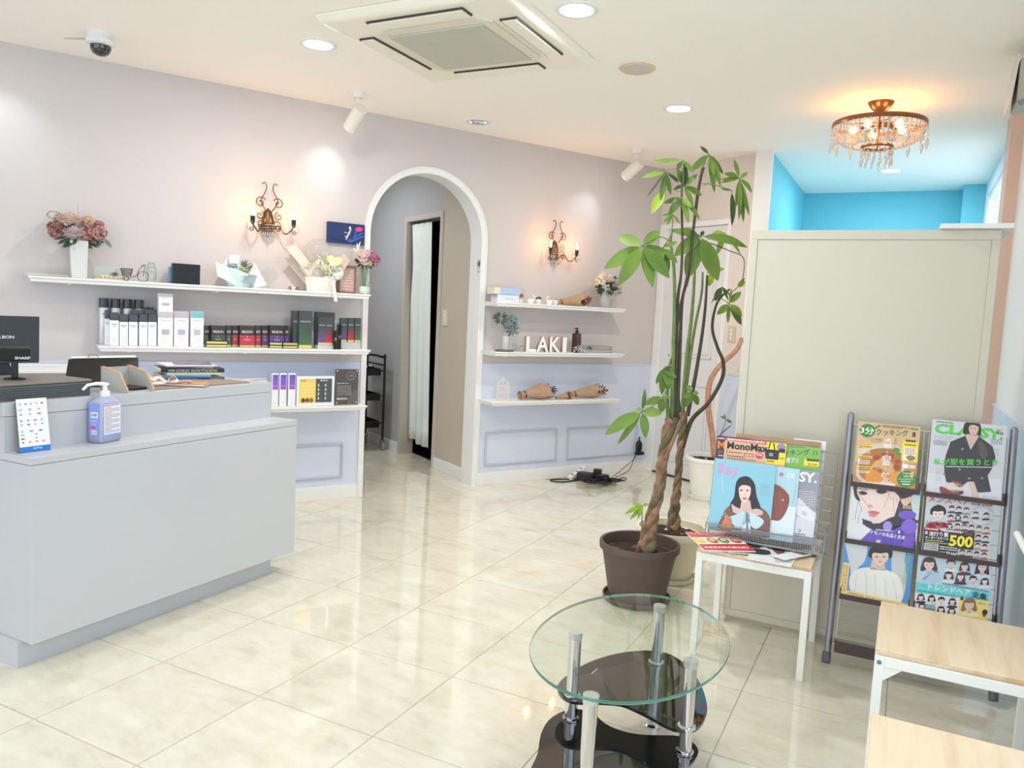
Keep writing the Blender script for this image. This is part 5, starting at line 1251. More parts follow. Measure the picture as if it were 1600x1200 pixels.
# salon trolley
t=thing('salon_trolley','black tubular salon trolley with trays parked in the passage behind the arch','trolley',tuple(WN*-6.33+WD*2.62),R_(-30))
hw,hd=.0,.0
X0,X1,Y0,Y1=-.42,.0,-.20,.17      # x along WN (towards the room), y along WD
X0,X1=-.36,.03
for y in (Y0,Y1):
    g=G()
    p=[(X0,y,.09),(X0,y,.78),(X0+.04,y,.82),(X1-.04,y,.82),(X1,y,.78),(X1,y,.09)]; g.tube(smoothpts(p,False,4),.011,8); g.tube([(X0,y,.75),(X1,y,.75)],.008,6)
    g.build('side_frame',M_black,t,smooth=True)
for z,c in ((.72,None),(.5,None),(.26,None)):
    tr=G().box(X0+.01,X1-.01,Y0+.03,Y1-.03,z-.06,z-.054).box(X0+.01,X0+.016,Y0+.03,Y1-.03,z-.054,z).box(X1-.016,X1-.01,Y0+.03,Y1-.03,z-.054,z).box(X0+.016,X1-.016,Y0+.03,Y0+.036,z-.054,z).box(X0+.016,X1-.016,Y1-.036,Y1-.03,z-.054,z).build('tray',M_black,t)
    G().tube([(X1-.005,Y0,z-.02),(X1-.005,Y1,z-.02)],.005,6).tube([(X0+.005,Y0,z-.02),(X0+.005,Y1,z-.02)],.005,6).build('cross_bar',M_black,t)
for x in(X0,X1):
    for y in(Y0,Y1):
        w_=G().lathe([(.0,-.012),(.026,-.012),(.034,-.008),(.034,.008),(.026,.012),(0,.012)],18).build('castor',mat('grey_rubber',(150,152,152),.5),t); w_.rotation_euler=(R_(90),0,0); w_.location=(x,y,.0345)
        G().box(x-.012,x+.012,y-.018,y-.013,.03,.085).box(x-.012,x+.012,y+.013,y+.018,.03,.085).box(x-.012,x+.012,y-.018,y+.018,.08,.09).build('castor_fork',M_steel,t)
base=Vector(t.location); rm=Matrix.Rotation(R_(-30),3,'Z')
def on(x,y,z): v=base+rm@Vector((x,y,z)); return v
o=G().box(-.05,.05,-.04,.04,0,.02).build('folded_towel',mat('teal_cloth',(104,170,186),.8),bevel=.006); o.location=on(-.06,.06,.207); o.rotation_euler=(0,0,.3); tag(o,'folded teal cloth on the lowest tray of the black trolley','towel')
o=G().box(-.05,.05,-.06,.06,0,.09).build('storage_box',mat('pale_box',(196,194,188),.6),bevel=.004); o.location=on(-.02,-.1,.207); o.rotation_euler=(0,0,-.5); tag(o,'small pale box on the lowest tray of the black trolley','box')
for k,(x,y,c,l) in enumerate(((-.08,-.05,(200,60,70),'red-handled brush in the top tray of the trolley'),(-.12,.05,(220,220,224),'silver comb-like tool in the top tray of the trolley'),(-.2,.0,(60,60,64),'dark brush in the top tray of the trolley'))):
    t2=thing('hair_tool',l,'hair tool',on(x,y,.667),k*.7); G().tube([(-.09,0,.03+.01*k),(.02,0,.05+.01*k)],.007,8).build('handle',mat('ht%d'%k,c,.3),t2); G().ball((.05,0,.055+.01*k),.03,10,6,.014,.014).build('head',M_steel,t2)
# cable heap on the floor
def fp(px,py,z=.004): v=onz(px,py,z); return v
t=thing('cable_heap','tangled black cables with adapters on the floor below the low shelf','cables',tuple(onz(935,745)))
b0=Vector(t.location); g=G(); rnd=random.Random(5)
def loc_(px,py,z=.005): v=onz(px,py,z)-b0; return Vector((v.x,v.y,z))
g.tube(smoothpts([loc_(905,750),loc_(880,753),loc_(861,751),loc_(865,749),loc_(885,749),loc_(905,748)],False,5),.0045,6)
for s in range(14):
    pts=[]; cx=rnd.uniform(922,962); cy=rnd.uniform(748,752)
    for k in range(8):
        a=k*1.1+s; pts.append(loc_(cx+rnd.uniform(7,17)*math.cos(a),cy+rnd.uniform(1.5,4)*math.sin(a),rnd.uniform(.005,.05)))
    g.tube(smoothpts(pts,False,5),.0035,5)
g.tube(smoothpts([loc_(960,747,.01),loc_(972,751),loc_(979,748,.01),loc_(974,746,.008),loc_(965,749)],False,5),.0035,5)
g.build('cable',M_black,t,smooth='all')
for (px,py,s) in ((914,751,(.06,.04,.05)),(933,749,(.03,.026,.065)),(941,752,(.045,.03,.04))):
    v=loc_(px,py,0); o=G().box(-s[0],s[0],-s[1],s[1],0,s[2]*1.2).build('adapter',mat('dark_adapter',(40,38,42),.5),t,bevel=.006); o.location=(v.x,v.y,.004); o.rotation_euler=(0,0,rnd.uniform(0,2))
a=onz(889,750,.0); dd_,zz_=onw(913,733,.03); b=Wp(dd_,.035,max(zz_,.05))
t=thing('power_strip','white power strip leaning on the baseboard beside the cable heap','power strip',tuple(a.lerp(b,.5)+Vector((0,0,.012))))
t.rotation_euler=(b-a).to_track_quat('X','Z').to_euler()
G().box(-.11,.11,-.022,.022,-.014,.014).build('strip_body',M_trim,t,bevel=.006)
for k in range(3): G().box(-.07+k*.06,-.05+k*.06,-.008,.008,.014,.0145).build('socket',M_black,t)
# plug at the wall
t=wthing('plug_adapter','black plug adapter in the wall outlet near the door','plug',4.41,0,.205)
G().box(-.035,.035,-.006,0,-.06,.06).build('outlet_plate',M_trim,t,bevel=.002)
G().lathe([(.026,-.03),(.03,-.02),(.03,.03),(.02,.045),(.008,.055),(.006,.085),(0,.086)],14,(0,-.034,0),1,.8).build('plug_body',M_black,t,smooth=True)
G().box(-.045,.03,-.075,-.03,-.062,-.034).build('plug_block',M_black,t,bevel=.008)
g=G(); w0=Vector(Wp(4.41,0,.205)); inv=Matrix.Rotation(-WR,3,'Z')
def lw(px,py,z): v=inv@(onz(px,py,z)-w0); return Vector((v.x,v.y,v.z))
for off_,mid in ((0,(958,735)),(6,(980,737))):
    e=lw(956+off_,746,.006); g.tube(smoothpts([(-.045,-.05,-.05),(-.10,-.09,-.085),Vector((-.045,-.05,-.05)).lerp(e,.55)+Vector((0,-.05 if off_ else .0,-.02)),e],False,6),.003,5)
g.build('cable',M_black,t,smooth='all')
# ================================================================ PARTITION, TABLES, RACKS
t=thing('partition_cabinet','tall beige panelled partition unit closing off the blue room','partition',(-.612,3.33,0))
M_par=mat('partition_beige',(210,205,189),.45); PWd=.88
G().box(0,PWd,.012,.36,.02,1.652).build('body',M_par,t,bevel=.002)
g=G()
for a in [(0,PWd,1.615,1.652),(0,PWd,.02,.05),(0,.028,.05,1.615),(PWd-.028,PWd,.05,1.615)]: g.box(a[0],a[1],.004,.014,a[2],a[3])
g.build('frame_border',M_par,t,bevel=.002)
G().box(.0285,PWd-.0285,.007,.012,.0505,1.6145).build('front_panel',M_par,t,bevel=.001)
G().box(.01,PWd-.01,.02,.35,0,.02).build('base_strip',mat('partition_base',(196,190,172),.6),t)
t=thing('top_board','white board lying on top of the beige partition, right end','board',(.07,3.30,1.653))
G().box(0,.232,0,.40,0,.018).build('board_panel',M_trim,t,bevel=.002)
M_oak=wood('oak_top',(208,176,140),(234,210,178),1.6,1); M_fr=mat('white_frame',(246,246,242),.35)
def table(label,x0,y0,wx=.41,wy=.42,h=.42,mt=M_oak,gus=True):
    t=thing('side_table',label,'table',(x0,y0,0),0,'white-framed wooden-topped tables')
    G().box(.002,wx-.002,.002,wy-.002,h-.016,h).build('tabletop',mt,t,bevel=.002)
    for (x,y) in ((0,0),(wx-.024,0),(0,wy-.024),(wx-.024,wy-.024)): 
        lg=G().box(x,x+.024,y,y+.024,.0,h-.0165).build('leg',M_fr,t,bevel=.002)
        if not gus: continue
        sx=1 if x==0 else -1; xb=x+.024 if x==0 else x
        yy=y+.004 if y==0 else y+.016
        g=G(); g.add([(xb,yy,h-.046),(xb+sx*.045,yy,h-.046),(xb,yy,h-.085),(xb,yy+.004,h-.046),(xb+sx*.045,yy+.004,h-.046),(xb,yy+.004,h-.085)],[(0,1,2),(3,5,4),(0,3,4,1),(1,4,5,2),(2,5,3,0)])
        g.build('corner_plate',M_fr,t)
        if y==0: G().tube([(x+.012,-.002,h-.035),(x+.012,.002,h-.035)],.006,12).build('bolt',M_steel,t)
    g=G(); g.box(.024,wx-.024,.0,.018,h-.046,h-.0165).box(.024,wx-.024,wy-.018,wy,h-.046,h-.0165).box(0,.018,.024,wy-.024,h-.046,h-.0165).box(wx-.018,wx,.024,wy-.024,h-.046,h-.0165)
    g.build('apron',M_fr,t,bevel=.0015)
    return t
table('white-framed side table carrying the mesh magazine stand before the partition',-.644,2.893,gus=False)
table('white-framed wooden table in front of the tall magazine rack',-.008,2.255)
table('nearest white-framed wooden table, cut by the bottom right corner',-.004,1.445)
TZ=.42
# ---- magazines
def magazine(label,parent_xform,w,h,paint,thick=.006,grp=None,off=(0,0,0)):
    t=thing('magazine',label,'magazine',(0,0,0),0,grp); t.matrix_world=parent_xform@Matrix.Translation(off)
    G().box(0,w,.0006,thick,0,h).build('pages',M_paper,t)
    pr=PR(w,h); paint(pr); pr.build('cover',t)
    G().box(0,w,thick,thick+.0006,0,h).box(-.0006,0,0,thick+.0006,0,h).build('back_cover',mat('mag_back',(214,212,210),.35),t); return t
class Plane:
    def __init__(s,x0,y0,z0,th):
        s.o=Vector((x0,y0,z0)); s.th=th; s.M=Matrix.Translation(s.o)@Matrix.Rotation(-th,4,'X'); s.inv=s.M.inverted()
    def loc(s,px,py,yo=0):
        n=s.M.to_3x3()@Vector((0,1,0)); p0=s.M@Vector((0,yo,0)); r=ray(px,py); q=CAM+r*((p0-CAM).dot(n)/r.dot(n)); v=s.inv@q; return v.x,v.z
def placed(pl,label,TL,TR,BR,BL,paint,crop,yo,grp,thick=.006):
    """corners in picture pixels fix the rectangle; crop=(x0,y0,scale) is the frame the drawing is given in"""
    a=[pl.loc(*q,yo) for q in (TL,TR,BR,BL)]
    x0=(a[0][0]+a[3][0])/2; x1=(a[1][0]+a[2][0])/2; z1=(a[0][1]+a[1][1])/2; z0=(a[2][1]+a[3][1])/2
    cx,cy,cs=crop; f=lambda q:((q[0]-cx)*cs,(q[1]-cy)*cs)
    def pp(p): p.setmap(f(TL),f(TR),f(BR),f(BL)); paint(p)
    return magazine(label,pl.M,x1-x0,z1-z0,pp,thick,grp,(x0,yo,z0))
RK=Plane(-.17,3.10,0,.187)
# tall rack
t=thing('magazine_rack','tall grey tube magazine rack with brown ledges standing by the window wall','magazine rack',RK.o); t.matrix_world=RK.M; rack=t
M_tube=mat('rack_tube',(150,150,156),.3,metal=.6); M_wr=mat('rack_wire',(190,188,182),.3,metal=.6)
xl=(RK.loc(1297,1015)[0]+RK.loc(1325,660)[0])/2; xr=(RK.loc(1549,1060)[0]+RK.loc(1587,690)[0])/2
zl=RK.loc(1327,648)[1]; 
for x in (xl,xr):
    G().tube(smoothpts([(x,-.035,.018),(x,-.02,.05),(x,.0,.12),(x,.0,.4)],False,5)+[Vector((x,.0,.7)),Vector((x,0,zl-.012)),Vector((x,.0,zl))],[.0125]*(15)+[.0125,.0125,.0125,.006][:4] if False else .0125,12).build('post',M_tube,t,smooth=True)
    G().ball((x,0,zl),.0125,12,8).build('post_cap',M_tube,t,smooth=True)
    G().tube([(x,-.04,.014),(x,-.025,.05)],.0155,12).build('foot',mat('foot_grey',(96,96,104),.5),t,smooth=True)
cols=((RK.loc(1330,750)[0],RK.loc(1437,770)[0]),(RK.loc(1443,770)[0],RK.loc(1567,786)[0]))
def bz(*q): return sum(RK.loc(*p,-.03)[1] for p in q)/len(q)
lv=(((1330,750),(1433,769),(1443,768),(1566,787)),((1321,841),(1431,860),(1438,860),(1556,880)),((1311,930),(1420,948)))
zs=[bz(*l) for l in lv]; zs.append(bz((1303,1010),(1537,1066)))
for (xa,xb) in cols:
    for k,z in enumerate(zs):
        d=.036 if k<3 else .03
        G().box(xa,xb,-d-.004,.002,z-.004,z).box(xa,xb,-d-.0045,-d-.0005,z-.014,z+.003 if k<3 else z+.028).box(xa,xa+.004,-d,.0,z,z+.03).box(xb-.004,xb,-d,.0,z,z+.03).build('ledge',M_brown,t)
    for x in (xa+.002,xb-.002): G().tube([(x,.0,zs[3]),(x,.0,zl-.03)],.0022,6).build('upright_wire',M_wr,t)
hz=[zs[3]+.05+.052*k for k in range(int((zl-.05-zs[3]-.05)/.052)+1)]
for z in hz: G().tube([(cols[0][0],.004,z),(cols[1][1],.004,z)],.0014,5).build('cross_wire',M_wr,t)
for z in (zl-.035,zs[3]+.01): G().tube([(xl,.0,z),(xr,.0,z)],.003,6).build('cross_bar',M_wr,t)
def p_cook(p):
    p.bgd((222,184,142)); p.poly([(380,540),(1020,560),(1010,835),(355,740)],(206,140,84))
    p.lay=2; p.blob([(400,560),(420,430),(560,360),(760,360),(860,440),(860,700),(600,800),(400,700)],(222,206,184)); p.lay=3
    p.blob([(420,560),(470,450),(640,400),(820,440),(850,640),(640,780),(440,700)],(186,120,66)); p.lay=4
    p.blob([(480,700),(500,640),(600,600),(700,660),(720,740),(620,790),(500,750)],(232,150,52)); p.blob([(540,590),(640,500),(760,560),(790,640),(700,690),(600,640)],(226,170,118)); p.blob([(720,720),(800,650),(900,660),(900,800),(800,780)],(236,160,60))
    for x,y,r in ((590,500,40),(740,480,36),(800,600,40),(810,540,30),(660,470,30)): p.ell(x,y,r,r*.8,(168,84,48),10)
    for x,y,r in ((790,420,44),(820,460,34),(650,430,24)): p.ell(x,y,r,r*.6,(112,150,62),10)
    p.lay=5; p.ell(490,225,78,68,(66,134,66),24); p.poly([(560,190),(612,160),(622,172),(572,204)],(66,134,66)); p.lay=6
    p.text('3分',(420,220),(556,232),72,(250,248,240)); p.text('クッキング',(575,235),(912,238),70,(70,130,64)); p.text('1',(958,248),(992,250),50,(86,74,66)); p.dashes((640,165),(925,182),8,(96,84,70),14); p.dashes((640,180),(850,193),6,(96,84,70),10)
    p.poly([(935,178),(1018,184),(1018,200),(935,196)],(100,150,90))
    p.text('大根・白菜・かぶ',(705,290),(680,765),86,(252,250,246),True,True)
    p.text('おいしい',(785,290),(775,430),22,(96,110,60),False,True); p.text('この冬野菜',(530,305),(640,318),18,(110,104,70),False); p.text('スペシャル',(530,330),(630,342),16,(110,104,70),False)
    for y in (385,492,602): p.poly([(400,y-14),(548,y-8),(548,y+18),(396,y+10)],(246,214,60)); p.dashes((415,y),(535,y+6),10,(120,90,40),6)
    for y in (415,432,448,525,542,558,634,650): p.dashes((402,y),(526,y+8),8,(250,246,236),9)
    p.lay=5; p.poly([(855,310),(1032,325),(1026,545),(848,528)],(250,222,50)); p.lay=6
    for k in range(4): p.ell(900+k*28,315+k*2,15,13,(70,90,60),10)
    p.poly([(872,380),(1008,395),(998,535),(862,520)],(246,242,226)); p.dashes((880,355),(1000,365),12,(120,100,40),6); p.lay=7
    p.blob([(900,490),(945,470),(1000,492),(980,525),(930,525)],(150,140,70)); p.para(885,400,995,455,4,(206,120,96),9,6)
    p.lay=5; p.poly([(860,560),(928,565),(925,612),(858,606)],(250,246,240)); p.poly([(935,570),(1005,576),(1003,615),(934,610)],(236,226,206)); p.poly([(360,745),(795,770),(795,800),(358,770)],(240,232,220))
    p.ell(915,725,106,90,(62,140,66),26); p.lay=6; p.dashes((870,662),(950,666),10,(240,244,220),5); p.text('1月の',(880,693),(955,698),22,(250,250,240)); p.text('テレビテキスト',(830,722),(990,732),24,(250,250,240)); p.dashes((850,750),(960,756),9,(240,244,220),8); p.dashes((870,778),(955,784),14,(250,250,230),5); p.blob([(955,655),(975,640),(990,660),(985,700),(970,720),(955,690)],(230,196,130))
placed(RK,'cooking magazine with simmered radish cover, top left of the tall rack',(1340,660),(1436.8,664.8),(1431.5,765),(1334,751),p_cook,(1280,640,6.667),-.030,'magazines in the tall rack')
def p_class(p):
    p.bgd((212,212,222)); p.poly([(120,700),(960,760),(960,1020),(120,925)],(222,222,232)); G_=(92,206,76); p.lay=2
    p.text('CLAS',(212,205),(730,240),112,G_,2.6); p.text('SY.',(715,250),(965,275),112,G_,2.6); p.lay=3
    p.dashes((230,130),(420,150),9,(60,60,64),9)
    for k in range(3): p.dashes((212,285+k*24),(420-k*20,300+k*24),12,(186,186,198),7)
    for k in range(3): p.dashes((204,345+k*16),(350,358+k*16),6,(90,90,96),8)
    p.para(830,325,955,365,3,(100,100,120),7,10,6); p.para(830,430,920,480,3,(140,190,140),8,8,5)
    p.para(230,640,305,780,11,(176,178,190),4,8,5); p.para(760,945,920,985,4,(190,190,200),4,6,5)
    p.lay=3; p.blob([(545,150),(600,135),(700,150),(722,240),(700,290),(540,270),(530,200)],(60,44,44)); p.lay=4
    p.poly([(560,265),(690,275),(640,440),(590,430)],(216,186,172)); p.blob([(592,170),(680,175),(690,230),(650,285),(600,260),(585,200)],(222,190,176)); p.lay=5
    p.blob([(560,150),(700,160),(690,185),(630,165),(590,185),(585,240),(560,240)],(60,44,44)); p.ell(615,205,8,5,(60,40,40),8); p.ell(655,210,8,5,(60,40,40),8); p.ell(632,248,14,5,(190,110,110),8)
    C1=(62,60,62); p.lay=5
    p.poly([(550,285),(390,350),(340,500),(325,600),(325,700),(350,800),(540,830),(590,790),(660,790),(665,915),(850,900),(805,720),(850,640),(885,520),(850,400),(700,290),(612,440)],C1); p.lay=6
    p.poly([(590,795),(660,795),(730,1005),(655,1000),(620,880)],(228,196,184)); p.blob([(285,850),(380,880),(540,900),(500,945),(330,940),(278,900)],(140,70,66)); p.blob([(320,840),(430,800),(540,850),(520,930),(400,900)],(226,214,206)); p.blob([(420,780),(500,790),(540,840),(480,850),(420,800)],(130,66,60))
    p.blob([(700,340),(760,380),(800,480),(760,540),(710,480)],(90,86,78))
    for x,y in ((522,430),(495,655),(325,710),(745,750),(605,755)): p.ell(x,y,14,13,(150,148,150),10)
    p.lay=7; p.text('私が服を買うとき',(205,570),(915,575),74,G_); p.dashes((345,625),(850,628),9,(236,236,240),24); p.text('40',(880,250),(960,262),34,(50,50,60),False)
placed(RK,'fashion magazine with green title and a model in a dark coat, top right',(1457,655),(1571.6,665.5),(1566,784.5),(1447,771),p_class,(1430,640,7.06),-.030,'magazines in the tall rack')
def p_face(p):
    p.bgd((236,236,238)); SK=(246,222,212); H=(66,50,50)
    p.poly([(600,40),(895,60),(870,340),(760,330),(640,300)],(66,60,64)); p.lay=2
    p.blob([(800,80),(900,60),(880,280),(840,300),(800,180)],(206,222,220)); p.poly([(350,420),(845,330),(845,595),(320,500)],(110,84,190)); p.poly([(330,300),(460,340),(700,250),(820,300),(600,420),(380,400)],(58,52,66)); p.lay=3
    p.poly([(230,0),(600,0),(690,100),(640,260),(500,340),(430,345),(350,220),(290,100),(262,0)],SK); p.poly([(195,300),(290,330),(420,400),(330,490),(196,470)],(240,240,242)); p.blob([(700,90),(790,85),(800,120),(750,170),(705,150)],(236,196,180)); p.lay=4
    for a in ((760,260,90,44,(120,92,206)),(780,370,80,70,(140,104,214)),(570,370,44,50,(176,150,226)),(620,500,110,50,(104,72,186)),(430,480,90,30,(116,84,196)),(770,520,70,60,(122,88,200)),(690,440,40,34,(92,62,170))): p.ell(*a[:4],a[4],14)
    p.blob([(262,0),(300,0),(290,60),(320,140),(280,120),(262,60)],H); 
    for a,b in (((280,80),(340,240)),((300,150),(270,310)),((330,200),(290,350)),((590,60),(530,200)),((620,90),(640,280)),((560,30),(600,120)),((650,100),(690,240))): p.line(a,b,3,(150,120,112))
    p.blob([(640,0),(790,70),(700,110),(660,60),(590,20)],H)
    p.lay=5; p.blob([(310,60),(345,48),(385,70),(350,86),(320,80)],(70,50,46)); p.blob([(465,40),(520,30),(565,50),(520,70),(480,64)],(66,48,46)); p.line((300,30),(390,38),9,(140,110,96)); p.line((460,10),(575,16),9,(140,110,96))
    p.blob([(380,185),(410,170),(440,190),(410,196)],(220,170,156)); p.blob([(385,240),(430,228),(500,242),(440,258)],(202,116,118)); p.blob([(395,255),(440,258),(490,250),(450,286),(410,278)],(226,146,146))
    p.ell(370,340,34,22,(60,52,58),12)
    p.lay=6; p.text('ハイモノの名品と名言',(365,415),(738,482),38,(250,248,252)); p.dashes((460,400),(620,416),9,(236,232,246),9); p.para(715,170,800,195,3,(236,222,150),7,6,4); p.ell(482,512,24,16,(226,206,170),10); p.ell(680,425,12,16,(240,226,236),10)
placed(RK,'beauty magazine with a close-up face and purple flowers, middle left of the rack',(1331.7,756),(1439,765),(1431,859),(1322.5,840),p_face,(1290,760,6),-.030,'magazines in the tall rack')
def p_mens(p):
    p.bgd((206,210,214)); p.lay=2; p.text('メンズヘア',(165,95),(515,130),66,(210,40,48)); p.text('完全版',(525,148),(605,155),22,(50,50,54)); p.dashes((615,158),(700,166),14,(206,60,70),5)
    p.lay=1; p.poly([(660,150),(712,158),(704,400),(655,395)],(196,200,206)); p.lay=2
    for k in range(30):
        a=2*math.pi*k/30; p.line((615+98*math.cos(a),250+78*math.sin(a)),(615+98*math.cos(a+.21),250+78*math.sin(a+.21)),3,(90,92,96))
    p.face(250,232,104,96,(240,222,212),(34,26,28),'short',(176,36,44)); p.lay=3; p.poly([(228,310),(268,314),(262,352),(238,350)],(236,236,236)); 
    for a,b in (((140,310),(210,345)),((150,290),(230,350)),((290,310),(330,352)),((190,290),(180,350)),((310,300),(300,352))): p.line(a,b,6,(50,24,30))
    p.lay=4
    fs=[(365,185),(425,192),(488,200),(358,262),(420,258),(484,272),(352,332),(418,335),(478,340),(536,346),(600,355),(662,365),(598,430),(660,440),(595,500),(655,512),(468,560),(528,568),(590,575),(655,585),(566,235),(652,245)]
    for i,(x,y) in enumerate(fs): p.face(x,y,34,32,(232,206,192),((40,30,30),(70,50,44),(96,76,66))[i%3],'bob' if i in(4,6) else 'short',((60,60,66),(40,40,44),(150,150,154),(176,70,70))[i%4],det=False)
    p.lay=9; p.poly([(130,345),(570,378),(560,500),(705,395),(698,395),(705,395)],(24,24,28)) if False else p.poly([(130,365),(568,390),(560,540),(430,530),(430,600),(118,560)],(26,26,30)); p.poly([(130,345),(272,358),(270,382),(128,368)],(206,40,48))
    p.lay=10; p.dashes((145,356),(255,368),10,(250,240,240),6); p.dashes((282,372),(465,392),12,(240,240,240),10); p.text('流行り髪',(175,400),(345,410),40,(250,250,250)); p.text('最新',(140,392),(168,394),30,(240,240,240)); p.text('オーダースタイル',(142,432),(345,446),26,(246,246,246)); p.text('500',(352,458),(555,474),100,(250,236,40),2); p.dashes((480,402),(545,408),14,(196,60,66),4)
    p.dashes((145,455),(300,468),8,(214,196,110),12); p.dashes((145,472),(345,490),8,(214,196,110),14); p.poly([(135,480),(262,492),(258,556),(128,545)],(196,200,204)); p.para(145,495,250,540,4,(70,72,76),7,6,6); p.dashes((275,512),(425,528),8,(230,230,230),12); p.text('HAIR & FASHION',(272,530),(425,548),16,(236,236,236)); p.text('SNAP',(328,570),(428,582),30,(246,246,246)); p.dashes((272,558),(322,564),9,(206,190,110),4)
placed(RK,"men's hairstyle catalogue reading 500 in yellow, middle right of the rack",(1447.5,774.7),(1550,789),(1548,875.5),(1441,860),p_mens,(1420,760,5.456),-.030,'magazines in the tall rack')
def p_blue(p):
    p.bgd((92,150,214)); p.lay=1; p.blob([(190,510),(380,530),(370,700),(300,780),(240,980),(240,800),(200,620)],(214,218,220)); p.blob([(640,590),(740,600),(740,700),(760,900),(720,1060),(660,900),(620,760)],(206,206,208)); p.lay=2
    p.blob([(260,1000),(230,860),(300,780),(420,760),(570,780),(700,860),(720,1080),(480,1060)],(240,238,232)); p.poly([(440,690),(550,700),(570,790),(420,780)],(226,192,176)); p.lay=3
    p.face(515,660,170,150,(236,204,188),(30,24,26),'short',None,(180,96,90)); p.lay=7
    for a,b in (((300,820),(280,1000)),((380,800),(400,1020)),((560,860),(580,1040)),((640,880),(680,1060)),((470,820),(480,1040))): p.line(a,b,7,(222,220,214))
    p.lay=8; p.poly([(120,960),(800,1100),(790,1130),(120,1010)],(250,214,132)); p.poly([(165,708),(228,720),(205,990),(132,975)],(250,214,132)); p.lay=9
    p.text('R COLLECTION',(778,615),(742,905),34,(150,214,130)); p.text('2023 AUTUMN WINTER ARTIST',(208,740),(180,985),12,(110,90,60)); p.text('BEST STYLE 100 選 集',(182,735),(160,945),14,(110,90,60)); p.dashes((220,1000),(370,1035),8,(130,104,60),12); p.text('永久保存版',(390,1040),(475,1056),14,(110,90,60)); p.dashes((490,1062),(700,1100),5,(150,120,70),16)
placed(RK,'hair collection magazine with a woman in white on blue, bottom left of the rack',(1318,843),(1426.7,861.7),(1421.7,946),(1311.7,927.5),p_blue,(1290,760,6),-.030,'magazines in the tall rack')
def p_trend(p):
    p.bgd((196,214,228)); p.lay=1; p.poly([(60,815),(690,880),(690,968),(60,905)],(112,216,222)); p.poly([(60,905),(430,940),(425,1160),(45,1100)],(236,240,242)); p.poly([(430,925),(690,960),(690,1160),(425,1140)],(244,224,140)); p.poly([(88,1000),(232,1010),(230,1065),(85,1055)],(120,216,220)); p.lay=2
    p.face(165,670,90,86,(238,210,198),(70,58,56),'bob',None); p.lay=3; p.blob([(110,800),(140,740),(200,720),(255,760),(262,810)],(180,206,226)); p.line((118,795),(190,735),6,(50,56,66)); p.line((190,735),(248,728),6,(50,56,66)); p.lay=4
    for i,(x,y,s,st) in enumerate(((345,655,58,'short'),(460,680,60,'bob'),(610,680,80,'long'),(330,755,54,'bob'),(430,765,56,'long'),(540,785,52,'short'),(640,800,50,'bob'),(105,945,44,'bob'),(195,955,44,'bob'),(278,970,44,'short'),(372,980,46,'bob'),(115,1020,40,'short'),(278,1050,46,'bob'),(370,1060,46,'bob'))):
        p.face(x,y,s,s*.95,(240,214,204),((60,46,46),(84,62,56),(46,38,42))[i%3],st,((226,230,236),(60,60,70),(210,220,232))[i%3],det=s>50)
    p.face(520,1010,90,86,(240,208,190),(150,116,88),'bob',(244,236,180)); p.lay=10
    p.text('トレンドヘア',(165,850),(522,900),50,(250,252,252)); p.text('全集',(535,905),(668,938),56,(50,64,70)); p.dashes((280,822),(675,885),8,(60,110,116),26); p.text('ベスト',(95,838),(150,850),14,(60,120,126),False); p.text('SHORT BOB MEDIUM LONG',(75,885),(410,935),14,(60,110,116),False)
    p.text('ショート',(145,1025),(205,1040),14,(250,250,250)); p.text('私らしい',(600,985),(670,1000),20,(150,110,60)); p.ell(660,1070,24,26,(60,50,46),14); p.text('♥',(640,1100),(672,1106),22,(214,60,60)); p.poly([(440,935),(465,938),(465,965),(440,962)],(70,66,60))
placed(RK,'trend hair catalogue with rows of small faces and a turquoise band, bottom right',(1434.7,864.5),(1546.5,879),(1546,971),(1429,949),p_trend,(1420,760,5.456),-.030,'magazines in the tall rack')

# ---- mesh stand on the side table
ST=Plane(-.45,3.085,TZ+.001,.17)
t=thing('magazine_stand','grey wire mesh magazine stand on the white side table','magazine rack',ST.o); t.matrix_world=ST.M
M_mesh=mat('mesh_grey',(150,152,152),.4,metal=.5)
sx0=ST.loc(1102,838,-.05)[0]; sx1=ST.loc(1286,868,-.05)[0]; sh=.385
G().tube([(sx0,0,.004),(sx0,0,sh),(sx1+.012,0,sh),(sx1+.012,0,.004)],.004,6,closed=True).build('back_frame',M_mesh,t)
G().tube([(sx0,-.06,.006),(sx1,-.06,.006),(sx1,-.06,.052),(sx0,-.06,.052)],.003,6,closed=True).build('front_rail',M_mesh,t)
for x in (sx0,sx1): G().tube([(x,-.06,.006),(x,0,.006),(x,0,.10),(x,-.06,.052)],.0028,6,closed=True).build('side_rail',M_mesh,t)
g=G()
nx=int((sx1-sx0)/.008)
for k in range(nx+1):
    x=sx0+(sx1-sx0)*k/nx; g.box(x-.0005,x+.0005,-.0605,-.0595,.006,.052)
for k in range(6): g.box(sx0,sx1,-.0605,-.0595,.006+k*.009-.0004,.006+k*.009+.0004)
g.build('front_mesh',M_mesh,t,kind='stuff')
g=G()
for k in range(8):
    g.box(sx0,sx1+.012,.000,.002,.03+k*.045-.002,.03+k*.045+.002)
for k in range(50):
    x=sx0+(sx1+.012-sx0)*k/49; g.box(x-.0006,x+.0006,.0,.001,.0,sh)
g.build('back_mesh',M_mesh,t,kind='stuff')
G().box(sx0,sx1,-.06,.0,.001,.003).build('floor_plate',M_mesh,t)
cr=(1070,660,5)
gS='magazines in the mesh stand'
def p_m(p):
    p.bgd((74,44,50)); p.lay=2; p.text('M',(258,175),(318,178),58,(240,140,50)); p.text('01',(262,232),(290,234),30,(200,120,110),False); p.dashes((262,258),(300,260),8,(236,230,230),3); p.dashes((262,126),(310,128),10,(230,226,226),3)
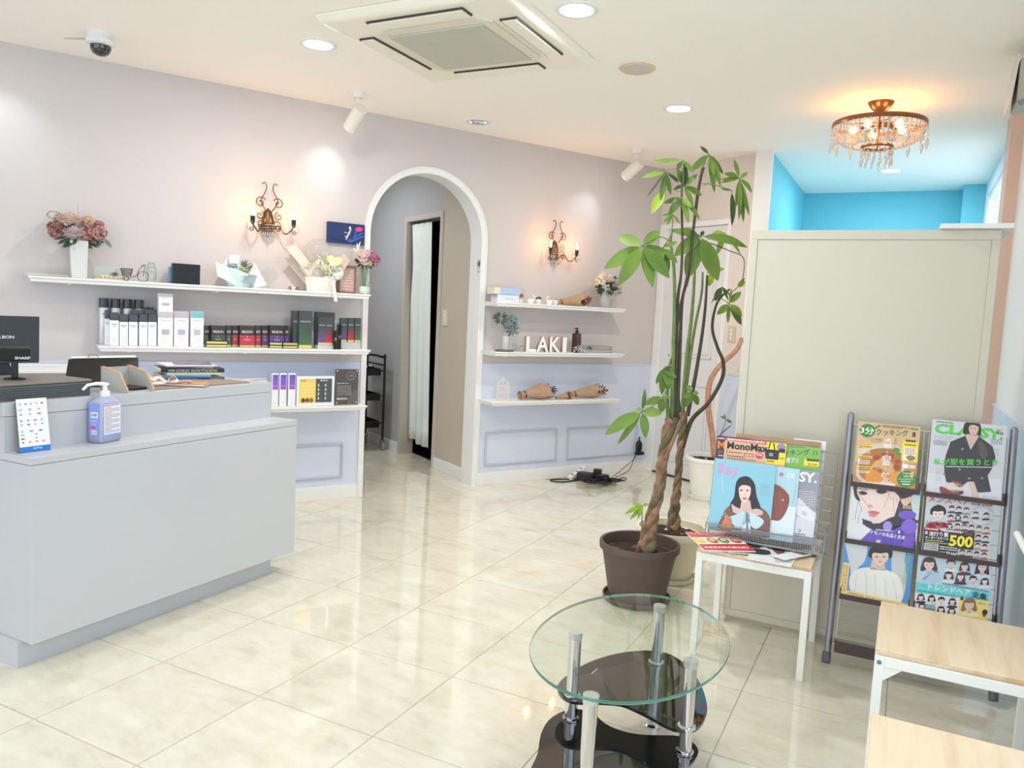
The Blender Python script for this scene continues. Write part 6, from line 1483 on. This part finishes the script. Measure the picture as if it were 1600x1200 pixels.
def p_mono(p):
    p.bgd((222,180,144)); p.lay=1; p.poly([(640,150),(795,165),(785,330),(630,318)],(248,222,50)); p.poly([(318,118),(640,146),(636,172),(316,142)],(214,52,62)); p.lay=2; p.dashes((330,132),(625,158),12,(250,226,220),14)
    p.text('MonoMax',(330,180),(650,205),58,(34,30,32),2); p.text('11',(325,232),(352,235),32,(60,50,46),False); p.dashes((360,235),(450,242),7,(90,76,66),6); p.dashes((330,262),(470,275),8,(70,60,54),9); p.dashes((330,280),(560,300),6,(90,76,66),12); p.poly([(462,240),(540,248),(540,270),(462,262)],(222,60,60)); p.ell(583,258,30,26,(214,50,60),18); p.lay=3; p.text('特別',(562,250),(604,254),22,(250,236,230)); p.dashes((470,253),(532,259),8,(250,236,230),4)
    p.poly([(622,205),(738,215),(730,290),(632,282)],(40,38,44)); p.line((655,205),(668,155),9,(40,38,44)); p.line((668,155),(676,158),9,(40,38,44)); p.line((702,212),(694,160),9,(40,38,44)); p.ell(752,190,34,28,(150,140,160),14); p.poly([(736,200),(785,206),(782,236),(736,232)],(60,50,70)); p.lay=4; p.poly([(660,235),(690,238),(688,262),(658,260)],(150,160,166)); p.dashes((740,275),(780,280),10,(190,120,40),3); p.text('付録',(640,298),(700,304),16,(50,44,40))
def p_green(p):
    p.bgd((132,186,84)); p.lay=2; p.text('3分クッキング',(640,232),(975,236),50,(62,108,56)); p.text('11',(1005,242),(1035,245),34,(62,108,56)); p.dashes((800,172),(985,188),8,(80,120,66),12); p.dashes((800,188),(940,200),6,(80,120,66),10); p.poly([(995,186),(1048,192),(1048,202),(995,198)],(60,100,60))
    p.text('大根ブリ',(760,292),(885,300),46,(244,248,238)); p.poly([(935,288),(1050,300),(1048,350),(930,340)],(250,230,50)); p.lay=3
    for k in range(4): p.ell(965+k*24,296+k*2,13,11,(50,80,50),10)
    p.text('28',(958,328),(982,330),22,(214,90,40)); p.dashes((988,330),(1035,336),12,(200,120,60),3)
placed(ST,'dark red magazine edge with an orange M at the back left of the mesh stand',(1121,681),(1171,685),(1160,800),(1108,795),p_m,cr,-.010,gS,.004)
placed(ST,'green cooking magazine at the back right of the mesh stand',(1198,689.5),(1283,701),(1271,815),(1186,800),p_green,cr,-.0105,gS,.004)
placed(ST,'goods magazine with a black bag on yellow, back centre of the mesh stand',(1133.6,683.6),(1229,693),(1218,808),(1122,796),p_mono,cr,-.018,gS,.004)
def p_ray(p):
    p.bgd((142,202,220)); p.lay=2; p.text('Ray',(258,378),(420,385),112,(206,160,204),2); p.lay=3
    for a,b in (((640,400),(600,440)),((560,480),(640,500))): pass
    p.para(590,480,665,560,6,(150,170,180),4,6,5); p.text('12',(600,405),(650,412),22,(170,196,206),False); p.dashes((285,430),(300,560),7,(196,226,234),8)
    p.blob([(270,900),(290,740),(340,660),(420,640),(560,650),(660,720),(680,900)],(126,90,74)); p.lay=4
    p.blob([(400,470),(440,425),(500,425),(545,480),(560,570),(600,690),(540,700),(380,690),(355,640),(385,580)],(36,30,34)); p.lay=5
    p.poly([(445,600),(510,606),(525,690),(430,685)],(222,190,178)); p.lay=6; p.blob([(420,510),(440,460),(500,465),(515,530),(500,590),(468,628),(432,594)],(240,212,200)); p.lay=7
    p.blob([(405,540),(412,470),(460,436),(520,470),(528,540),(508,500),(460,488),(430,500)],(36,30,34))
    for x in(440,488): p.ell(x,530,11,6,(50,34,36),8)
    p.blob([(448,592),(466,584),(486,592),(466,602)],(190,90,96)); p.ell(466,562,6,5,(220,176,164),6)
    p.blob([(365,640),(400,660),(480,690),(560,670),(610,690),(600,720),(520,716),(480,700),(430,716),(380,700)],(222,190,186)); p.lay=8
    p.blob([(345,750),(400,720),(480,690),(500,760),(420,830),(380,800)],(196,222,232)); p.blob([(490,700),(560,720),(622,770),(560,830),(500,780)],(206,228,236)); p.poly([(470,690),(505,695),(520,860),(440,850)],(222,236,240)); p.poly([(480,720),(492,720),(500,850),(484,850)],(96,160,190)); p.blob([(290,790),(340,730),(370,780),(350,880),(280,880)],(216,130,70)); p.text('と幸せ',(305,712),(350,770),34,(246,236,226),False)
    p.poly([(195,815),(670,870),(655,880),(190,840)],(130,150,160))
def p_hair(p):
    p.bgd((180,216,226)); p.lay=1; p.poly([(640,640),(870,660),(850,880),(630,860)],(226,238,242)); p.lay=2
    p.blob([(600,520),(690,480),(760,510),(815,580),(800,680),(750,760),(690,762),(600,740)],(140,76,62)); p.lay=3
    for a,b in (((700,520),(720,740)),((740,540),(740,740)),((770,580),(750,720)),((690,500),(690,740))): p.line(a,b,5,(166,98,80))
    p.ell(766,604,10,10,(226,166,150),8); p.text('美髪',(735,402),(765,408),30,(200,90,130)); p.text('整艶',(790,408),(855,418),44,(226,240,244)); p.line((815,560),(780,720),4,(120,90,84)); p.dashes((865,470),(845,640),5,(150,190,200),12)
def p_sy(p):
    p.bgd((156,158,168)); p.lay=1; p.poly([(870,580),(1030,700),(1010,890),(840,870)],(224,224,228)); p.lay=2; p.text('CLASSY.',(640,405),(1028,430),78,(246,246,250),2); p.para(890,530,1020,640,7,(226,226,232),5,10,7); p.blob([(870,600),(900,590),(950,640),(1010,720),(1000,760),(900,730),(860,700)],(236,236,240)); p.para(915,690,960,715,4,(130,130,140),4,4,4); p.text('9',(892,840),(915,844),26,(120,120,130),False); p.dashes((850,862),(950,872),8,(90,90,100),6); p.line((860,700),(895,735),6,(170,160,166))
placed(ST,'grey fashion magazine with white lettering, front right of the mesh stand',(1196,727),(1280,736),(1272,850),(1186,840),p_sy,cr,-.030,gS,.004)
placed(ST,'pale blue magazine showing brown hair, front centre of the mesh stand',(1160,722),(1248.6,733),(1240,848),(1150,834),p_hair,cr,-.038,gS,.004)
placed(ST,'light blue magazine with a dark-haired model and pink title, front left',(1117,717),(1212.4,726),(1202,842),(1106,828),p_ray,cr,-.046,gS,.004)
t=thing('cardboard_sheet','kraft cardboard sheet standing behind the mesh stand','cardboard',(0,0,0)); a0=ST.loc(1150,675,.006); a1=ST.loc(1283,693,.006)
t.matrix_world=ST.M@Matrix.Translation((0,.006,0)); G().box(a0[0],a1[0],0,.003,.002,(a0[1]+a1[1])/2).build('sheet',M_kraft,t)
t=thing('white_board','white board edge standing behind the right end of the mesh stand','board',(0,0,0)); t.matrix_world=ST.M@Matrix.Translation((0,.012,0)); b1=ST.loc(1291,690,.012); G().box(a1[0]-.1,b1[0],0,.003,.002,b1[1]).build('sheet',M_trim,t)
# magazines lying on the side table
def flat(label,TL,TR,BR,BL,z,paint,th=.004,crop=(1070,660,5),grp='magazines lying on the side table'):
    P=[onz(*q,z+th) for q in (TL,TR,BR,BL)]
    ux=(P[2]-P[3]); L=ux.length; a=math.atan2(ux.y,ux.x); up=((P[0]-P[3])+(P[1]-P[2]))/2; hh=up.length
    t=thing('magazine',label,'magazine',(P[3].x,P[3].y,z),a,grp)
    f=lambda q:((q[0]-crop[0])*crop[2],(q[1]-crop[1])*crop[2])
    G().box(0,L,0,hh,0,th-.0008).build('pages',M_paper,t)
    pr=PR(L,hh); pr.setmap(f(TL),f(TR),f(BR),f(BL)); paint(pr); o=pr.build('cover',t); o.rotation_euler=(-math.pi/2,0,0); o.location=(0,0,th-.0008)
    return t
def p_bw(p):
    p.bgd((206,206,204)); p.lay=2; p.blob([(470,960),(560,930),(680,960),(600,985)],(60,62,62)); p.blob([(460,1010),(580,990),(690,1010),(640,1035)],(50,50,52)); p.ell(590,985,40,8,(150,140,90),10); p.line((470,940),(690,960),8,(230,230,228))
def p_10(p):
    p.bgd((232,232,232)); p.lay=2; p.ell(830,1010,60,36,(90,90,94),18); p.lay=3; p.ell(830,1010,44,26,(226,226,226),18); p.lay=4; p.blob([(690,950),(760,950),(800,990),(740,1030),(690,990)],(122,92,84)); p.text('10',(755,938),(785,942),20,(60,60,64)); p.para(700,1040,840,1080,3,(120,120,124),5,8)
def p_red(p):
    p.bgd((214,44,58)); p.lay=1; p.poly([(165,905),(555,905),(555,955),(160,955)],(246,236,222)); p.lay=2
    for x,c in ((205,(240,196,70)),(310,(206,110,60)),(400,(110,150,70)),(500,(200,70,60))): p.ell(x,930,42,20,c,14)
    p.lay=3
    for x in (205,310,400,500): p.ell(x,926,22,9,(240,222,170),10)
    p.text('ワンプレートごはん',(190,880),(440,880),22,(252,236,226)); p.dashes((180,978),(530,980),12,(246,220,214),10)
z=TZ+.0005
flat('white magazine with a brown and grey picture, lying lowest at the right',(1195,845),(1258,852),(1236,885),(1166,872),z,p_10)
flat('grey magazine with a black-and-white picture lying on the side table',(1140,841),(1206,848),(1207,868),(1138,862),z+.0045,p_bw)
flat('small white leaflet with a brown picture, topmost at the right of the table',(1207,846),(1233,852),(1226,875),(1206,868),z+.009,lambda p:(p.bgd((240,240,240)),p.poly([(690,950),(790,965),(780,1010),(690,990)],(140,104,92))),.002)
flat('red food magazine lying on the left of the side table',(1105,833),(1181,835),(1181,861),(1101,859),z+.0115,p_red,.005)

# ================================================================ COFFEE TABLE
t=thing('coffee_table','oval glass coffee table with two black curved shelves and chrome legs','coffee table',(-.6,1.99,0))
cx,cy=-.6,1.99; A_,B_=.252,.372; H=.402
def oval(r): return [((A_+r)*math.cos(2*math.pi*i/64),(B_+r)*math.sin(2*math.pi*i/64)) for i in range(64)]
M_tg=thinglass('table_glass',(238,247,241),1.5,.01)
G().add([(x,y,H-.0) for x,y in oval(0)],[tuple(range(64))]).build('glass_top',M_tg,t)
g=G(); o1=oval(-.0);o2=oval(.0015); n=64
vs=[(x,y,H-.009) for x,y in o1]+[(x,y,H-.0045) for x,y in o2]+[(x,y,H-.0002) for x,y in o1]; g.add(vs,[(j*n+i,j*n+(i+1)%n,(j+1)*n+(i+1)%n,(j+1)*n+i) for j in range(2) for i in range(n)])
g.build('glass_edge',mat('glass_edge_green',(96,160,142),.08,trans=.5),t,smooth='all')
LG=[(-.613,2.305),(-.757,1.972),(-.588,1.655),(-.433,1.975)]
for i,(x,y) in enumerate(LG):
    x-=cx;y-=cy
    lg=G().tube([(x,y,.012),(x,y,H-.022)],.0175,20).build('leg',M_chrome,t,smooth=True)
    G().lathe([(.026,0),(.026,.006),(.018,.012),(.0,.012)],20,(x,y,0)).build('foot',M_chrome,lg,smooth=True)
    G().lathe([(.0,-.022),(.0185,-.022),(.0195,-.002),(.0,-.002)],20,(x,y,H-.009)).build('glass_mount',mat('brushed_silver',(214,216,218),.35,metal=.6),lg,smooth=True)
ZU,ZL=.205,.135
up_px=[(205,690),(215,730),(260,770),(330,788),(470,790),(600,800),(700,840),(800,890),(880,935),(950,960),(1040,965),(1100,930),(1135,870),(1138,800),(1110,700),(1060,610),(980,530),(880,480),(760,465),(600,480),(450,520),(340,570),(240,640)]
def kid(pts,z): return [(p.x-cx,p.y-cy) for p in pts]
M_bg=mat('black_glass',(14,14,15),.04,coat=1)
U=[onz(820+x/4,900+y/4,ZU) for x,y in up_px]
uu=[(p.x,p.y) for p in smoothpts([(p.x-cx,p.y-cy,0) for p in U],True,3)]
G().prism(uu,ZU-.008,ZU).build('upper_shelf',M_bg,t)
lo_px=[(80,1110),(100,990),(150,900),(240,845),(340,832),(430,860),(500,920),(600,965),(720,990),(850,995),(960,1000),(1050,1040),(1085,1100)]
Lw=[onz(820+x/4,900+y/4,ZL) for x,y in lo_px]+[Vector((-.405,1.93,0)),Vector((-.43,1.80,0)),Vector((-.50,1.66,0)),Vector((-.58,1.585,0)),Vector((-.67,1.60,0)),Vector((-.74,1.67,0))]
ll=[(p.x,p.y) for p in smoothpts([(p.x-cx,p.y-cy,0) for p in Lw],True,3)]
G().prism(ll,ZL-.008,ZL).build('lower_shelf',M_bg,t)
for i,zz in ((0,ZU),(1,ZU),(3,ZU),(1,ZL),(2,ZL),(3,ZL)):
    x,y=LG[i]; G().lathe([(.018,.001),(.024,.001),(.024,.006),(.018,.008)],24,(x-cx,y-cy,zz),cap=False).build('shelf_ring',M_chrome,t,smooth=True)

# ================================================================ PLANTS
M_bark=mat('braided_bark',(146,116,92),.9,noise=.4,nscale=28,bump=1,bscale=60)
M_bark2=mat('grey_green_bark',(116,104,80),.9,noise=.4,nscale=28,bump=1,bscale=60)
M_stemg=mat('green_stem',(104,124,72),.6,noise=.2,nscale=30); M_stemd=mat('dark_stem',(76,72,58),.7,noise=.2,nscale=30)
def leafmat(name,col,tr=.25):
    m=mat(name,col,.42,noise=.16,nscale=9); return m
M_l=[leafmat('leaf_green',(108,138,56)),leafmat('leaf_mid',(92,122,50)),leafmat('leaf_dark',(64,84,46)),leafmat('leaf_bright',(136,164,50))]
def pot(t,r,h,rb,m,rim=.03,saucer=None,soil=.035,sx=None):
    G().lathe([(rb,.012 if saucer else 0),(r*.93,h-rim),(r,h-rim+.004),(r*1.0,h-.004),(r*.985,h),(r*.93,h-.002),(r*.90,h-soil),(0,h-soil-.004)],40).build('pot',m,t,smooth=True)
    if saucer: G().lathe([(saucer*.92,0),(saucer,.012),(saucer*1.02,.026),(saucer*.97,.026),(saucer*.93,.011),(0,.011)],36).build('saucer',m,t,smooth=True)
    s=G(); n=40; rings=6; vs=[(0,0,h-soil+.004)]; rnd=random.Random(5)
    for j in range(1,rings+1):
        for i in range(n):
            a=2*math.pi*i/n; q=j/rings; vs.append((r*.905*q*math.cos(a),r*.905*q*math.sin(a),h-soil+rnd.uniform(-.004,.006)))
    fs=[(0,1+i,1+(i+1)%n) for i in range(n)]+[(1+(j-1)*n+i,1+j*n+i,1+j*n+(i+1)%n,1+(j-1)*n+(i+1)%n) for j in range(1,rings) for i in range(n)]
    s.add(vs,fs).build('soil',M_soil,t,smooth='all',kind='stuff')
def toL(t,p): return p-Vector(t.location)
def trunk(t,pts,D,wpx,m,turns=3.2,strands=3,dz=0):
    P=[toL(t,ond(x,y,D+dz)) for x,y in pts]; P=smoothpts([tuple(p) for p in P],False,8); n=len(P)
    L_=len(wpx)-1; W=[(lambda u:(wpx[min(int(u),L_-1)]*(1-(u-min(int(u),L_-1)))+wpx[min(int(u),L_-1)+1]*(u-min(int(u),L_-1))))(L_*i/(n-1))*D/FOC/2 for i in range(n)]
    for s in range(strands):
        q=[];rs=[]
        for i,p in enumerate(P):
            a=2*math.pi*(s/strands+turns*i/(n-1)); r=W[i]
            q.append(p+CR*math.cos(a)*r*.46+CF*math.sin(a)*r*.46); rs.append(r*.58*(1+.12*math.sin(i*1.3+s)))
        G().tube(q,rs,9).build('trunk_strand',m if s<2 else (M_bark2 if m is M_bark else M_bark),t,smooth='all')
def stem(t,pts,D,w0,w1,m,name='stem',dz=(0,0)):
    n=len(pts); P=[toL(t,ond(x,y,D+dz[0]+(dz[1]-dz[0])*i/(n-1))) for i,(x,y) in enumerate(pts)]; P=smoothpts([tuple(p) for p in P],False,5); k=len(P)
    G().tube(P,[(w0+(w1-w0)*i/(k-1))*D/FOC/2 for i in range(k)],7).build(name,m,t,smooth='all')
rl=random.Random(11)
def cluster(t,D,hub,tips,mi=0,dz=0,petiole=None,spread=.05):
    """hub and leaflet tips in picture pixels, (x,y,width[,material]); each leaflet bends forward or back from the hub"""
    h=toL(t,ond(hub[0],hub[1],D+dz))
    for k,tp in enumerate(tips):
        m=M_l[tp[3] if len(tp)>3 else mi]; dd=rl.uniform(-spread,spread)*.9
        tip=toL(t,ond(tp[0],tp[1],D+dz+dd)); b=h.lerp(tip,.07)
        wd=tp[2]*D/FOC/2
        nr=(-CF+Vector((rl.uniform(-.25,.25),rl.uniform(-.25,.25),.35)))
        g=G(); blade(g,b,tip,wd,nr,0,8,.16,prof=lambda q: max(.03,math.sin(math.pi*min(1,(q*.93+.05))**.95)**.85),curl=rl.uniform(-.02,.09)); g.tube([h,b],.0016,4)
        o=g.build('leaf',m,t,smooth='all')
    if petiole:
        n=len(petiole); P=[toL(t,ond(x,y,D+dz*(i+1)/n)) for i,(x,y) in enumerate(petiole)]+[h]
        G().tube(smoothpts([tuple(p) for p in P],False,4),.0022,5).build('leaf_stalk',M_l[1],t,smooth='all')
# brown pot, front
t=thing('potted_tree','money tree with braided trunk in the brown pot','potted plant',(-1.0,3.34,0)); D=(Vector((-1.0,3.34,1.2))-CAM).dot(CF)
pot(t,.180,.27,.125,mat('brown_pot',(92,78,72),.6),.035,.15,.05)
trunk(t,[(1010,862),(1012,840),(1021,800),(1031,760),(1035,720),(1041,690),(1049,655)],D,(36,26,21,18,18,19,23),M_bark,2.4)
stem(t,[(1050,655),(1058,610),(1069,648)],D,7,6,M_bark,dz=(0,0)) if False else None
stem(t,[(1040,716),(1050,692),(1060,668),(1070,645)],D,6,6,M_bark,dz=(-.03,-.03))
stem(t,[(1050,655),(1052,560),(1054,480),(1053,420),(1048,380),(1050,362)],D,7,3.5,M_stemg)
stem(t,[(1054,655),(1057,560),(1059,470),(1064,430),(1066,380),(1065,300),(1068,262)],D,6,3,M_stemd,dz=(0,.03))
stem(t,[(1044,660),(1043,600),(1048,560)],D,7,3,M_stemg)
stem(t,[(1058,655),(1062,560),(1066,470),(1076,430),(1084,350),(1090,300),(1097,262)],D,6,3,M_stemd,dz=(0,.08))
cluster(t,D,(1040.5,268.8),[(1002.6,277.4,9,0),(1011.3,308,3.5,2),(1031.8,314,9,1),(1048,304.5,9,2),(1060,285,8,2),(1036,263,5,2)],1,-.04,[(1068,290),(1055,276)])
cluster(t,D,(1038,297),[(1017.8,333.8,16,3),(1030,318,8,3)],3,.05,[(1066,300),(1050,296)])
cluster(t,D,(1067.6,250.3),[(1017.8,252.5,8,0),(1072,292,9,2),(1084,270,8,1),(1057,266,8,1)],1,.0,[(1068,290)])
cluster(t,D,(1065.4,308.8),[(1036,317.5,9,1),(1044.8,336,12,1),(1076,349,10,0),(1093.6,343.5,9,1),(1080.6,325,9,0)],1,-.03)
cluster(t,D,(1069,291),[(1096.8,305.6,12,0),(1090,272,10,0),(1057.8,263,11,0),(1052,296,8,2),(1070,268,12,2),(1083,322,9,1)],0,.04)
cluster(t,D,(1051.3,334.8),[(1036.2,348,6,1),(1034,337,4,1),(1062,350,5,1),(1042,352,4,1)],1,-.06,[(1050,362)])
cluster(t,D,(1003.7,383.6),[(965.8,369,20,0),(1030.8,361,16,0),(944,419.5,22,0),(965.8,446.5,22,0),(1020,449,20,0),(1046,434.5,22,1),(1046,396,12,1)],0,-.16,[(1048,378),(1030,370)])
cluster(t,D,(1036,386.8),[(1058.5,378,8,0),(1058,411,11,0),(1026,416,14,0),(1043,430,13,1)],1,-.07,[(1050,366)])
cluster(t,D,(1003.3,642.7),[(945.3,679.5,20,0),(964.7,694.7,10,0),(1008.7,684.5,14,0),(1034,647,17,0),(992,640,10,0),(1007.5,607,7,1)],0,-.12,[(1045,620),(1020,634)])
cluster(t,D,(1035.3,620),[(1006,632.5,12,0),(1033,645,13,0),(1048,622,9,0)],0,-.06,[(1048,600)])
cluster(t,D,(1036.7,575.3),[(1034,617,12,1),(1050,610,15,0),(1057,591,10,1),(1025,600,8,1),(1050,575,6,2)],0,-.04,[(1048,585)])
cluster(t,D,(1004,790),[(976,803,7,3),(984,812,6,3),(996,811,6,3),(988,787,6,3),(1014,788,5,3)],3,-.05)
stem(t,[(1003,845),(1003,815),(1004,790)],D,1.8,1.4,M_stemg,'sprout_stem',(-.05,-.05))
# cream pot, behind
t=thing('potted_tree','taller money tree in the cream pot behind the brown one','potted plant',(-.955,3.715,0)); D2=(Vector((-.955,3.715,1.2))-CAM).dot(CF)
pot(t,.172,.26,.105,mat('cream_pot',(226,220,198),.6),.04,.128,.035)
D2=D2; D=D2
trunk(t,[(1053,826),(1053,800),(1057,770),(1060,740),(1063,700),(1066,670),(1068,645)],D,(23,18,14,12,12,13,15),M_bark2,3.0)
stem(t,[(1066,650),(1073,560),(1080,500),(1084,450),(1086,405)],D,7,4,M_stemg)
stem(t,[(1066,650),(1078,560),(1086,510),(1096,460),(1098,425)],D,6,3,M_stemg)
stem(t,[(1074,650),(1086,590),(1096,530),(1102,480),(1105,430)],D,7,3.5,M_stemd)
stem(t,[(1062,655),(1056,560),(1059,500),(1074,430),(1086,340),(1094,285),(1100,262)],D,6,3,M_stemd,dz=(0,.05))
stem(t,[(1066,700),(1075,670),(1084,652),(1108,628),(1128,592),(1130,566),(1120,540),(1113,512),(1118,480),(1127,464),(1140,452)],D,8,3,M_stemd)
cluster(t,D,(1107.7,240.6),[(1079.5,267.7,11,1),(1093.6,228.7,6,2),(1126,291.5,10,0),(1130.4,272,9,1),(1116.3,301.5,9,1),(1116,275,9,0)],1,-.03,[(1098,262),(1103,250)])
cluster(t,D,(1155.4,278.5),[(1146.7,248.2,7,0),(1169.4,269.8,8,0),(1174.8,301.3,9,0),(1161.8,347.8,9,1),(1170.5,337,8,1),(1150,324,8,0),(1131.5,271,10,1),(1127,285,11,3),(1154.3,344,7,0)],0,0,[(1098,290),(1125,280)])
cluster(t,D,(1143.4,298),[(1143.4,353.3,9,2),(1126,294.8,6,1)],1,-.05,[(1096,286),(1120,290)])
cluster(t,D,(1094.7,368),[(1049,360.8,14,0),(1168,387,16,1),(1053.5,400,20,0),(1073,436,24,0),(1121.8,439,28,0),(1072,372,12,0),(1100,361,6,2)],0,-.25,[(1086,402),(1090,385)])
cluster(t,D,(1131.5,363),[(1111,367,10,3),(1120.7,397.7,10,3),(1157.5,397.7,6,0),(1106,374,8,3)],3,.12,[(1105,428),(1118,395)])
cluster(t,D,(1112,425),[(1107.7,447.5,11,3),(1132,420,9,0),(1120,432,8,3)],3,.05)
cluster(t,D,(1139.4,474.7),[(1157.8,455.6,11,0),(1120.2,491.7,11,0),(1137.2,505,6,0),(1158.5,508,13,1),(1159.2,495.2,12,0),(1143,450,4,0)],0,-.05,[(1127,466)])
cluster(t,D,(1128,447.8),[(1116.7,470.4,11,2),(1111,474,3,2),(1138,470,4,2),(1141,462,4,2)],2,-.03,[(1127,464)])
cluster(t,D,(1152,449),[(1164,439,9,3),(1164,434,5,0)],3,0,[(1140,460)])
cluster(t,D,(1080.7,613.3),[(1071,636,10,0),(1091,633,11,0),(1072.7,602,10,1),(1066,622,9,0),(1092,615,7,1)],0,-.08)
stem(t,[(1110,380),(1140,392),(1162,404),(1160,440)],D,1.8,1.2,M_stemd,'leaf_stalk')
# white pot by the door
t=thing('potted_tree','third plant with one thick bent reddish trunk in a tall white pot by the door','potted plant',(-1.20,5.60,0)); D=(Vector((-1.20,5.60,1.0))-CAM).dot(CF)
pot(t,.165,.305,.115,mat('white_pot',(240,240,236),.4),.03,.135,.03)
stem(t,[(1117,716),(1113,680),(1107,640),(1107,610),(1113,588),(1130,566),(1150,548),(1160,528)],D,10,7,mat('reddish_bark',(186,140,116),.8,noise=.25,nscale=50,bump=1,bscale=120))
stem(t,[(1121,716),(1124,690),(1127,678),(1143,664)],D,2.5,1.2,M_stemd)
cluster(t,D,(1134,655),[(1126,650,4,1),(1144,661,5,1),(1131,646,3,1)],1,0,[(1127,678)])

# tube rail end on the window wall
e=ony(1589,834,3.0)
t=thing('grab_rail','white tube end of a rail at the right edge beside the tall rack','rail',tuple(e))
G().tube(smoothpts([(0,0,0),(.02,-.10,-.035),(.05,-.22,-.075),(.46-e.x,-.26,-.085)],False,5),.011,12).build('tube',M_fr,t,smooth=True)
G().tube([(.455-e.x,-.26,-.085),(.46-e.x,-.26,-.085)],.024,16).build('wall_flange',M_fr,t)
